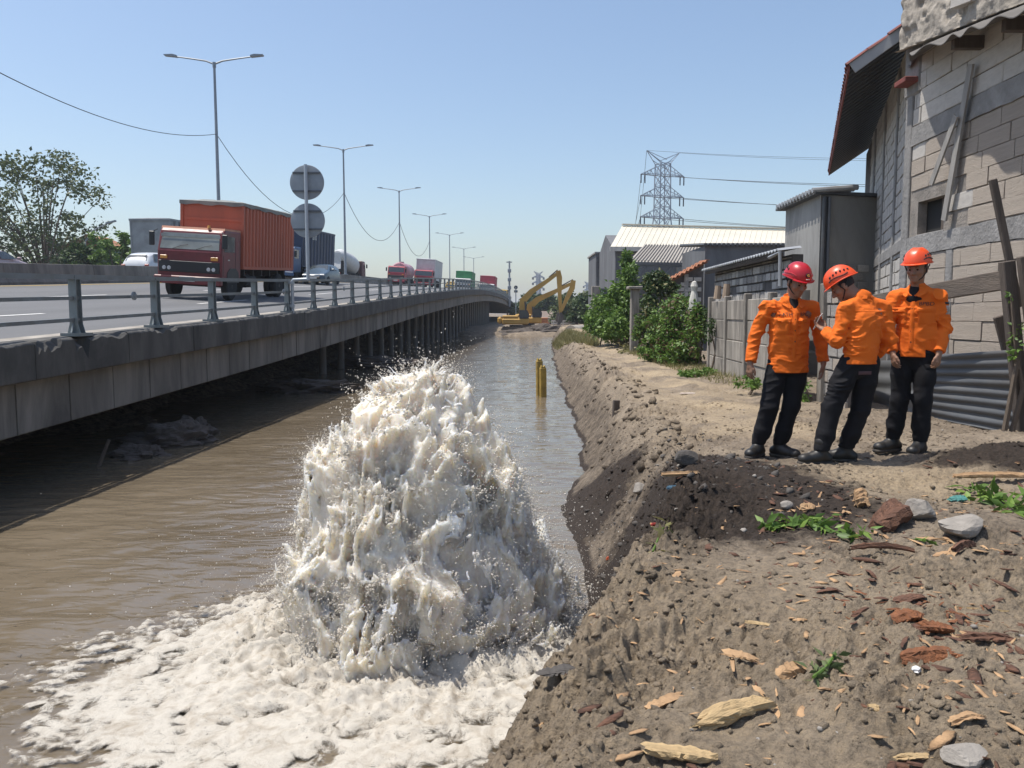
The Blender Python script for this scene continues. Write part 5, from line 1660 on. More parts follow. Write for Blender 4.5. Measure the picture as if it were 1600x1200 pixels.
# ------------------------------------------------------------------ buildings further along the bank
def far_buildings():
    # dark rendered house
    p = at(1100, 470, 30); q = at(1232, 470, 30); zt = at(1100, 384, 30).z
    h = thing("dark_house", "dark blue-grey rendered house wall under the cream warehouse roof", "house", (p.x, 30, 0))
    MB().box(p.x, q.x + 1.0, 30, 34, -0.5, zt).build("wall", RENDD, h, world=True)
    mb = MB(); n = 26
    for i in range(n):
        a = p.x - 0.1 + (q.x + 1.2 - p.x) * i / n; w = (q.x + 1.2 - p.x) / n
        mb.cyl((a + w / 2, 29.85, zt + 0.03), (a + w / 2, 34.2, zt + 0.35), w * 0.42, w * 0.42, 6)
    mb.build("sheet_roof", ZINCD, h, world=True)
    # small gable house with orange tiles
    zl = at(1040, 447, 29).z; zh = at(1099, 413, 29).z; xl = at(1036, 440, 29).x; xr = at(1099, 440, 29).x
    h = thing("gable_house", "small white block house with an orange tiled half gable behind the creepers", "house", (xl, 29, 0))
    MB().prism([(xl, -0.5), (xr, -0.5), (xr, zh), (xl, zl)], 29, 29.9, axis=1).build("wall", MORTD, h, world=True)
    rn = random.Random(2)
    def ztop(x): return zl + (zh - zl) * (x - xl) / (xr - xl)
    z = 1.2; c = 0
    while z < zh:
        x = xl + (0.15 if c % 2 else 0)
        while x + 0.28 < xr:
            if z + 0.17 < ztop(x) - 0.05:
                o = link("block", block_mesh(AACW, rn.randrange(4)), None, h)
                o.location = Vector((x + 0.15, 28.98, z + 0.08)) - h.location; o.scale = (0.27, 0.10, 0.14)
            x += 0.31
        z += 0.18; c += 1
    MB().box(xl + 0.75, xl + 0.9, 28.93, 29.0, -0.5, ztop(xl + .8)).build("column", REND, h, world=True)
    tm = MB(); 
    tm.prism([(-0.12, 0), (0, 0.07), (0.12, 0), (0.09, 0), (0, 0.05), (-0.09, 0)], -0.2, 0.2, axis=1)
    tm = tm.mesh("roof_tile"); tm.materials.append(TILEO)
    sl = math.atan2(zh - zl, xr - xl)
    for i in range(13):
        for j in range(3):
            o = link("roof_tile", tm, None, h)
            x = xl - 0.25 + i * (xr - xl + 0.3) / 12
            o.location = Vector((x, 28.85 + j * 0.38, ztop(x) + 0.06 + j * 0.01)) - h.location
            o.rotation_euler = (0, -sl, RND.uniform(-.08, .08)); o.scale = (0.9, 1, 1)
    MB().bar((xl - 0.3, 29.4, ztop(xl - .3) + 0.03), (xr + 0.1, 29.4, ztop(xr + .1) + 0.03), 1.1, 0.05).build("roof_board", TILEO, h, world=True)
    # taupe roofed open building with trusses
    a = at(1006, 383, 42); b = at(1140, 383, 42); c = at(982, 409, 38); d = at(1135, 411, 38)
    h = thing("open_shed", "shed with taupe sheet roof over exposed steel trusses", "shed", (c.x, 40, 0))
    mb = MB(); n = 30
    for i in range(n):
        f0, f1, f2 = i / n, (i + .8) / n, (i + 1) / n
        def lp(f, u_, dz): 
            p = c.lerp(d, f).lerp(a.lerp(b, f), u_); return p + Vector((0, 0, dz))
        mb.add([lp(f0, 0, 0), lp(f1, 0, 0), lp(f1, 1, 0), lp(f0, 1, 0)], [(0, 1, 2, 3)])
        mb.add([lp(f1, 0, 0), lp(f1, 0, .08), lp(f1, 1, .08), lp(f1, 1, 0)], [(0, 1, 2, 3)])
        mb.add([lp(f1, 0, .08), lp(f2, 0, .08), lp(f2, 1, .08), lp(f1, 1, .08)], [(0, 1, 2, 3)])
        mb.add([lp(f2, 0, .08), lp(f2, 0, 0), lp(f2, 1, 0), lp(f2, 1, .08)], [(0, 1, 2, 3)])
    mb.build("sheet_roof", TAUPE, h, world=True)
    STL = M_("truss_steel", (0.16, 0.165, 0.17), 0.5, 0.15, 2, metal=0.3)
    t0 = Vector((c.x + 0.3, 38.3, c.z - 0.15)); t1 = Vector((d.x, 38.3, d.z - 0.15)); lo = Vector((0, 0, -0.75))
    MB().bar(t0, t1, 0.08, 0.08).build("truss_chord", STL, h, world=True)
    MB().bar(t0 + lo, t1 + lo, 0.08, 0.08).build("truss_chord", STL, h, world=True)
    for i in range(7):
        p, q = t0.lerp(t1, i / 7), t0.lerp(t1, (i + 1) / 7)
        MB().bar(p + lo, q, 0.05, 0.06).build("truss_web", STL, h, world=True)
        MB().bar(p, p + lo, 0.05, 0.06).build("truss_web", STL, h, world=True)
    for f in (0.0, 0.5, 1.0):
        p = t0.lerp(t1, f); MB().box(p.x - 0.12, p.x + 0.12, 38.2, 38.4, -0.6, p.z - 0.05).build("column", REND, h, world=True)
    MB().box(c.x, d.x + 1, 41.5, 41.8, -0.5, 3.0).build("back_wall", RENDD, h, world=True)
    # warehouse
    a = at(972, 353, 58); b = at(1330, 362, 58); c = at(953, 387, 52); d = at(1330, 390, 52)
    h = thing("warehouse", "long warehouse with cream ribbed metal roof", "warehouse", (c.x, 55, 0))
    mb = MB(); n = 44
    for i in range(n):
        f0, f1, f2 = i / n, (i + .85) / n, (i + 1) / n
        def lp(f, u_, dz):
            p = c.lerp(d, f).lerp(a.lerp(b, f), u_); return p + Vector((0, 0, dz))
        mb.add([lp(f0, 0, 0), lp(f1, 0, 0), lp(f1, 1, 0), lp(f0, 1, 0)], [(0, 1, 2, 3)])
        mb.add([lp(f1, 0, 0), lp(f1, 0, .03), lp(f1, 1, .03), lp(f1, 1, 0)], [(0, 1, 2, 3)])
        mb.add([lp(f1, 0, .03), lp(f2, 0, .03), lp(f2, 1, .03), lp(f1, 1, .03)], [(0, 1, 2, 3)])
        mb.add([lp(f2, 0, .03), lp(f2, 0, 0), lp(f2, 1, 0), lp(f2, 1, .03)], [(0, 1, 2, 3)])
    mb.build("metal_roof", CREAM, h, world=True)
    MB().bar(c + Vector((0, -0.05, -0.08)), d + Vector((0, -0.05, -0.08)), 0.1, 0.28).build("gutter", M_("gutter_white", (0.5, 0.48, 0.44), 0.6), h, world=True)
    MB().bar(a + Vector((0, 0, .1)), b + Vector((0, 0, .1)), 0.5, 0.08).build("ridge_cap", CREAM, h, world=True)
    x0 = c.x + 0.4
    MB().prism([(52.3, -0.5), (52.3, min(c.z, d.z) - 0.15), (58, min(a.z, b.z) - 0.25), (64, min(c.z, d.z) - 0.15), (64, -0.5)], x0, d.x, axis=0).build("wall", RENDD, h, world=True)
    # grey block building at the far left of the row
    p = at(931, 440, 62); q = at(961, 440, 62); zt = at(931, 396, 62).z
    h = thing("grey_block_building", "tall plain grey block building at the far end of the row", "building", (p.x, 62, 0))
    MB().box(p.x, q.x + 2, 62, 68, -0.5, zt).build("wall", RENDD, h, world=True)
    for r in range(9):
        z = zt - 0.36 * (r + 1)
        for k in range(3):
            x = p.x + 0.03 + k * (q.x - p.x) / 3
            MB().cbox(x + 0.02, x + (q.x - p.x) / 3 - 0.02, 61.95, 61.999, z + 0.02, z + 0.34, 0.02).build("block_panel", RENDD, h, world=True)
    MB().box(p.x - 0.1, q.x + 2, 61.9, 68.1, zt, zt + 0.12).build("coping", REND, h, world=True)
    p = at(925, 470, 44); q = at(946, 470, 44); zt = at(925, 447, 44).z
    h = thing("boundary_pier", "pale concrete boundary pier left of the climbing plants", "pier", (p.x, 44, 0))
    MB().cbox(p.x, q.x - 0.3, 44, 44.5, -0.5, zt, 0.02).build("pier", PANELC, h, world=True)
    MB().cbox(q.x - 0.28, q.x + 0.6, 44.1, 44.4, -0.5, zt - 0.1, 0.02).build("return_wall", RENDD, h, world=True)
    p = at(986, 500, 27); q = at(999, 500, 27); zt = at(990, 452, 27).z
    h = thing("creeper_pier", "slim concrete pier with a flat cap standing among the creepers", "pier", (p.x, 27, 0))
    MB().cbox(p.x, q.x, 27, 27.3, -0.5, zt, 0.02).build("pier", PANELC, h, world=True)
    MB().cbox(p.x - 0.12, q.x + 0.1, 26.9, 27.4, zt + 0.002, zt + 0.1, 0.02).build("cap", PANELC, h, world=True)
    # low brown-roofed sheds beyond the excavators
    BR = M_("brown_sheet_roof", (0.20, 0.155, 0.125), 0.85, 0.25, 0.5, stain=(0.11, 0.08, 0.07), stain_amt=0.5)
    for (x0, x1, y0, y1, d0, lab) in ((855, 908, 481, 497, 118, "low brown-roofed shed beyond the excavators' arms"), (822, 862, 486, 499, 126, "dull grey-brown shed roof just right of the excavator cabs")):
        a = at(x0 + 6, y0, d0 + 5); b = at(x1 - 8, y0, d0 + 5); c = at(x0, y1, d0); d = at(x1, y1, d0)
        h = thing("brown_shed", lab, "shed", (c.x, d0, 0))
        MB().add([c, d, b, a, c + Vector((0, 0, -.15)), d + Vector((0, 0, -.15)), b + Vector((0, 0, -.15)), a + Vector((0, 0, -.15))], [(0, 1, 2, 3), (7, 6, 5, 4), (0, 4, 5, 1), (1, 5, 6, 2), (2, 6, 7, 3), (3, 7, 4, 0)]).build("roof", BR, h, world=True)
        MB().box(c.x + .4, d.x - .4, d0 + 0.5, d0 + 5, -0.8, c.z - 0.1).build("wall", M_("maroon_wall", (0.11, 0.045, 0.045), 0.8, 0.3, 1), h, world=True)
        for k in range(4):
            x = c.x + 0.8 + k * (d.x - c.x - 1.6) / 4
            MB().cbox(x, x + (d.x - c.x) * 0.15, d0 + 0.42, d0 + 0.499, -0.2, c.z - 0.5, 0.02).build("opening", DARKV, h, world=True)  # no hole here: a black panel paints the shade of an opening
    c = at(845, 506, 100); d = at(857, 496, 100)
    t = thing("orange_stack", "orange tiled stack beside the excavators", "stack", (c.x, 100, c.z))
    for k in range(3):
        hh = (d.z - c.z) / 3
        MB().cbox(-0.05 * k, d.x - c.x - 0.04 * k, 0, 0.9, k * hh + 0.01, (k + 1) * hh - 0.02, 0.04).build("tile_row", M_("orange_stack", (0.5, 0.2, 0.09), 0.8, 0.2, 2), t)
    c = at(861, 506, 97); d = at(899, 501, 97)
    t = thing("white_barrier", "white barrier bars beyond the mud heap", "barrier", (c.x, 97, -0.5))
    for py in (501.5, 505.5):
        z = at(861, py, 97).z + 0.5
        MB().box(0, d.x - c.x, 0, 0.08, z - 0.1, z + 0.12).build("bar", M_("white_bar", (0.6, 0.58, 0.55), 0.6), t)
    for x in (0.3, (d.x - c.x) / 2, d.x - c.x - 0.3):
        MB().box(x - .06, x + .06, 0.02, 0.06, -0.4, at(861, 501, 97).z + 0.45).build("post", M_("white_bar", (0.6, 0.58, 0.55), 0.6), t)


far_buildings()


# ------------------------------------------------------------------ pylons
PYM = M_("hazed_pylon_steel", (0.34, 0.38, 0.44), 0.6, 0.15, 0.5, metal=0.3)  # pale bluish tone puts distance haze into the steel colour


def pylon(name, label, px, depth, ptop, sc=1.0, wires=True):
    base = at(px, 488, depth); base.z = -0.5
    H = at(px, ptop, depth).z + 0.5
    t = thing(name, label, "pylon", base, 0.35, None)
    k = H / 29.3
    def W(z):          # half width at height fraction
        return k * np.interp(z / H, [0, 0.45, 0.62, 0.93, 1.0], [3.6, 1.55, 1.05, 0.95, 0.7])
    rr = 0.085 * sc
    zb = [H * f for f in (0, 0.16, 0.32, 0.46, 0.54, 0.62, 0.68, 0.74, 0.80, 0.865, 0.93)]
    for sx in (-1, 1):
        for sy in (-1, 1):
            MB().tube([(sx * W(z), sy * W(z), z) for z in zb], rr * 1.3, 5).build("leg", PYM, t)
    for i in range(len(zb) - 1):
        z0, z1 = zb[i], zb[i + 1]; a, b = W(z0), W(z1)
        mb = MB()
        for (p, q) in (((-1, -1), (1, -1)), ((1, -1), (1, 1)), ((1, 1), (-1, 1)), ((-1, 1), (-1, -1))):
            mb.bar((p[0] * a, p[1] * a, z0), (q[0] * b, q[1] * b, z1), rr, rr); mb.bar((q[0] * a, q[1] * a, z0), (p[0] * b, p[1] * b, z1), rr, rr)
            mb.bar((p[0] * b, p[1] * b, z1), (q[0] * b, q[1] * b, z1), rr, rr)
        mb.build("bracing", PYM, t)
    tips = []
    for f in (0.62, 0.742, 0.864):
        z = H * f; w = W(z)
        for sx in (-1, 1):
            tip = Vector((sx * k * 4.2, 0, z)); mb = MB()
            up = H * 0.05
            for sy in (-1, 1):
                mb.bar((sx * w, sy * w, z), tip, rr * 1.3, rr * 1.3); mb.bar((sx * w, sy * w, z + up), tip, rr, rr)
                for g in (0.3, 0.55, 0.78):
                    q0 = Vector((sx * w, sy * w, z)).lerp(tip, g); q1 = Vector((sx * w, sy * w, z + up)).lerp(tip, g); q2 = Vector((sx * w, sy * w, z)).lerp(tip, g - 0.2)
                    mb.bar(q0, q1, rr * .7, rr * .7); mb.bar(q2, q1, rr * .7, rr * .7)
            mb.build("cross_arm", PYM, t)
            for dx in (0.0, -0.75):
                p = tip + Vector((sx * k * dx, 0, 0))
                MB().cyl(p, p - Vector((0, 0, 1.5 * k)), 0.12 * sc, 0.12 * sc, 6).build("insulator", M_("insulator_dark", (0.05, 0.06, 0.08), 0.5), t)
            tips.append(t.matrix_basis @ (tip - Vector((0, 0, 0.1))))
    for sx in (-1, 1):
        mb = MB(); tip = Vector((sx * k * 3.2, 0, H * 1.0)); z = H * 0.93; w = W(z)
        for sy in (-1, 1):
            mb.bar((sx * w, sy * w, z), tip, rr, rr); mb.bar((-sx * w * .2, sy * w, z + H * 0.02), tip, rr, rr)
            mb.bar((-sx * w, sy * w, z - H * .02), Vector((sx * w, sy * w, z)).lerp(tip, .3), rr, rr)
        mb.build("earth_peak", PYM, t)
        tips.append(t.matrix_basis @ tip)
    return t, tips


_, tips = pylon("power_pylon", "tall steel lattice power pylon behind the warehouse roof", 1032, 140, 237, 1.0)
_pl = ["lowest left", "lowest right", "middle left", "middle right", "upper left", "upper right", "left earth peak", "right earth peak"]
for i, p in enumerate(tips):
    for e in ((0.0, 0.35) if i < 6 else (0.0,)):
        pass
    q = Vector((p.x + 95, p.y - 30, p.z - 5.0 + 1.2))
    cable(p, q, 2.2, 0.04 if i < 6 else 0.025, "power line running right from the pylon's %s arm" % _pl[i], "power_line")
for i in (0, 2, 4, 6):
    p = tips[i]
    cable(p, at(968 + i * 4, 400, 200), 2.0, 0.035, "power line dropping left and away from the pylon's %s arm" % _pl[i], "power_line")
pylon("power_pylon", "tiny far-off pylon seen between the excavator booms", 841, 420, 424, 2.2)
pylon("power_pylon", "tiny far-off pylon above the trees right of the excavators", 918, 480, 440, 2.4)
# ------------------------------------------------------------------ excavators at the end of the canal
CATY = M_("excavator_yellow", (0.50, 0.29, 0.06), 0.6, 0.2, 0.8, stain=(0.30, 0.18, 0.06), stain_amt=0.5)
TRK = M_("muddy_track", (0.12, 0.10, 0.085), 0.9, 0.3, 2)
HYD = M_("hydraulic_black", (0.04, 0.04, 0.045), 0.5, 0.2, 2)


def limb(t, name, pts, widths, th, m, y=0.0):
    """flat-sided tapered boom following a centre line in the x-z plane"""
    n = len(pts); up = []; dn = []
    for i in range(n):
        a = Vector(pts[max(i - 1, 0)]); b = Vector(pts[min(i + 1, n - 1)])
        d = (b - a).normalized(); nv = Vector((-d.y, d.x))
        up.append(Vector(pts[i]) + nv * widths[i] / 2); dn.append(Vector(pts[i]) - nv * widths[i] / 2)
    vs = []; fs = []
    for yy in (-th / 2, th / 2):
        vs += [(p.x, y + yy, p.y) for p in up] + [(p.x, y + yy, p.y) for p in dn]
    for i in range(n - 1):
        for o in (0, 2 * n):
            fs.append((o + i, o + i + 1, o + n + i + 1, o + n + i))
        fs.append((i, i + 1, 2 * n + i + 1, 2 * n + i)); fs.append((n + i, n + i + 1, 3 * n + i + 1, 3 * n + i))
    fs += [(0, n, 3 * n, 2 * n), (n - 1, 2 * n - 1, 4 * n - 1, 3 * n - 1)]
    return MB().add(vs, fs).build(name, m, t)


def excavator(label, depth, px0, base_y, boom, stick, bucket, body=True):
    o0 = at(px0, base_y, depth)
    t = thing("excavator", label, "excavator", o0, 0, "excavators at the canal end")
    q = depth / 1250.0
    def C(p):
        w = at(p[0], p[1], depth) - o0; return (w.x, w.z)
    u = q * 2.2                                    # 2.2 px unit
    # tracks
    for y in (-0.95, 0.95):
        tr = MB()
        L_, h_ = u * 10.5, u * 3.0
        poly = [(-L_ + .3, 0), (L_ - .3, 0), (L_, h_ * .4), (L_ - .2, h_), (-L_ + .2, h_), (-L_, h_ * .4)]
        tr.prism(poly, y - 0.28, y + 0.28, axis=1)
        tb = tr.build("track", TRK, t)
        for k in range(9):
            x = -L_ + .35 + k * (2 * L_ - .7) / 8
            MB().box(x - .06, x + .06, y - 0.31, y + 0.31, h_, h_ + .05).build("track_shoe", TRK, tb)
    MB().cyl((0, 0, u * 3), (0, 0, u * 4.2), 0.7, 0.7, 16).build("swing_ring", HYD, t)
    z0 = u * 4.6
    b = MB().cbox(-u * 10, u * 9, -1.05, 1.05, z0, z0 + u * 4.2, 0.12).build("house", CATY, t)
    MB().cbox(-u * 13, -u * 9.7, -1.05, 1.05, z0 + 0.05, z0 + u * 5.4, 0.2).build("counterweight", CATY, t)
    MB().cbox(-u * 9.5, u * 2, -0.95, 1.0, z0 + u * 4.22, z0 + u * 6.4, 0.1).build("engine_hood", CATY, t)
    MB().cyl((-u * 6, 0.5, z0 + u * 6.4), (-u * 6, 0.5, z0 + u * 8.4), 0.08, 0.08, 8).build("exhaust", HYD, t)
    cb = MB().prism([(u * 2.4, z0 + u * 4.22), (u * 9, z0 + u * 4.22), (u * 9.3, z0 + u * 7), (u * 8, z0 + u * 10), (u * 2.4, z0 + u * 10)], -1.03, -0.25, axis=1).build("cab", HYD, t)
    MB().add([(u * 3, -1.04, z0 + u * 5.5), (u * 8.4, -1.04, z0 + u * 5.5), (u * 7.6, -1.04, z0 + u * 9.4), (u * 3, -1.04, z0 + u * 9.4)], [(0, 1, 2, 3)]).build("cab_window", GLASS, cb)
    wb = [u * 4.0, u * 5.0, u * 4.0, u * 2.8, u * 2.2][:len(boom)]
    limb(t, "boom", [C(p) for p in boom], wb, 0.42, CATY)
    limb(t, "stick", [C(p) for p in stick], [u * 3.2, u * 3.8, u * 2.5, u * 1.8], 0.36, CATY)
    limb(t, "bucket", [C(p) for p in bucket], [u * 1.2, u * 3.4, u * 3.0, u * 0.6], 0.7, TRK)
    b1 = C(boom[-2]); s0 = C(stick[0]); bm = Vector(b1).lerp(Vector(C(boom[-1])), 0.15)
    MB().cyl((bm.x, 0, bm.y + u * 1.6), (s0[0] - u * .4, 0, s0[1] + u * 0.6), 0.09, 0.06, 8).build("stick_cylinder", HYD, t)
    f = Vector(C(boom[0])); g = Vector(C(boom[1]))
    for y in (-0.3, 0.3):
        MB().cyl((f.x + u * 3.5, y, f.y - u * 1.0), (g.x + u * 1.5, y, g.y - u * 0.5), 0.10, 0.08, 8).build("boom_cylinder", HYD, t)
    return t


excavator("nearer yellow long-reach excavator with its arm raised highest", 88.0, 806, 517,
          [(815, 496), (817, 470), (830, 456), (855, 439), (873, 426)], [(872, 423), (874, 434), (874.5, 462), (876, 490)], [(876, 488), (877, 495), (875, 502), (871, 508)])
excavator("farther yellow long-reach excavator with the lower folded arm", 93.0, 826, 515,
          [(826, 494), (829, 478), (840, 468), (868, 455), (893, 443)], [(896, 438), (894, 450), (884, 470), (877, 486)], [(877, 485), (873, 493), (871, 500), (875, 507)])

# mud heaps and a concrete pipe by the excavators
MUD = M_("wet_mud", (0.075, 0.06, 0.05), 0.85, 0.35, 1.2, bump=1.0, bscale=6, stain=(0.13, 0.105, 0.085), stain_amt=0.6)


def lump(name, label, cat, c, r, m, seed, res=26, group=None, amp=0.5):
    """irregular heap: displaced half ellipsoid"""
    fs = []
    nu, nv = res * 2, res
    ph, th = np.meshgrid(np.linspace(-0.25, math.pi / 2, nv + 1), np.arange(nu) * 2 * math.pi / nu, indexing='ij')
    d = np.stack([np.cos(ph) * np.cos(th), np.cos(ph) * np.sin(th), np.sin(ph)], -1).reshape(-1, 3)
    k = 1 + amp * 2 * (fbm3(d[:, 0] * 2 + seed, d[:, 1] * 2 + seed, d[:, 2] * 2 + seed, 4, seed, 0.6) - 0.5)
    vs = [tuple(q) for q in d * k[:, None] * np.array(r)]
    for j in range(nv):
        for i in range(nu):
            fs.append((j * nu + i, j * nu + (i + 1) % nu, (j + 1) * nu + (i + 1) % nu, (j + 1) * nu + i))
    o = MB().add(vs, fs).build(name, m); o.location = c
    return tag(o, label, cat, group)


lump("mud_heap", "dark mud heap in front of the nearer excavator's tracks", "mud heap", at(800, 523, 85.5) + Vector((0, 0, -0.3)), (2.6, 1.6, 0.75), MUD, 3)
lump("mud_heap", "wide dark mud heap below the excavator buckets", "mud heap", at(858, 521, 86) + Vector((0, 0, -0.4)), (3.2, 1.8, 1.25), MUD, 5)
lump("mud_heap", "low mud heap beneath the second excavator", "mud heap", at(830, 521, 89) + Vector((0, 0, -0.4)), (2.6, 1.8, 0.9), MUD, 8)
p = at(888, 513, 68)
t = thing("concrete_pipe", "large concrete drain pipe lying at the end of the bank", "pipe", p + Vector((0.25, 0, -0.35)), -0.5)
M = Matrix.Rotation(math.pi / 2, 4, 'X')
MB().lathe([(0.46, -0.1), (0.60, -0.1), (0.60, 2.3), (0.46, 2.3), (0.46, 0.1), (0.45, -0.09)], 24, Matrix.Rotation(-math.pi / 2, 4, 'X')).build("pipe_shell", CONCL, t, smooth=True)
# rubble under the viaduct
for i, (px, py, d, r) in enumerate(((262, 655, 15.0, (0.8, .6, .42)), (300, 640, 16.0, (0.45, .4, .35)), (215, 680, 13.6, (0.5, .4, .22)), (480, 588, 25, (1.6, .9, .4)), (600, 562, 36, (2.5, 1.2, .5)))):
    lump("mud_heap", ["jagged grey rubble heap under the viaduct edge", "smaller broken lump right of the rubble heap under the viaduct", "low mud lump left of the rubble heap under the viaduct", "long dark mud bank under the piles, near part", "long dark mud bank under the piles, farther part"][i], "mud heap", Vector((at(px, py, d).x, d, WZ - 0.05)), r, MUD, 20 + i, amp=0.7)

# ------------------------------------------------------------------ trees and plants


def leaf_mat(name, c, c2):
    if name in MATS: return MATS[name]
    m, N, L, b = nt(name)
    g = N.new("ShaderNodeObjectInfo"); geo = N.new("ShaderNodeNewGeometry")
    r = ramp(N, [(0.0, tuple(np.array(c) * 0.65)), (0.5, c), (1.0, c2)])
    L.new(geo.outputs["Random Per Island"], r.inputs[0]); L.new(r.outputs[0], b.inputs["Base Color"])
    b.inputs["Roughness"].default_value = 0.5
    b.inputs["Specular IOR Level"].default_value = 0.4
    tr = N.new("ShaderNodeBsdfTranslucent"); L.new(r.outputs[0], tr.inputs[0])
    mx = N.new("ShaderNodeMixShader"); mx.inputs[0].default_value = 0.25
    out = N["Material Output"]
    L.new(b.outputs[0], mx.inputs[1]); L.new(tr.outputs[0], mx.inputs[2]); L.new(mx.outputs[0], out.inputs[0])
    MATS[name] = m
    return m


LEAF1 = leaf_mat("leaf_bright_green", (0.10, 0.185, 0.032), (0.20, 0.30, 0.06))
LEAF2 = leaf_mat("leaf_dark_green", (0.042, 0.080, 0.022), (0.085, 0.125, 0.035))
LEAF3 = leaf_mat("leaf_grey_green", (0.095, 0.13, 0.05), (0.17, 0.195, 0.08))
LEAFY = leaf_mat("dry_grass_leaf", (0.20, 0.19, 0.07), (0.34, 0.30, 0.14))
LEAFB = leaf_mat("dry_brown_leaf", (0.12, 0.075, 0.04), (0.22, 0.15, 0.08))
BARK = M_("bark_grey_brown", (0.13, 0.10, 0.075), 0.95, 0.3, 3, bump=0.8, bscale=14, stretch=(3, 3, 0.6))


def leaves(name, m, pts, size, parent=None, droop=0.35, seed=0, aspect=0.55):
    """pts (n,3) -> one mesh of folded diamond leaves"""
    rs = np.random.RandomState(seed); n = len(pts)
    d = rs.normal(0, 1, (n, 3)); d[:, 2] = d[:, 2] * 0.6 - droop
    d /= np.linalg.norm(d, axis=1)[:, None]
    r = rs.normal(0, 1, (n, 3)); s = np.cross(d, r); s /= np.linalg.norm(s, axis=1)[:, None]
    nn = np.cross(d, s)
    L = (size * rs.uniform(0.6, 1.35, n))[:, None]
    w = L * aspect
    a = pts; b = pts + d * L * 0.45 + s * w * 0.5 + nn * w * 0.18; c = pts + d * L; e = pts + d * L * 0.45 - s * w * 0.5 + nn * w * 0.18
    v = np.stack([a, b, c, e], 1).reshape(-1, 3)
    i = np.arange(n)[:, None] * 4
    f = np.concatenate([i + np.array([[0, 1, 2]]), i + np.array([[0, 2, 3]])], 1).reshape(-1, 3)
    return link(name, mesh_np(name, v, f, False), m, parent)


def cloud(n, c, r, seed, shell=0.55):
    rs = np.random.RandomState(seed)
    d = rs.normal(0, 1, (n, 3)); d /= np.linalg.norm(d, axis=1)[:, None]
    k = (shell + (1 - shell) * rs.uniform(0, 1, n) ** 0.6)[:, None]
    return np.array(c) + d * k * np.array(r)


def tree(name, label, base, H, W, nclump, per, leaf, m, seed, trunk_r, gappy=0.5, lean=0.0, group="trees beyond the viaduct", cat="tree", low=0.35):
    t = thing(name, label, cat, base, 0, group)
    rs = random.Random(seed)
    fork = H * low
    MB().tube([(0, 0, -0.5), (lean * fork * .3, 0, fork * .5), (lean * fork, 0, fork)], [trunk_r * 1.25, trunk_r, trunk_r * 0.85], 9).build("trunk", BARK, t, smooth=True)
    P = []
    for k in range(nclump):
        a = rs.uniform(0, 2 * math.pi); f = rs.random() ** 0.6
        z = fork * 0.75 + (H - fork * 0.75) * rs.uniform(0.05, 1)
        zz = (z - fork * 0.75) / (H - fork * 0.75)
        rad = W * (0.35 + 0.65 * math.sin(math.pi * min(1, 0.25 + 0.65 * zz))) * (0.45 + 0.55 * f)
        c = Vector((math.cos(a) * rad + lean * z * .5, math.sin(a) * rad * 0.8, z + rs.uniform(-.04, .04) * H))
        st = Vector((lean * fork, 0, fork * rs.uniform(0.75, 1)))
        mid = st.lerp(c, 0.5) + Vector((0, 0, 0.06 * H))
        if k % 2 == 0:
            MB().tube([st, mid, c], [trunk_r * 0.35, trunk_r * 0.2, trunk_r * 0.06], 5).build("branch", BARK, t, smooth=True)
        cr = W * rs.uniform(0.12, 0.26)
        P.append(cloud(per, c, (cr, cr, cr * 0.75), seed * 100 + k, 0.2))
    leaves("crown", m, np.concatenate(P), leaf, t, 0.35, seed)
    return t


b = at(70, 420, 78); b.z = 1.0
tree("broadleaf_tree", "open-crowned green tree at the left beyond the viaduct", b, at(70, 246, 78).z - 1.0, 6.8, 105, 60, 0.42, LEAF3, 3, 0.28, low=0.25)
for i, (px, pt, d, w, lab) in enumerate(((150, 372, 70, 2.3, "round green bush right of the open-crowned tree"), (182, 366, 66, 1.9, "green bush just left of the grey container truck"), (45, 352, 82, 4.5, "dense dark lower tree under the open crown at the left"), (118, 385, 66, 1.7, "low bush behind the median barrier at the left"))):
    b = at(px, 420, d); b.z = 0.5
    tree("bush", lab, b, at(px, pt, d).z - 0.5, w, 46, 60, 0.34, LEAF1 if i in (0, 1) else LEAF2, 10 + i, 0.12, low=0.45, cat="bush")
# lamp on the ground street behind the bushes, a green shed roof
b = at(132, 420, 75); b.z = 0
t = thing("street_lamp", "single slanted lamp arm showing beside the open-crowned tree", "street lamp", b)
MB().tube([(0, 0, 0), at(133, 378, 75) - b, at(145, 360, 75) - b, at(170, 348, 75) - b], [0.09, 0.08, 0.06, 0.05], 6).build("pole", LAMPM, t)
MB().bar(at(166, 349, 75) - b, at(181, 345, 75) - b, 0.25, 0.14).build("lamp_head", LAMPM, t)
b = at(140, 420, 85); b.z = 0
t = thing("green_roofed_house", "pale green house with tiled roof hidden behind the left trees", "house", b)
MB().box(-2.6, 2.6, 0, 4, 0, at(140, 385, 85).z).build("wall", M_("pale_green_wall", (0.25, 0.33, 0.28), 0.9), t)
MB().prism([(-3.0, at(0, 386, 85).z), (3.0, at(0, 386, 85).z), (0, at(0, 366, 85).z)], -0.3, 4.3, axis=1).build("roof", TILEO, t)

# trees beyond the excavators
for i, (px, py, pt, d, w, lab) in enumerate(((850, 495, 463, 170, 6.5, "dark tree mass left behind the excavator sticks"), (872, 495, 466, 165, 5, "dark tree behind the excavator buckets"), (908, 500, 458, 110, 4.2, "dense tree left of the grey block building"), (925, 500, 466, 96, 2.6, "smaller tree beside the boundary pier"), (893, 500, 478, 120, 2.5, "low tree right of the brown shed roof"), (830, 495, 474, 180, 5, "far low tree behind the nearer excavator"))):
    b = at(px, py, d); b.z = -0.6
    tree("distant_tree", lab, b, at(px, pt, d).z + 0.6, w, 60, 60, 0.5 * d / 110, LEAF2 if i != 2 else LEAF3, 30 + i, 0.25, low=0.2, group="trees beyond the excavators")


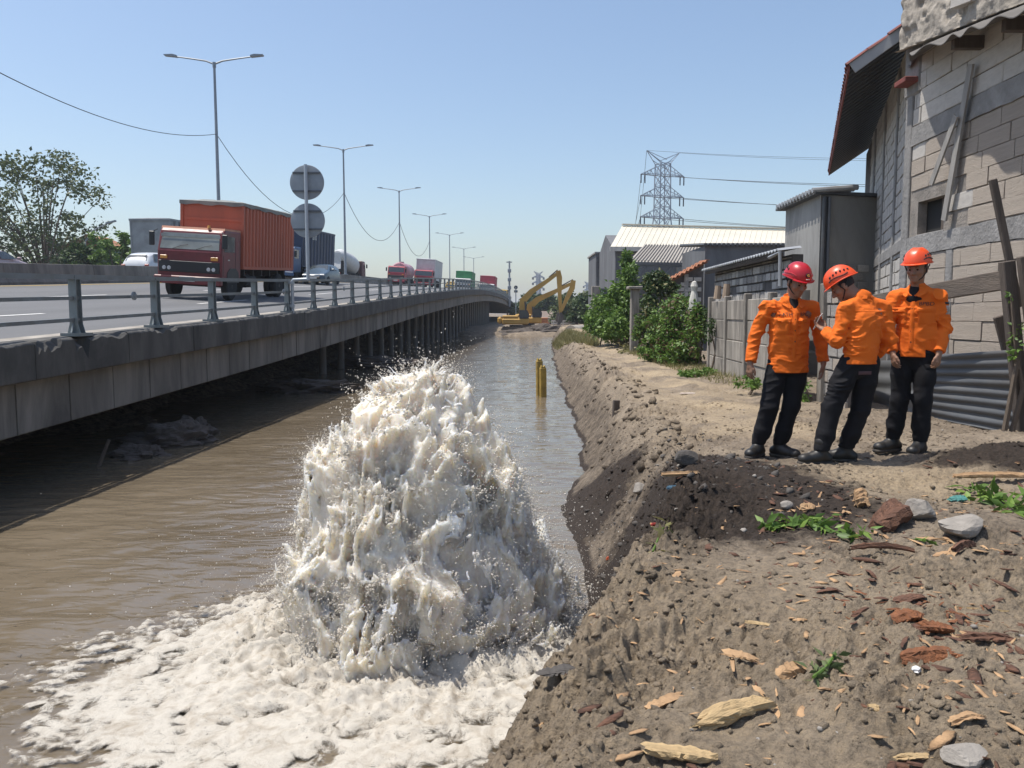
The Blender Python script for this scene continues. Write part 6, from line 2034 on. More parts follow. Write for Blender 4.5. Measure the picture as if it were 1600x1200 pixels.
def creeper(name, label, blobs, leaf, m, seed, n, m2=None, cat="shrub"):
    """creeper-covered mass: many leaf clumps hung on a few stems"""
    c0 = Vector(blobs[0][0]); base = Vector((c0.x, c0.y, gp(c0.x, c0.y)))
    t = thing(name, label, cat, base, 0, "greenery along the right bank wall")
    rs = np.random.RandomState(seed)
    tot = sum(b[1][0] * b[1][2] for b in blobs)
    P = []
    for c, r in blobs:
        k = int(n * r[0] * r[2] / tot)
        nc = max(6, k // 60)
        cc = cloud(nc, np.array(c) - np.array(base), r, seed + len(P), 0.6)
        for q in cc:
            P.append(q + rs.normal(0, 1, (k // nc, 3)) * np.array(r) * 0.16)
        MB().tube([(c[0] - base.x, c[1] - base.y, -0.05), (c[0] - base.x + .1, c[1] - base.y, (c[2] - base.z) * .5), (c[0] - base.x, c[1] - base.y, c[2] - base.z)], [0.03, 0.025, 0.012], 5).build("stem", BARK, t)
    P = np.concatenate(P); P[:, 2] = np.maximum(P[:, 2], -0.02)
    if m2 is not None:
        k = rs.uniform(0, 1, len(P)) < 0.16
        leaves("dry_foliage", m2, P[k], leaf, t, 0.5, seed + 5); P = P[~k]
    leaves("foliage", m, P, leaf, t, 0.5, seed)
    return t


def W_(px, py, d): return tuple(at(px, py, d))


creeper("creeper_shrub", "big bright green creeper covering the wall left of the slim pier", [(W_(955, 492, 33), (0.75, 0.9, 0.85)), (W_(972, 478, 32), (0.55, 0.8, 0.9)), (W_(938, 505, 34), (0.6, 0.8, 0.5)), (W_(965, 515, 31), (0.5, 0.7, 0.5)), (W_(984, 445, 32), (0.25, 0.3, 0.75)), (W_(980, 418, 33), (0.3, 0.3, 0.6))], 0.16, LEAF1, 41, 9000)
creeper("creeper_shrub", "leafy green creeper hanging over the wall behind the pale sack", [(W_(1035, 520, 22.5), (0.5, 0.7, 0.65)), (W_(1062, 515, 21.5), (0.5, 0.6, 0.8)), (W_(1085, 530, 20.6), (0.3, 0.5, 0.7)), (W_(1020, 545, 22), (0.35, 0.5, 0.35)), (W_(1050, 550, 20.8), (0.5, 0.5, 0.3)), (W_(1060, 478, 22), (0.35, 0.5, 0.3)), (W_(1003, 520, 25.5), (0.3, 0.3, 0.5)), (W_(1092, 500, 20.5), (0.22, 0.25, 0.35))], 0.105, LEAF1, 42, 11500, LEAFB)
creeper("creeper_shrub", "creeper climbing the roof edge of the small gable house", [(W_(1030, 440, 26), (0.45, 0.4, 0.35)), (W_(1018, 460, 26), (0.3, 0.4, 0.5)), (W_(1014, 500, 25.5), (0.22, 0.3, 0.8)), (W_(1042, 450, 26.5), (0.35, 0.3, 0.25))], 0.12, LEAF2, 43, 4200, LEAFY)
creeper("low_weeds", "pale low weeds at the foot of the creepers beside the path", [(W_(1000, 545, 27), (0.7, 1.2, 0.16)), (W_(985, 530, 33), (0.8, 1.5, 0.2)), (W_(930, 520, 48), (0.9, 3, 0.3))], 0.11, LEAFY, 44, 3000, cat="weeds")
creeper("leafy_weed", "small bright green weed at the foot of the first wall post", [(W_(1098, 582, 17.6), (0.26, 0.3, 0.14)), (W_(1080, 585, 17.3), (0.2, 0.3, 0.1))], 0.085, LEAF1, 45, 900, cat="weeds")
creeper("leafy_weed", "green weed growing beside the leftmost worker's elbow at the panel wall", [(W_(1168, 596, 13.6), (0.15, 0.25, 0.17)), (W_(1258, 612, 12.2), (0.1, 0.2, 0.17))], 0.06, LEAF1, 46, 700, cat="weeds")
creeper("wall_creeper", "thin creeper hanging on the panel wall posts near the sack", [(W_(1112, 520, 18.6), (0.07, 0.1, 0.4)), (W_(1105, 500, 19.5), (0.10, 0.1, 0.3))], 0.07, LEAF2, 47, 420, cat="creeper")
creeper("post_creeper", "small vine climbing the thick corner post at the right", [(W_(1587, 540, 8.25), (0.05, 0.06, 0.25)), (W_(1580, 460, 8.25), (0.03, 0.04, 0.08))], 0.05, LEAF1, 48, 90, cat="creeper")


def grass(name, label, cx, cy, rx, ry, n, h, m, seed):
    rs = np.random.RandomState(seed)
    a = rs.uniform(0, 2 * np.pi, n); k = np.sqrt(rs.uniform(0, 1, n))
    x = cx + np.cos(a) * k * rx; y = cy + np.sin(a) * k * ry; z = gz(x, y) - 0.01
    hh = h * rs.uniform(0.4, 1.2, n); w = 0.012 * np.ones(n) * (h / 0.25)
    dx = rs.normal(0, 0.4, n) * hh; dy = rs.normal(0, 0.4, n) * hh; th = rs.uniform(0, np.pi, n)
    v = np.stack([np.stack([x - np.cos(th) * w, y - np.sin(th) * w, z], 1), np.stack([x + np.cos(th) * w, y + np.sin(th) * w, z], 1), np.stack([x + dx, y + dy, z + hh], 1)], 1).reshape(-1, 3)
    f = np.arange(3 * n).reshape(-1, 3)
    return tag(link(name, mesh_np(name, v, f, False), m), label, "grass", kind="stuff")


grass("bank_grass", "dry straw grass along the far bank crest", CN(1.6, 48), 48, 0.8, 14, 7000, 0.32, LEAFY, 5)
grass("path_grass", "sparse dry grass along the path edge by the wall", CN(3.5, 22), 22, 0.6, 8, 3500, 0.16, LEAFY, 6)

# ------------------------------------------------------------------ timber piles standing in the water and a stake in the bank
YW = M_("yellow_painted_timber", (0.36, 0.24, 0.045), 0.8, 0.4, 5, stain=(0.10, 0.085, 0.05), stain_amt=0.75, bump=0.5, bscale=20)
for (px, top, d, lab) in ((843, 561, 23.8, "taller yellow painted pile standing in the water"), (848.5, 572, 23.2, "shorter yellow painted pile in front of the taller one")):
    b = at(px, 620, d); zt = at(px, top, d).z
    o = MB(); rn = random.Random(px)
    o.cbox(-0.09, 0.09, -0.075, 0.075, -0.6, zt - WZ - 0.05, 0.015)
    o.prism([(-0.07, zt - WZ - 0.06), (0.07, zt - WZ - 0.06), (0.05, zt - WZ + 0.02), (0.0, zt - WZ - 0.02), (-0.05, zt - WZ + 0.03)], -0.06, 0.06, axis=1)
    o = o.build("timber_pile", YW); o.location = (b.x, d, WZ); o.rotation_euler = (0.02, -0.02, 0.3)
    tag(o, lab, "pile")
b = at(962, 628, 13.4)
o = MB().cbox(-0.06, 0.06, -0.03, 0.03, -0.3, 0.24, 0.008).build("wooden_stake", WOODD); o.location = (b.x, 13.4, gp(b.x, 13.4)); o.rotation_euler = (0, 0.06, 0.5); tag(o, "short dark wooden stake on the bank crest", "stake")
b = at(136, 700, 12.6)
o = MB().cyl((0, 0, -0.4), (0.28, 0.15, 0.42), 0.035, 0.025, 8).build("floating_stick", WOODD); o.location = (b.x, 12.6, WZ); tag(o, "stick poking out of the shaded water under the viaduct", "stick")
# ------------------------------------------------------------------ three rescue workers
from mathutils.bvhtree import BVHTree


class SDF:
    def __init__(self, lo, hi, h):
        self.h = h; self.lo = np.array(lo, float)
        self.ax = [np.arange(lo[i], hi[i], h) for i in range(3)]
        self.F = np.full([len(a) for a in self.ax], 0.2, np.float32)

    def _box(self, lo, hi):
        s = []
        for i in range(3):
            a = max(0, int((lo[i] - self.lo[i]) / self.h)); b = min(len(self.ax[i]), int((hi[i] - self.lo[i]) / self.h) + 2)
            s.append(slice(a, max(a + 1, b)))
        X = self.ax[0][s[0]][:, None, None]; Y = self.ax[1][s[1]][None, :, None]; Z = self.ax[2][s[2]][None, None, :]
        return tuple(s), X, Y, Z

    def comb(self, s, d, k, sub=False):
        a = self.F[s]
        if sub: d = -d; self.F[s] = np.maximum(a, d); return
        if k <= 0:
            self.F[s] = np.minimum(a, d); return
        t = np.clip(0.5 + 0.5 * (d - a) / k, 0, 1)
        self.F[s] = (d + (a - d) * t - k * t * (1 - t)).astype(np.float32)

    def cone(self, a, b, r1, r2, k=0.02, flat=None, ff=1.0):
        a = np.array(a, float); b = np.array(b, float); m = max(r1, r2) + k + 0.03
        s, X, Y, Z = self._box(np.minimum(a, b) - m, np.maximum(a, b) + m)
        ab = b - a; L2 = max(ab.dot(ab), 1e-9)
        px, py, pz = X - a[0], Y - a[1], Z - a[2]
        t = np.clip((px * ab[0] + py * ab[1] + pz * ab[2]) / L2, 0, 1)
        dx, dy, dz = px - t * ab[0], py - t * ab[1], pz - t * ab[2]
        if flat is not None:
            fl = np.array(flat, float); fl /= np.linalg.norm(fl)
            q = dx * fl[0] + dy * fl[1] + dz * fl[2]; e = (ff - 1) * q
            dx, dy, dz = dx + e * fl[0], dy + e * fl[1], dz + e * fl[2]
        d = np.sqrt(dx * dx + dy * dy + dz * dz) - (r1 + (r2 - r1) * t)
        if ff > 1: d = d / (1 + 0.5 * (ff - 1))
        self.comb(s, d, k)
        return self

    def ell(self, c, r, R=None, k=0.02, sub=False):
        c = np.array(c, float); m = max(r) + k + 0.03
        s, X, Y, Z = self._box(c - m, c + m)
        p = np.stack(np.broadcast_arrays(X - c[0], Y - c[1], Z - c[2]), -1)
        if R is not None: p = p @ np.array(R)           # world -> local (R columns = local axes)
        q = p / np.array(r)
        n = np.linalg.norm(q, axis=-1)
        d = (n - 1) * min(r) * 0.9
        self.comb(s, d, k, sub)
        return self

    def chain(self, pts, rs, k=0.02, **kw):
        for i in range(len(pts) - 1):
            self.cone(pts[i], pts[i + 1], rs[i], rs[i + 1], k, **kw)
        return self

    def cut(self, p, n, lo=None, hi=None):
        if lo is None: s, X, Y, Z = self._box([a[0] for a in self.ax], [a[-1] for a in self.ax])
        else: s, X, Y, Z = self._box(lo, hi)
        d = (X - p[0]) * n[0] + (Y - p[1]) * n[1] + (Z - p[2]) * n[2]
        self.F[s] = np.maximum(self.F[s], d)
        return self

    def folds(self, amp, fx, fz, seed, zlo=-9, zhi=9):
        ii = np.nonzero(np.abs(self.F) < amp * 2.5 + self.h * 2)
        x = self.ax[0][ii[0]]; y = self.ax[1][ii[1]]; z = self.ax[2][ii[2]]
        w = noise3(x * 4, y * 4, z * 4, seed + 3) - 0.5
        n1 = (1 - np.abs(2 * noise3(x * fx + w, y * fx, z * fz + 5 * w, seed) - 1)) ** 1.6
        n2 = 1 - np.abs(2 * noise3(x * fx * 2.1, y * fx * 2.1, z * fz * 2.0 + 2 * w, seed + 7) - 1)
        g = 0.4 + 1.2 * noise3(x * 3, y * 3, z * 3, seed + 11)
        self.F[ii] -= (amp * g * ((n1 - 0.45) + 0.45 * (n2 - 0.6))).astype(np.float32)
        return self

    def mesh(self, name, smooth_it=1):
        v, q = surfnet(self.F, self.lo, self.h)
        me = mesh_np(name, v, q)
        return me


SKIN = M_("skin", (0.25, 0.135, 0.085), 0.55, 0.12, 14, bump=0.1, bscale=80)
ORANGE = M_("orange_uniform_cloth", (0.74, 0.15, 0.016), 0.85, 0.10, 5, bump=0.25, bscale=220, stain=(0.62, 0.115, 0.012), stain_amt=0.35, spec=0.25)
BLACKC = M_("black_trouser_cloth", (0.0095, 0.0095, 0.012), 0.85, 0.3, 6, bump=0.25, bscale=200, stain=(0.02, 0.018, 0.017), stain_amt=0.4, spec=0.25)
BOOTM = M_("dusty_black_boot", (0.012, 0.0115, 0.011), 0.5, 0.3, 10, stain=(0.05, 0.04, 0.03), stain_amt=0.5)
SOLE = M_("boot_sole", (0.03, 0.028, 0.026), 0.9, 0.3, 10, stain=(0.15, 0.12, 0.09), stain_amt=0.6)
HRED = M_("red_helmet_shell", (0.43, 0.010, 0.018), 0.35, 0.08, 4, coat=0.2)
HORG = M_("orange_helmet_shell", (0.80, 0.085, 0.018), 0.38, 0.08, 4, coat=0.15)
HAIRM = M_("black_hair", (0.012, 0.011, 0.011), 0.7, 0.3, 40)
STRAP = M_("black_webbing", (0.015, 0.015, 0.016), 0.7, 0.2, 20)


def V(*a): return np.array(a, float)


def rotm(fwd, down):
    """head frame: columns = right(x), back(y), up(z) with face along -y"""
    f = Vector(fwd).normalized(); f = Vector((f.x, f.y, 0)).normalized()
    y = -f; z = Vector((0, 0, 1)); x = y.cross(z)
    M = Matrix((x, y, z)).transposed()
    return M @ Matrix.Rotation(down, 3, 'X')


def hand(S, wrist, d, palm_n, thumb, curl, r=0.0088, side=1):
    """palm and five bent fingers; d = pointing direction, palm_n = palm normal, thumb = thumb side"""
    d = np.array(Vector(d).normalized()); n = np.array(palm_n, float); n = n - d * n.dot(d); n /= np.linalg.norm(n)
    t = np.cross(d, n) * side
    if t.dot(np.array(thumb, float)) < 0: t = -t
    w = np.array(wrist, float)
    S.cone(w, w + d * 0.03, 0.026, 0.028, 0.015, n, 1.4)
    S.cone(w + d * 0.035 + t * 0.016, w + d * 0.085 + t * 0.024, 0.022, 0.017, 0.012, n, 1.5)
    S.cone(w + d * 0.035 - t * 0.012, w + d * 0.08 - t * 0.022, 0.022, 0.016, 0.012, n, 1.5)
    for i, (off, ln) in enumerate(((0.030, 0.068), (0.010, 0.076), (-0.010, 0.071), (-0.029, 0.056))):
        p = w + d * (0.088 if i in (1, 2) else 0.082) + t * off
        c = curl[i] if hasattr(curl, '__len__') else curl
        ang = 0.0; pts = [p - d * 0.02]; q = p
        pts.append(p)
        for seg, fr in enumerate((0.42, 0.32, 0.26)):
            ang += c * (0.75 if seg == 0 else 1.0)
            q = q + (d * math.cos(ang) + n * math.sin(ang)) * ln * fr + t * off * 0.05
            pts.append(q)
        S.chain(pts, [r * 1.05, r * 1.05, r, r * 0.92, r * 0.78], 0.004)
    b = w + d * 0.028 + t * 0.022
    m1 = b + d * 0.030 + t * 0.020 + n * 0.012; m2 = m1 + d * 0.028 + t * 0.006 + n * 0.010; m3 = m2 + d * 0.022 + n * 0.006
    S.chain([b, m1, m2, m3], [0.015, 0.0125, 0.0105, 0.0085], 0.008)


def head(S, c, R, k=0.012):
    c = np.array(c, float); R = np.array(R)
    def L(x, y, z): return c + R @ np.array([x, y, z])
    S.ell(L(0, 0.01, 0.03), (0.076, 0.095, 0.105), R, k)               # cranium
    S.ell(L(0, -0.022, -0.045), (0.060, 0.066, 0.075), R, 0.03)          # face and jaw
    S.ell(L(0, -0.066, -0.098), (0.026, 0.022, 0.020), R, 0.02)          # chin
    S.cone(L(0, -0.088, 0.008), L(0, -0.107, -0.030), 0.009, 0.015, 0.012)   # nose
    S.ell(L(0.012, -0.096, -0.034), (0.010, 0.011, 0.009), R, 0.006); S.ell(L(-0.012, -0.096, -0.034), (0.010, 0.011, 0.009), R, 0.006)
    S.cone(L(-0.036, -0.078, 0.022), L(0.036, -0.078, 0.022), 0.011, 0.011, 0.014)  # brow
    for s in (-1, 1):
        S.ell(L(s * 0.045, -0.062, -0.022), (0.020, 0.020, 0.020), R, 0.02)    # cheek
        S.ell(L(s * 0.078, 0.012, -0.008), (0.010, 0.022, 0.034), R, 0.006)    # ear
        S.ell(L(s * 0.033, -0.087, 0.003), (0.013, 0.010, 0.008), R, 0.0, True)  # eye socket
    S.cone(L(-0.020, -0.083, -0.062), L(0.020, -0.083, -0.062), 0.0075, 0.0075, 0.006)
    S.cone(L(-0.017, -0.081, -0.074), L(0.017, -0.081, -0.074), 0.0085, 0.0085, 0.006)


def helmet(par, c, R, shell, kind):
    c = Vector(c); Rm = Matrix([list(r) for r in np.array(R)])
    nu, nv = 40, 14
    vs = []; fs = []
    def rimz(th):                     # rim height around the head: front at -y
        return 0.030 - 0.022 * (0.5 + 0.5 * math.sin(th)) + 0.014 * abs(math.cos(th)) ** 3
    for lay, g in ((0, 0.0), (1, -0.010)):
        for j in range(nv + 1):
            f = j / nv
            for i in range(nu):
                th = 2 * math.pi * i / nu
                rz = rimz(th)
                ph = f * math.pi / 2
                rr = math.cos(ph) ** 0.80
                x = (0.117 + g) * rr * math.cos(th); y = 0.012 + (0.145 + g) * rr * math.sin(th)
                z = rz + (0.168 + g - rz) * math.sin(ph) ** 1.05
                if kind == "vent":
                    z += 0.006 * math.exp(-((abs(x) - 0.035) / 0.012) ** 2) * math.sin(ph) * (1 if lay == 0 else 0)
                vs.append((x, y, z))
    n1 = (nv + 1) * nu
    for j in range(nv):
        for i in range(nu):
            a, b = j * nu + i, j * nu + (i + 1) % nu
            fs.append((a, b, b + nu, a + nu)); fs.append((n1 + a, n1 + a + nu, n1 + b + nu, n1 + b))
    for i in range(nu):
        a, b = i, (i + 1) % nu; fs.append((a, n1 + a, n1 + b, b))
    mb = MB()
    # rolled rim
    rim = [(0.121 * math.cos(2 * math.pi * i / nu), 0.012 + 0.149 * math.sin(2 * math.pi * i / nu), rimz(2 * math.pi * i / nu) + 0.002) for i in range(nu)] 
    mb.add(vs, fs)
    M4 = Matrix.Translation(c) @ Rm.to_4x4()
    me = mb.mesh("helmet", False); me.transform(M4)
    me.polygons.foreach_set("use_smooth", np.ones(len(me.polygons), bool))
    h = link("helmet", me, shell, par)
    r = MB().tube(rim + [rim[0], rim[1]], 0.006, 6, False).mesh("helmet_rim", True); r.transform(M4); link("helmet_rim", r, shell, h)
    # peak at the front
    pk = []; pf = []
    for i in range(9):
        a = -math.pi / 2 + (i - 4) / 4 * 0.95
        for e, z in ((0.0, 0.012), (0.026, 0.003), (0.024, -0.002), (0.0, 0.002)):
            pk.append(((0.117 + e) * math.cos(a), 0.012 + (0.143 + e) * math.sin(a), rimz(a) + z - 0.003))
    for i in range(8):
        for k in range(4): pf.append((i * 4 + k, i * 4 + (k + 1) % 4, (i + 1) * 4 + (k + 1) % 4, (i + 1) * 4 + k))
    pm = MB().add(pk, pf).mesh("helmet_peak", True); pm.transform(M4); link("helmet_peak", pm, shell, h)
    # vents along both sides
    def surf(th, ph, out):
        rz = rimz(th); rr = math.cos(ph) ** 0.80
        return Vector(((0.117 + out) * rr * math.cos(th), 0.012 + (0.145 + out) * rr * math.sin(th), rz + (0.168 + out - rz) * math.sin(ph) ** 1.05))
    for s in (-1, 1):
        n = 6 if kind == "vent" else 3
        for k in range(n):
            a0 = (-0.55 + k * 0.27) if kind == "vent" else (0.1 + k * 0.3)
            th = a0 if s > 0 else math.pi - a0
            ph = 0.62 - 0.05 * abs(k - 2)
            p0 = surf(th, ph - 0.05, 0.0006); p1 = surf(th + 0.10 * s, ph + 0.10, 0.0006)
            vm = MB().tube([p0, (p0 + p1) / 2 + (p0 + p1).normalized() * 0.0, p1], [0.004, 0.0095, 0.004], 8).mesh("vent", True); vm.transform(M4)
            link("vent", vm, STRAP, h)
        # ear-side trim
        pts = [surf((-0.7 + q * 0.22) if s > 0 else math.pi - (-0.7 + q * 0.22), 0.30 + 0.06 * math.sin(q), 0.002) for q in range(7)]
        tm = MB().tube(pts, 0.005, 6).mesh("side_trim", True); tm.transform(M4); link("side_trim", tm, STRAP if kind == "vent" else shell, h)
        # chin straps
        q0 = Vector((s * 0.098, -0.03, 0.02)); q1 = Vector((s * 0.088, 0.055, 0.01)); j = Vector((s * 0.078, -0.005, -0.055)); e = Vector((s * 0.02, -0.075, -0.122))
        for seg in ([q0, j], [q1, j], [j, Vector((s * 0.055, -0.045, -0.098)), e, Vector((0, -0.078, -0.124))]):
            sm = MB().tube(seg, 0.0055, 6).mesh("chin_strap", True); sm.transform(M4); link("chin_strap", sm, STRAP, h)
    return h, M4


def project_text(txt, size, m, par, surf_bvh, p, d, right, up, name="lettering"):
    """letters laid on the cloth: each vertex is dropped along d onto the surface"""
    o = text_part(txt, size, m, par, (0, 0, 0), (0, 0, 0), name, 0.0)
    me = o.data; d = Vector(d).normalized()
    for v in me.vertices:
        q = Vector(p) + Vector(right) * v.co.x + Vector(up) * v.co.y
        hit = surf_bvh.ray_cast(q - d * 0.3, d)
        v.co = (hit[0] - d * 0.009) if hit[0] is not None else q
    return o


def patch_on(par, bvh, name, p, d, right, up, w, h, th, m, n=(7, 6), roundness=0.0, taper=0.0):
    """cloth patch (pocket, flap, badge) draped on the surface"""
    d = Vector(d).normalized(); vs = []; fs = []
    nx, ny = n
    for i in range(nx + 1):
        for j in range(ny + 1):
            a = (i / nx - 0.5); b = (j / ny - 0.5)
            ww = w * (1 - taper * max(0, -b * 2) * 0.0)
            q = Vector(p) + Vector(right) * (a * ww) + Vector(up) * (b * h - (taper * h * (0.5 - abs(a)) if j == 0 else 0))
            hit = bvh.ray_cast(q - d * 0.3, d, 0.6)
            if hit[0] is None: return None
            s = hit[0]
            edge = i in (0, nx) or j in (0, ny)
            vs.append(s - d * (th * (0.25 if edge else 1.0)))
    n0 = len(vs); vs += [v + d * (th * 2.5) for v in vs]
    for i in range(nx):
        for j in range(ny):
            a = i * (ny + 1) + j; fs.append((a, a + ny + 1, a + ny + 2, a + 1)); fs.append((n0 + a, n0 + a + 1, n0 + a + ny + 2, n0 + a + ny + 1))
    for i in range(nx):
        for j in (0, ny):
            a = i * (ny + 1) + j; fs.append((a, a + ny + 1, n0 + a + ny + 1, n0 + a))
    for j in range(ny):
        for i in (0, nx):
            a = i * (ny + 1) + j; fs.append((a, a + 1, n0 + a + 1, n0 + a))
    return MB().add(vs, fs).build(name, m, par, smooth=True)


def boot(par, ank, toe_dir, ln=0.285):
    d = np.array([toe_dir[0], toe_dir[1], 0.0]); d /= np.linalg.norm(d); s = np.array([-d[1], d[0], 0])
    a = np.array(ank, float); a[2] = 0
    lo = a - 0.26; hi = a + 0.32; lo[2] = -0.02; hi[2] = 0.30
    S = SDF(lo, hi, 0.006)
    heel = a - d * 0.055
    S.cone(a + V(0, 0, 0.09), np.array(ank) + V(0, 0, 0.10), 0.055, 0.058, 0.03)
    S.cone(heel + V(0, 0, 0.05), a + d * 0.06 + V(0, 0, 0.055), 0.046, 0.046, 0.03)
    S.cone(a + d * 0.05 + V(0, 0, 0.06), a + d * (ln - 0.13) + V(0, 0, 0.045), 0.050, 0.043, 0.03)
    S.ell(a + d * (ln - 0.125) + V(0, 0, 0.045), (0.050, 0.050, 0.040), None, 0.02)
    S.cut((0, 0, 0.018), (0, 0, -1))
    o = link("boot", S.mesh("boot"), BOOTM, par)
    S = SDF(lo, hi, 0.006)
    S.cone(heel + V(0, 0, 0.012), a + d * 0.03 + V(0, 0, 0.012), 0.047, 0.043, 0.02, (0, 0, 1), 2.0)
    S.cone(a + d * 0.03 + V(0, 0, 0.012), a + d * (ln - 0.12) + V(0, 0, 0.012), 0.043, 0.052, 0.02, (0, 0, 1), 2.0)
    link("sole", S.mesh("sole"), SOLE, o)


def person(label, loc, J, fwd, hfwd, hdown, shell, hk, hands, sc=1.0, shirt_seed=1, toes=None, hem=0.86, belly=0.0):
    root = thing("person", label, "person", loc, 0, "rescue workers on the bank")
    f = Vector((fwd[0], fwd[1], 0)).normalized(); fl = (f.x, f.y, 0)
    R = np.array(rotm(hfwd, hdown))
    # ---- body: one continuous mesh
    S = SDF((-0.62, -0.45, -0.02), (0.62, 0.45, 1.92), 0.0062)
    nk, hc = V(*J['neck']), V(*J['head'])
    S.cone(V(*J['pelvis']), V(*J['chest']), 0.10, 0.11, 0.03, fl, 1.4)
    S.cone(V(*J['chest']), nk, 0.10, 0.055, 0.03, fl, 1.3)
    S.cone(nk - V(0, 0, 0.03), hc + R @ V(0, 0.022, -0.04), 0.058, 0.056, 0.02)
    head(S, hc, R)
    for s in ('l', 'r'):
        sh, el, wr = V(*J['sh_' + s]), V(*J['el_' + s]), V(*J['wr_' + s])
        S.chain([V(*J['chest']) * 0.4 + sh * 0.6, sh, el, wr], [0.06, 0.045, 0.036, 0.027], 0.02)
        hd = hands[s]; hand(S, wr, hd[0], hd[1], hd[2], hd[3])
        S.chain([V(*J['hip_' + s]), V(*J['kn_' + s]), V(*J['an_' + s])], [0.075, 0.05, 0.036], 0.02)
    link("body", S.mesh("body"), SKIN, root)
    # eyes
    for s in (-1, 1):
        c = hc + R @ V(s * 0.033, -0.081, 0.003)
        MB().lathe([(0.001, -0.009), (0.007, -0.006), (0.0095, 0), (0.007, 0.006), (0.001, 0.009)], 10, Matrix.Translation(Vector(c))).build("eye", M_("eye_dark", (0.03, 0.02, 0.015), 0.2), root, smooth=True)
        c0 = hc + R @ V(s * 0.018, -0.091, 0.020); c1 = hc + R @ V(s * 0.050, -0.079, 0.024)
        MB().tube([c0, (Vector(c0) + Vector(c1)) / 2 + Vector((0, 0, 0.004)), c1], [0.003, 0.0045, 0.002], 6).build("eyebrow", HAIRM, root)
    # hair: close-cropped shell at back and sides under the helmet
    S = SDF(hc - 0.16, hc + 0.16, 0.006)
    S.ell(hc + R @ V(0, 0.018, 0.028), (0.081, 0.094, 0.108), R, 0)
    n = R @ V(0, -1, 0.25); S.cut(hc + R @ V(0, -0.028, 0), n)
    n = R @ V(0, 0, -1); S.cut(hc + R @ V(0, 0, -0.030), n)
    link("hair", S.mesh("hair"), HAIRM, root)
    hm, M4 = helmet(root, Vector(hc) + Vector(R @ V(0, 0.004, 0.022)), R, shell, hk)
    # ---- shirt
    S = SDF((-0.60, -0.42, 0.70), (0.60, 0.42, 1.60), 0.0068)
    pv, ch = V(*J['pelvis']), V(*J['chest'])
    hemc = pv + V(0, 0, hem - 0.06 - pv[2])
    ff = 1.42 - belly
    S.chain([hemc, pv * 0.5 + ch * 0.5, ch, ch * 0.35 + nk * 0.65], [0.186 * sc, 0.172 * sc, 0.174 * sc, 0.118 * sc], 0.04, flat=fl, ff=ff)
    S.cone(nk - V(0, 0, 0.055), nk - V(0, 0, 0.01), 0.085, 0.068, 0.03)
    for s in ('l', 'r'):
        sh, el, wr = V(*J['sh_' + s]), V(*J['el_' + s]), V(*J['wr_' + s])
        S.cone(nk - V(0, 0, 0.06), sh + V(0, 0, 0.012), 0.056, 0.060, 0.04)
        S.chain([sh, el, wr + (wr - el) * 0.05], [0.066, 0.055, 0.046], 0.03)
    S.folds(0.018, 9.5, 18, shirt_seed)
    for s in ('l', 'r'):
        el, wr = V(*J['el_' + s]), V(*J['wr_' + s]); d = wr - el; d /= np.linalg.norm(d)
        lo = np.minimum(el, wr) - 0.09; hi = np.maximum(el, wr) + 0.12
        S.cut(wr - d * 0.012, d, wr - 0.085 + d * 0.02, wr + 0.085 + d * 0.06)
    # hem cut (body region only)
    pvx = pv[0]; S.cut((0, 0, hem), (0, 0, -1), (pvx - 0.262, -0.4, 0.70), (pvx + 0.262, 0.4, hem + 0.03))
    # open neck
    S.ell(nk + V(f.x * 0.075, f.y * 0.075, -0.005), (0.045, 0.045, 0.075), None, 0, True)
    S.cone if False else None
    me = S.mesh("shirt"); shirt = link("shirt", me, ORANGE, root)
    bvh = BVHTree.FromPolygons([v.co for v in me.vertices], [tuple(p.vertices) for p in me.polygons])
    # undershirt showing at the neck
    S = SDF(nk - 0.16, nk + 0.12, 0.007)
    S.cone(nk - V(0, 0, 0.10) + V(f.x, f.y, 0) * 0.02, nk - V(0, 0, 0.005), 0.085, 0.062, 0.02)
    link("undershirt", S.mesh("undershirt"), BLACKC, root)
    # collar
    lat = Vector((-f.y, f.x, 0))
    for s in (-1, 1):
        pts = []; c = Vector(nk)
        inner = [c + lat * s * a + f * b + Vector((0, 0, z)) for a, b, z in ((0.01, -0.078, 0.022), (0.062, -0.045, 0.020), (0.078, 0.01, 0.012), (0.060, 0.068, -0.020), (0.030, 0.108, -0.070))]
        outer = [c + lat * s * a + f * b + Vector((0, 0, z)) for a, b, z in ((0.01, -0.100, -0.024), (0.092, -0.060, -0.022), (0.118, 0.01, -0.022), (0.112, 0.085, -0.060), (0.045, 0.128, -0.098))]
        vs = inner + outer; vs += [v + Vector((0, 0, -0.008)) - f * 0.002 for v in vs]
        k = 5; fs = []
        for i in range(k - 1):
            fs += [(i, i + 1, k + i + 1, k + i), (2 * k + i, 3 * k + i, 3 * k + i + 1, 2 * k + i + 1), (k + i, k + i + 1, 3 * k + i + 1, 3 * k + i), (i, 2 * k + i, 2 * k + i + 1, i + 1)]
        fs += [(k - 1, 2 * k - 1, 4 * k - 1, 3 * k - 1), (0, 2 * k, 3 * k, k)]
        cm = MB().add(vs, fs).build("collar", ORANGE, root, smooth=True)
        sb = cm.modifiers.new("sub", 'SUBSURF'); sb.levels = 1; sb.render_levels = 1
    # ---- trousers
    S = SDF((-0.52, -0.32, 0.04), (0.42, 0.34, 1.06), 0.0068)
    S.cone(pv + V(0, 0, 0.03), pv - V(0, 0, 0.05), 0.136 * sc, 0.142 * sc, 0.04, fl, 1.35)
    for s in ('l', 'r'):
        hp, kn, an = V(*J['hip_' + s]), V(*J['kn_' + s]), V(*J['an_' + s])
        S.chain([hp, hp * 0.55 + kn * 0.45, kn, kn * 0.4 + an * 0.6, an + V(0, 0, 0.04)], [0.088, 0.090, 0.079, 0.073, 0.060], 0.03)
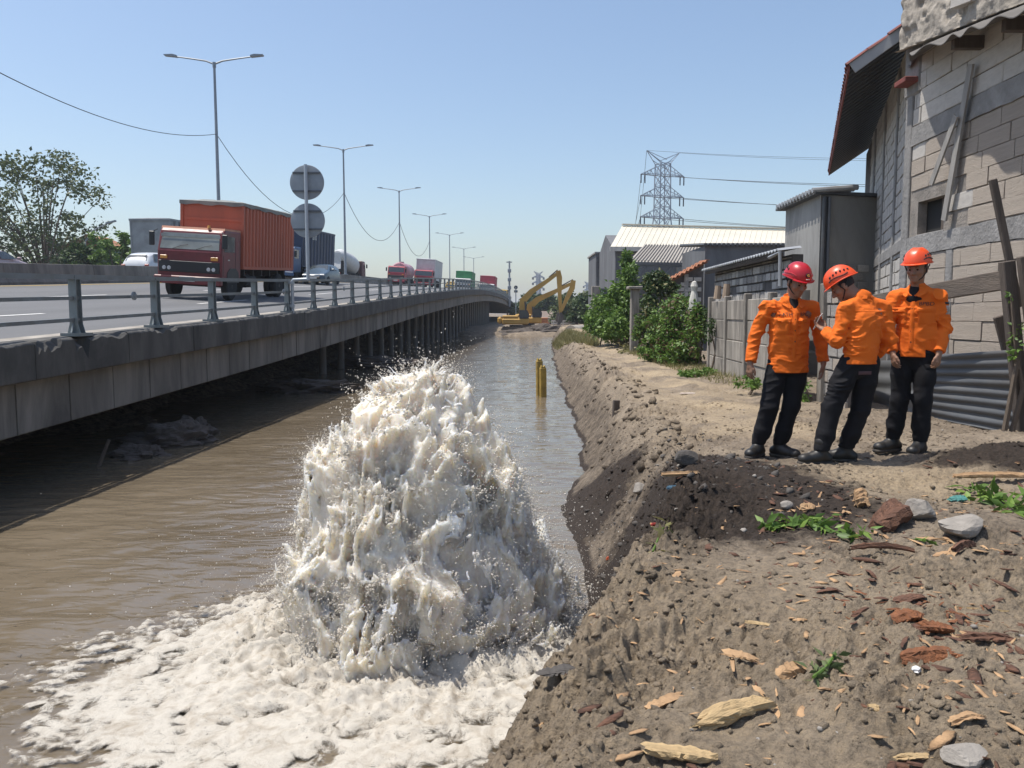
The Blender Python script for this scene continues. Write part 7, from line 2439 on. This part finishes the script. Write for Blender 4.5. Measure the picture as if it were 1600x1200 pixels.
    S.folds(0.012, 6.5, 12, shirt_seed + 50)
    S.cut((0, 0, 0.115), (0, 0, -1))
    me = S.mesh("trousers"); link("trousers", me, BLACKC, root)
    tb = BVHTree.FromPolygons([v.co for v in me.vertices], [tuple(p.vertices) for p in me.polygons])
    S = SDF(pv - V(0.24, 0.24, 0.1), pv + V(0.24, 0.24, 0.1), 0.008)
    for s in ('l', 'r'):
        boot(root, J['an_' + s], toes[s])
    return root, shirt, bvh, tb, f, hc, R, hm, M4


INK = M_("black_print", (0.02, 0.018, 0.018), 0.7)
FLAP = ORANGE


def place(px, d, py):
    p = at(px, py, d)
    return p


def front_details(root, bvh, nk, f, texts, ch, epaul=True):
    lat = Vector((-f.y, f.x, 0))          # towards the person's own left when facing f ... sign checked below
    up = Vector((0, 0, 1))
    d = -f
    right = Vector((f.y, -f.x, 0)) * -1   # image-right for a viewer in front
    vr = up.cross(f)                      # viewer's right when looking at the front
    for s, tx in ((-1, texts[0]), (1, texts[1])):
        c = Vector(ch) + vr * (s * 0.105) + f * 0.25
        patch_on(root, bvh, "chest_pocket", c + Vector((0, 0, -0.035)), d, vr, up, 0.115, 0.125, 0.013, ORANGE)
        patch_on(root, bvh, "pocket_flap", c + Vector((0, 0, 0.030)), d, vr, up, 0.128, 0.050, 0.024, ORANGE, (8, 4), taper=0.25)
        if tx:
            project_text(tx, 0.046, INK, root, bvh, c + Vector((0, 0, 0.085)), d, vr, up)
    patch_on(root, bvh, "placket", Vector(ch) + f * 0.25 + Vector((0, 0, -0.10)), d, vr, up, 0.036, 0.44, 0.009, ORANGE, (3, 16))
    for k in range(4):
        hit = bvh.ray_cast(Vector(ch) + f * 0.4 + Vector((0, 0, 0.04 - k * 0.10)), d)
        if hit[0] is not None:
            MB().cyl(hit[0] + f * 0.002, hit[0] + f * 0.009, 0.007, 0.007, 10).build("button", INK, root)


def cargo(root, tb, p, d, right):
    patch_on(root, tb, "cargo_pocket", Vector(p), d, right, Vector((0, 0, 1)), 0.15, 0.17, 0.010, BLACKC)
    patch_on(root, tb, "cargo_flap", Vector(p) + Vector((0, 0, 0.085)), d, right, Vector((0, 0, 1)), 0.16, 0.055, 0.016, BLACKC, (7, 3))


# --- worker in the red helmet
loc = at(1226, 718, 7.45); loc.z = gp(loc.x - 0.15, 7.45) + 0.005
J1 = dict(pelvis=(0.0, 0.0, 0.93), chest=(0.0, -0.01, 1.25), neck=(0.015, 0.0, 1.475), head=(0.045, -0.055, 1.625),
          sh_l=(-0.205, 0.0, 1.385), el_l=(-0.30, 0.045, 1.115), wr_l=(-0.355, -0.02, 0.885), sh_r=(0.215, 0.01, 1.385), el_r=(0.315, 0.05, 1.12), wr_r=(0.33, -0.01, 0.885),
          hip_l=(-0.095, 0.0, 0.885), kn_l=(-0.165, -0.035, 0.49), an_l=(-0.245, 0.03, 0.09), hip_r=(0.10, 0.0, 0.885), kn_r=(0.03, -0.035, 0.48), an_r=(-0.045, 0.02, 0.09))
H1 = dict(l=((-0.10, -0.12, -1), (0.8, 0.4, 0), (0.2, -1, 0), 0.42), r=((-0.08, -0.12, -1), (-0.8, 0.3, 0), (0.0, -1, 0), (0.16, 0.25, 0.35, 0.45)))
root, shirt, bvh, tb, f, hc, R, hm, M4 = person("worker in orange shirt and shiny red helmet, arms hanging, looking down", loc, J1, (0.06, -1), (0.30, -1), 0.38, HRED, "plain", H1, 1.0, 3, dict(l=(-0.75, -0.8), r=(0.75, -0.85)), hem=0.80, belly=0.12)
front_details(root, bvh, J1['neck'], f, ("ALFATH", "BPBD"), J1['chest'])
cargo(root, tb, (-0.26, -0.05, 0.66), (1, 0.5, 0), Vector((0.5, -1, 0)).normalized()); cargo(root, tb, (0.24, -0.05, 0.66), (-1, 0.5, 0), Vector((0.5, 1, 0)).normalized())
# round emblem and white marks on the red helmet
em = MB().cyl((0, -0.1245, 0.088), (0, -0.1325, 0.093), 0.021, 0.021, 20).mesh("emblem"); em.transform(M4); link("emblem", em, M_("emblem_black", (0.02, 0.015, 0.015), 0.4), hm)
em = MB().cyl((0, -0.131, 0.092), (0, -0.134, 0.0935), 0.013, 0.013, 16).mesh("emblem_ring"); em.transform(M4); link("emblem_ring", em, M_("emblem_yellow", (0.75, 0.42, 0.05), 0.4), hm)
em = MB().bar((-0.006, -0.1345, 0.088), (0.006, -0.1345, 0.099), 0.004, 0.006, up=(0, -1, 0)).mesh("emblem_bolt"); em.transform(M4); link("emblem_bolt", em, M_("emblem_black", (0.02, 0.015, 0.015), 0.4), hm)
em = MB().box(-0.018, 0.018, -0.1445, -0.1375, 0.054, 0.060).mesh("helmet_print"); em.transform(M4); link("helmet_print", em, TXTW, hm)

# --- worker bent over the phone
loc = at(1336, 738, 6.95); loc.z = gp(loc.x - 0.15, 6.95) + 0.005
J2 = dict(pelvis=(0.0, 0.0, 0.93), chest=(0.045, 0.03, 1.235), neck=(0.035, 0.08, 1.455), head=(-0.105, 0.155, 1.545),
          sh_l=(-0.135, 0.0, 1.345), el_l=(-0.215, -0.03, 1.075), wr_l=(-0.245, 0.155, 1.155), sh_r=(0.225, 0.095, 1.355), el_r=(0.285, 0.05, 1.09), wr_r=(0.215, 0.20, 0.93),
          hip_l=(-0.085, -0.01, 0.885), kn_l=(-0.225, 0.01, 0.49), an_l=(-0.315, -0.03, 0.09), hip_r=(0.095, 0.03, 0.885), kn_r=(0.045, 0.04, 0.48), an_r=(-0.055, 0.08, 0.09))
H2 = dict(l=((-0.35, 0.6, 0.55), (-0.3, 0.2, 0.9), (0.9, 0.3, 0.2), 0.45), r=((-0.3, 0.5, -0.8), (-1, 0, 0), (0, 1, 0), 0.5))
root, shirt, bvh, tb, f, hc, R, hm, M4 = person("worker in orange helmet seen from behind, head bent over a phone", loc, J2, (-0.38, 0.92), (-0.93, 0.36), 0.62, HORG, "vent", H2, 0.90, 8, dict(l=(-1, -0.12), r=(-0.95, 0.25)), hem=0.875)
up = Vector((0, 0, 1)); vr = up.cross(-f)
patch_on(root, bvh, "back_yoke", Vector(J2['chest']) - f * 0.25 + Vector((0, 0, 0.095)), f, vr, up, 0.33, 0.012, 0.004, ORANGE, (18, 2))
cargo(root, tb, (-0.20, -0.20, 0.70), (0.15, 1, 0), Vector((1, -0.15, 0)).normalized())
patch_on(root, tb, "back_pocket", Vector((0.02, -0.2, 0.80)), (0, 1, 0), (1, 0, 0), up, 0.12, 0.03, 0.006, M_("dull_purple_trim", (0.09, 0.05, 0.06), 0.8), (6, 3))
w = Vector(J2['wr_l']) + loc
t = thing("phone", "pale phone held up by the bent-over worker", "phone", w + Vector((-0.035, 0.085, 0.085)))
b = MB().cbox(-0.036, 0.036, -0.004, 0.004, -0.075, 0.075, 0.003).build("case", M_("pale_phone_case", (0.55, 0.53, 0.50), 0.4), t)
MB().box(-0.033, 0.033, 0.0042, 0.0052, -0.071, 0.071).build("screen", M_("phone_glass", (0.02, 0.02, 0.025), 0.1), t)
t.rotation_euler = (0.5, -0.35, 0.9)

# --- worker on the right
loc = at(1421, 714, 7.35); loc.z = gp(loc.x, 7.35) + 0.005
J3 = dict(pelvis=(0.0, 0.0, 0.955), chest=(0.0, 0.0, 1.29), neck=(-0.01, -0.005, 1.525), head=(-0.03, -0.045, 1.69),
          sh_l=(-0.155, 0.085, 1.43), el_l=(-0.235, 0.06, 1.15), wr_l=(-0.225, -0.06, 0.93), sh_r=(0.155, -0.085, 1.43), el_r=(0.225, -0.07, 1.16), wr_r=(0.135, -0.175, 0.935),
          hip_l=(-0.075, 0.05, 0.91), kn_l=(-0.10, 0.03, 0.50), an_l=(-0.115, 0.10, 0.09), hip_r=(0.075, -0.05, 0.91), kn_r=(0.055, -0.08, 0.50), an_r=(0.065, -0.05, 0.09))
H3 = dict(l=((0.0, -0.3, -1), (1, 0, 0), (-0.2, -1, 0), 0.5), r=((-0.12, -0.15, -1), (-0.6, 0.8, 0), (-0.8, -0.6, 0), 0.55))
root, shirt, bvh, tb, f, hc, R, hm, M4 = person("worker in orange helmet standing at right, hands down, facing left", loc, J3, (-0.66, -0.75), (-0.72, -0.69), 0.16, HORG, "vent", H3, 0.91, 15, dict(l=(-1, -0.35), r=(-0.75, -0.66)), hem=0.895)
front_details(root, bvh, J3['neck'], f, ("", "BPBD"), J3['chest'])
lat = Vector((0.75, -0.66, 0)).normalized()
pa = Vector(J3['sh_r']) * 0.6 + Vector(J3['el_r']) * 0.4 + lat * 0.2
vr = Vector((0.66, 0.75, 0)).normalized()
patch_on(root, bvh, "sleeve_badge", pa, -lat, vr, Vector((0, 0, 1)), 0.075, 0.08, 0.003, M_("badge_grey", (0.34, 0.30, 0.27), 0.8, 0.5, 60), (6, 6))
patch_on(root, bvh, "sleeve_title", pa + Vector((0, 0, 0.06)), -lat, vr, Vector((0, 0, 1)), 0.085, 0.022, 0.003, INK, (6, 2))
cargo(root, tb, (0.12, -0.20, 0.72), (-0.5, 1, 0), Vector((1, 0.5, 0)).normalized())
# ------------------------------------------------------------------ debris on the bank
def gf(x, y): return float(gz(np.array([x]), np.array([y]), True)[0])


WOODP = M_("fresh_split_wood", (0.52, 0.37, 0.19), 0.8, 0.3, 6, bump=0.8, bscale=30, stretch=(0.6, 6, 6), stain=(0.32, 0.20, 0.10), stain_amt=0.6)
WOODT = M_("tan_wood_chip", (0.40, 0.25, 0.13), 0.85, 0.3, 8, bump=0.6, bscale=30, stain=(0.2, 0.11, 0.06), stain_amt=0.6)
BARKR = M_("red_brown_bark", (0.155, 0.075, 0.045), 0.9, 0.4, 10, bump=0.9, bscale=26, stretch=(0.7, 5, 5), stain=(0.07, 0.035, 0.025), stain_amt=0.6)
HUSK = M_("fibrous_husk", (0.22, 0.085, 0.035), 0.95, 0.45, 16, bump=1.0, bscale=50, stain=(0.09, 0.04, 0.02), stain_amt=0.5)
STONE = M_("grey_stone", (0.27, 0.245, 0.215), 0.9, 0.3, 6, bump=0.6, bscale=24)
STONED = M_("dark_stone", (0.075, 0.066, 0.058), 0.85, 0.3, 6, bump=0.6, bscale=24)


def chunk_mesh(l, w, th, seed, bend=0.0, jag=0.35, nseg=14, nr=10, curl=0.0):
    rn = random.Random(seed); vs = []; fs = []
    fib = [rn.uniform(0.55, 1.25) for _ in range(nr)]
    e0 = [rn.uniform(-0.1, jag) for _ in range(nr)]; e1 = [rn.uniform(0, jag) for _ in range(nr)]
    for i in range(nseg + 1):
        f = i / nseg
        tap = min(1, 0.72 + 1.6 * min(f, 1 - f)) * rn.uniform(0.82, 1.12)
        for k in range(nr):
            a = 2 * math.pi * k / nr
            ff = e0[k] * 0.5 + f * (1 - 0.5 * (e0[k] + e1[k]))
            rr = tap * (fib[k] + rn.uniform(-.12, .12))
            y = math.cos(a) * w / 2 * rr; z = math.sin(a) * th / 2 * rr + bend * l * (4 * f * (1 - f)) + curl * (y / w) ** 2 * w
            vs.append(((ff - 0.5) * l, y, z))
    for i in range(nseg):
        for k in range(nr):
            fs.append((i * nr + k, i * nr + (k + 1) % nr, (i + 1) * nr + (k + 1) % nr, (i + 1) * nr + k))
    fs += [tuple(range(nr))[::-1], tuple(range(nseg * nr, (nseg + 1) * nr))]
    return MB().add(vs, fs)


def onground(px, py):
    """march the pixel ray down to the bank surface"""
    a = (px - 800) / 1250.0; b = (600 - py) / 1250.0
    ks = np.arange(1.2, 30, 0.01)
    x = a * ks; y = (CP + b * SP) * ks; z = CAMZ + (b * CP - SP) * ks
    hit = np.nonzero(z < gz(x, y))[0]
    i = hit[0] if len(hit) else len(ks) - 1
    return Vector((x[i], y[i], gf(x[i], y[i])))


def rock_mesh(l, w, th, seed):
    n = 14
    ph, thv = np.meshgrid(np.linspace(-math.pi / 2, math.pi / 2, n), np.arange(20) * 2 * math.pi / 20, indexing='ij')
    d = np.stack([np.cos(ph) * np.cos(thv), np.cos(ph) * np.sin(thv), np.sin(ph)], -1).reshape(-1, 3)
    rs = np.random.RandomState(seed)
    k = np.ones(len(d))
    for _ in range(11):                                  # knock flat faces off
        nn = rs.normal(0, 1, 3); nn /= np.linalg.norm(nn); c = rs.uniform(0.55, 0.85)
        dn = d @ nn; k = np.where(dn > 0.05, np.minimum(k, c / np.maximum(dn, 0.05)), k)
    k = k * (1 + 0.10 * (fbm3(d[:, 0] * 3, d[:, 1] * 3, d[:, 2] * 3, 3, seed) - 0.5))
    v = d * k[:, None] * np.array([l, w, th]) * 0.62
    fs = [(j * 20 + i, j * 20 + (i + 1) % 20, (j + 1) * 20 + (i + 1) % 20, (j + 1) * 20 + i) for j in range(n - 1) for i in range(20)]
    return MB().add([tuple(q) for q in v], fs)


def deb(name, label, cat, px, py, l, w, th, m, rz, seed, bend=0.0, jag=0.35, curl=0.0, lift=0.4, tilt=0.0, group="wood and bark on the bank"):
    p = onground(px, py)
    o = (rock_mesh(l, w, th, seed) if cat == 'stone' else chunk_mesh(l, w, th, seed, bend, jag, curl=curl)).build(name, m)
    o.location = p + Vector((0, 0, th * lift)); o.rotation_euler = (RND.uniform(-.12, .12), tilt, rz)
    return tag(o, label, cat, group)


deb("split_log", "large pale splintered piece of split wood in the near foreground", "wood", 1148, 1130, 0.34, 0.075, 0.05, WOODP, 0.42, 1, 0.04, 0.5, tilt=-0.08)
deb("split_log", "pale splintered wood cut off by the bottom edge", "wood", 1060, 1190, 0.24, 0.06, 0.04, WOODP, -0.25, 2, 0.02, 0.5)
deb("bark_strip", "long brown bark strip left of the large splintered wood", "bark", 1040, 1098, 0.22, 0.055, 0.02, WOODT, 0.62, 3, 0.02, 0.4, 0.3)
deb("bark_strip", "dark bark slab at the left lip of the bank", "bark", 868, 1070, 0.17, 0.08, 0.02, STONED, 0.45, 4, 0.0, 0.4, 0.2)
deb("bark_strip", "dark red bark slab right of the foreground middle", "bark", 1420, 938, 0.19, 0.07, 0.035, BARKR, 0.5, 5, 0.04, 0.3, 0.4)
deb("fibre_husk", "reddish shaggy husk left of a stone at the right", "husk", 1418, 968, 0.17, 0.08, 0.05, HUSK, 0.35, 6, 0.05, 0.5)
deb("fibre_husk", "second reddish husk just below the first one", "husk", 1460, 990, 0.15, 0.09, 0.05, HUSK, -0.25, 7, 0.03, 0.5)
deb("fibre_husk", "long rusty husk strip lying lower right", "husk", 1455, 1030, 0.26, 0.08, 0.05, HUSK, 0.1, 8, 0.03, 0.5)
deb("bark_strip", "rusty bark strip at the right edge of the foreground", "bark", 1545, 1005, 0.24, 0.06, 0.03, BARKR, -0.1, 9, 0.04, 0.4)
deb("palm_stump", "broken brown palm trunk chunk in the middle right debris", "stump", 1392, 822, 0.34, 0.17, 0.15, BARKR, 0.65, 10, 0.08, 0.25, lift=0.35, tilt=-0.2)
deb("palm_stump", "orange torn palm wood standing beside the trunk chunk", "stump", 1345, 790, 0.17, 0.10, 0.10, WOODT, 1.3, 11, 0.05, 0.5, lift=0.5, tilt=-0.5)
deb("wood_lump", "small orange lump of wood on the dark soil", "wood", 1262, 797, 0.11, 0.08, 0.06, WOODT, 0.2, 12, 0.0, 0.4)
deb("dark_branch", "dark curved branch lying below the green sprigs", "branch", 1382, 873, 0.36, 0.035, 0.035, BARKR, -0.15, 13, 0.06, 0.2)
deb("bark_strip", "dark curved bark right of the dark branch", "bark", 1505, 865, 0.24, 0.05, 0.04, BARKR, 0.6, 14, 0.08, 0.3)
deb("wood_splinter", "pale upright splinter beside the curved bark at right", "wood", 1488, 870, 0.17, 0.045, 0.03, WOODT, 0.9, 15, 0.02, 0.5, tilt=-0.3)
deb("wood_splinter", "flat pale splinter in the middle of the foreground", "wood", 1185, 985, 0.13, 0.028, 0.014, WOODP, -0.35, 16, 0.02, 0.6)
deb("wood_splinter", "torn yellow wood tuft beside a leafy sprig", "wood", 1238, 1058, 0.16, 0.06, 0.05, WOODT, 0.5, 17, 0.06, 0.6)
deb("bark_strip", "brown bark scrap left of the torn wood tuft", "bark", 1155, 1050, 0.17, 0.05, 0.02, WOODT, -0.55, 18, 0.04, 0.4)
deb("wood_splinter", "small square pale chip in the right foreground", "wood", 1365, 1115, 0.055, 0.04, 0.02, WOODP, 1.2, 19, 0.0, 0.5)
deb("wood_splinter", "curved dry leaf base in the lower right corner", "wood", 1510, 1135, 0.15, 0.035, 0.015, WOODT, 0.35, 20, 0.08, 0.4)
deb("wood_splinter", "pale chip near the bottom edge at right", "wood", 1428, 1182, 0.12, 0.03, 0.015, WOODP, 0.1, 21, 0.02, 0.5)
deb("thin_stick", "thin straight stick pointing right in the foreground", "stick", 1525, 952, 0.30, 0.012, 0.012, WOODP, -0.22, 22, 0.0, 0.1)
deb("bamboo_stick", "tan bamboo stick at the right edge by the green plant", "stick", 1555, 757, 0.62, 0.05, 0.05, WOODT, 0.02, 23, 0.01, 0.08, lift=0.9)
deb("thin_stick", "pale stick on the black mud heap", "stick", 1063, 752, 0.30, 0.045, 0.04, WOODT, 0.15, 24, 0.0, 0.1, lift=0.8)
deb("stone_block", "dark flat stone block on top of the black mud", "stone", 1071, 727, 0.20, 0.13, 0.10, STONED, 0.1, 25, 0, 0.1, lift=0.6)
deb("stone", "grey stone in the middle of the black mud slope", "stone", 998, 775, 0.12, 0.10, 0.10, STONE, 0.4, 26, 0, 0.1)
deb("stone", "rounded grey stone beside the palm trunk chunk", "stone", 1437, 812, 0.16, 0.16, 0.14, STONE, 0.4, 27, 0, 0.1)
deb("stone", "small pale stone on the dark soil before the workers", "stone", 1228, 795, 0.09, 0.06, 0.05, STONE, 0.4, 28, 0, 0.1)
deb("stone", "pale stone cut off by the bottom edge at right", "stone", 1505, 1195, 0.12, 0.10, 0.06, STONE, 0.1, 29, 0, 0.1)
deb("stone", "large earthy lump right of the palm trunk chunk", "stone", 1500, 835, 0.26, 0.2, 0.14, STONE, 0.3, 36, 0, 0.1)
deb("cloth_scrap", "blue cloth scrap on the black mud", "scrap", 1050, 766, 0.10, 0.06, 0.04, M_("blue_cloth", (0.10, 0.19, 0.26), 0.9, 0.3, 10), 0.4, 30, 0.03, 0.3)
deb("plastic_scrap", "small red plastic scrap low on the black mud slope", "scrap", 1022, 830, 0.055, 0.03, 0.02, M_("red_plastic", (0.5, 0.07, 0.05), 0.5), 0.4, 31, 0.0, 0.3)
deb("plastic_scrap", "orange plastic scrap at the foot of the black mud slope", "scrap", 949, 877, 0.05, 0.03, 0.03, M_("orange_plastic", (0.6, 0.13, 0.05), 0.5), 1.2, 32, 0.0, 0.3)
deb("plastic_scrap", "teal net scrap below the green plant at right", "scrap", 1497, 785, 0.16, 0.07, 0.04, M_("teal_net", (0.06, 0.20, 0.18), 0.8, 0.4, 20), 0.2, 33, 0.02, 0.4)
deb("white_scrap", "white scrap near the rightmost foreground husks", "scrap", 1431, 1058, 0.05, 0.03, 0.015, M_("white_plastic", (0.6, 0.6, 0.6), 0.5), 0.9, 34, 0.0, 0.3)
deb("white_scrap", "pale flat scrap on the path beyond the bank crest", "scrap", 1075, 616, 0.28, 0.10, 0.03, M_("pale_board", (0.5, 0.42, 0.36), 0.8), 0.1, 35, 0.0, 0.2)


def sprig(name, label, pts, leaf, n, m, seed, h=0.05):
    p0 = onground(*pts[0])
    t = thing(name, label, "plant", p0)
    rs = np.random.RandomState(seed)
    P = [onground(*q) - p0 for q in pts]
    MB().tube([p + Vector((0, 0, 0.02)) for p in P], 0.006, 5).build("stem", LEAF1, t)
    C = np.array([np.array(P[rs.randint(len(P) - 1)]) for _ in range(n)])
    i = rs.randint(0, len(P) - 1, n); f = rs.uniform(0, 1, n)[:, None]
    A = np.array([list(P[k]) for k in i]); B = np.array([list(P[k + 1]) for k in i])
    Q = A + (B - A) * f + rs.normal(0, 1, (n, 3)) * np.array([h, h, h * 0.5]) ; Q[:, 2] = np.abs(Q[:, 2] - 0.0) * 0.6 + (A + (B - A) * f)[:, 2] + 0.012
    leaves("leaf_cluster", m, Q, leaf, t, 0.05, seed, 0.4)


sprig("cut_greenery", "fresh green cut sprigs lying in front of the workers", [(1195, 828), (1240, 822), (1275, 826), (1310, 840), (1345, 848)], 0.085, 110, LEAF1, 3, 0.045)
sprig("cut_greenery", "upright leafy sprig tips among the cut greenery", [(1255, 812), (1268, 830), (1300, 822)], 0.07, 30, LEAF1, 4, 0.03)
sprig("cut_greenery", "leafy green plant at the right edge on the dark soil", [(1535, 770), (1560, 785), (1590, 800), (1610, 815)], 0.11, 110, LEAF1, 5, 0.08)
sprig("cut_greenery", "small pale green leaves beside the torn wood tuft", [(1270, 1075), (1290, 1060), (1305, 1045)], 0.06, 34, LEAF3, 6, 0.015)
sprig("cut_greenery", "single flat pale green leaf right of the dark branch", [(1430, 853), (1450, 853)], 0.07, 7, LEAF1, 7, 0.012)
sprig("mud_grass", "yellowing grass stems on the black mud slope", [(1020, 865), (1035, 840), (1050, 820)], 0.10, 20, LEAFY, 8, 0.012)


# chips, clods and stones too many to count
def scatter_rocks(name, label, cat, n, region, smin, smax, m, seed, weight=None, flat=0.7, pw=3.0, elong=1.0):
    rs = np.random.RandomState(seed)
    t = (1 + 5 ** 0.5) / 2
    iv = np.array([(-1, t, 0), (1, t, 0), (-1, -t, 0), (1, -t, 0), (0, -1, t), (0, 1, t), (0, -1, -t), (0, 1, -t), (t, 0, -1), (t, 0, 1), (-t, 0, -1), (-t, 0, 1)], float) / 1.9
    fi = np.array([(0, 11, 5), (0, 5, 1), (0, 1, 7), (0, 7, 10), (0, 10, 11), (1, 5, 9), (5, 11, 4), (11, 10, 2), (10, 7, 6), (7, 1, 8), (3, 9, 4), (3, 4, 2), (3, 2, 6), (3, 6, 8), (3, 8, 9), (4, 9, 5), (2, 4, 11), (6, 2, 10), (8, 6, 7), (9, 8, 1)])
    y = region[2] * (region[3] / region[2]) ** rs.uniform(0, 1, n)
    L = Lw(y) + (region[0] + (region[1] - region[0]) * rs.uniform(0, 1, n)) * (1 if True else 1)
    x = CN(L, y)
    if weight is not None:
        k = rs.uniform(0, 1, n) < weight(x, y)
        x, y = x[k], y[k]; n = len(x)
    z = gz(x, y, True)
    s = smin + (smax - smin) * rs.uniform(0, 1, n) ** pw
    v = iv[None] * (1 + rs.uniform(-.35, .35, (n, 12, 1)))
    sc = np.stack([s * elong * rs.uniform(.7, 1.4, n), s * rs.uniform(.6, 1.1, n), s * flat * rs.uniform(.6, 1.1, n)], 1)
    v = v * sc[:, None, :]
    a = rs.uniform(0, 2 * np.pi, n); ca, sa = np.cos(a)[:, None], np.sin(a)[:, None]
    tl = rs.normal(0, 0.25, n)[:, None]
    X = v[..., 0] * ca - v[..., 1] * sa; Y = v[..., 0] * sa + v[..., 1] * ca; Z = v[..., 2] + v[..., 0] * tl
    v = np.stack([X + x[:, None], Y + y[:, None], Z + z[:, None] + (s * flat * 0.18)[:, None]], -1)
    f = (fi[None] + (np.arange(n) * 12)[:, None, None]).reshape(-1, 3)
    me = mesh_np(name, v.reshape(-1, 3), f, False)
    if m is SOIL:
        d, p = soil_masks(x, y)
        vattr(me, "dark", np.repeat(d, 12)); vattr(me, "pale", np.repeat(p * 0.7, 12))
    return tag(link(name, me, m), label, cat, kind="stuff")


def w_clod(x, y):
    L = x - 0.04 * y
    return np.clip(0.10 + 1.2 * sstep(0.48, 0.66, fbm2(x * 1.3, y * 1.3, 3, 71)) + 0.7 * np.exp(-((L - Ltop(y)) / 0.5) ** 2), 0, 1)


scatter_rocks("soil_clods", "crumbled soil clods covering the bank", "soil", 24000, (0.15, 5.0, 1.7, 12), 0.003, 0.024, SOIL, 5, w_clod, 0.8, 3.5)
scatter_rocks("far_clods", "coarse lumps along the dug bank crest", "soil", 2600, (0.1, 2.2, 8, 70), 0.012, 0.075, SOIL, 6, lambda x, y: np.clip(np.exp(-((x - 0.04 * y - Ltop(y)) / 0.45) ** 2), 0, 1), 0.9, 4.0)
scatter_rocks("gravel", "small grey stones scattered over the bank", "gravel", 380, (0.1, 4.5, 1.8, 12), 0.005, 0.022, STONE, 7, None, 0.7, 4)
scatter_rocks("mud_stones", "stones and rubbish stuck in the black mud slope", "stones", 520, (0.05, 1.6, 5.2, 9.5), 0.006, 0.040, STONED, 8, None, 0.8, 4.5)
scatter_rocks("wood_chips", "small wood chips strewn over the foreground soil", "wood chips", 450, (0.4, 3.6, 1.9, 6.5), 0.006, 0.026, WOODT, 9, lambda x, y: 0.35 + 0.65 * sstep(0.5, 2.0, x), 0.25, 2.0, 2.8)
scatter_rocks("bark_bits", "dark bark crumbs strewn over the foreground soil", "bark bits", 600, (0.6, 3.8, 1.9, 7.5), 0.006, 0.030, BARKR, 10, lambda x, y: 0.3 + 0.7 * sstep(0.8, 2.2, x), 0.3, 2.2, 2.4)


def splinters(name, label, cat, n, cx, cy, rx, ry, m, seed, lmin, lmax):
    """thin splinters and bark flakes lying in a loose cluster"""
    rs = random.Random(seed); mb = MB()
    for k in range(n):
        a = rs.uniform(0, 2 * math.pi); r = rs.random() ** 0.6
        x = cx + math.cos(a) * r * rx; y = cy + math.sin(a) * r * ry; z = gf(x, y)
        l = rs.uniform(lmin, lmax); c = chunk_mesh(l, l * rs.uniform(.10, .32), l * rs.uniform(.04, .12), seed * 91 + k, rs.uniform(-.02, .08), 0.7, 5, 6)
        M = Matrix.Translation((x, y, z + 0.006)) @ Euler((rs.uniform(-.3, .3), rs.uniform(-.3, .3), rs.uniform(0, 6.3))).to_matrix().to_4x4()
        mb.add([M @ Vector(v) for v in c.v], c.f)
    return tag(mb.build(name, m), label, cat, kind="stuff")


splinters("bark_litter", "loose red-brown bark litter at the right of the foreground", "bark litter", 90, 2.0, 3.4, 0.6, 0.75, BARKR, 61, 0.03, 0.13)
splinters("husk_litter", "rusty fibre litter round the husks at right", "fibre litter", 60, 1.85, 3.55, 0.35, 0.4, HUSK, 62, 0.02, 0.09)
splinters("splinter_litter", "pale wood splinters strewn across the foreground", "splinters", 110, 1.35, 3.3, 1.0, 1.1, WOODT, 63, 0.02, 0.10)
splinters("splinter_litter", "pale wood splinters round the palm trunk chunk", "splinters", 70, 2.4, 5.0, 0.7, 0.7, WOODT, 64, 0.03, 0.13)
# ------------------------------------------------------------------ the air: thin haze over the whole place
def haze():
    mb = MB().box(-5200, 5200, -60, 5600, -4.0, 36.0)
    m = bpy.data.materials.new("haze_air"); m.use_nodes = True
    N = m.node_tree.nodes; L = m.node_tree.links
    N.remove(N["Principled BSDF"])
    v = N.new("ShaderNodeVolumePrincipled")
    v.inputs["Color"].default_value = (0.80, 0.88, 1.0, 1)
    v.inputs["Density"].default_value = 0.00035
    v.inputs["Anisotropy"].default_value = 0.2
    L.new(v.outputs[0], N["Material Output"].inputs["Volume"])
    o = mb.build("haze", m)
    o["kind"] = "stuff"; o["label"] = "thin pale haze in the air"


haze()
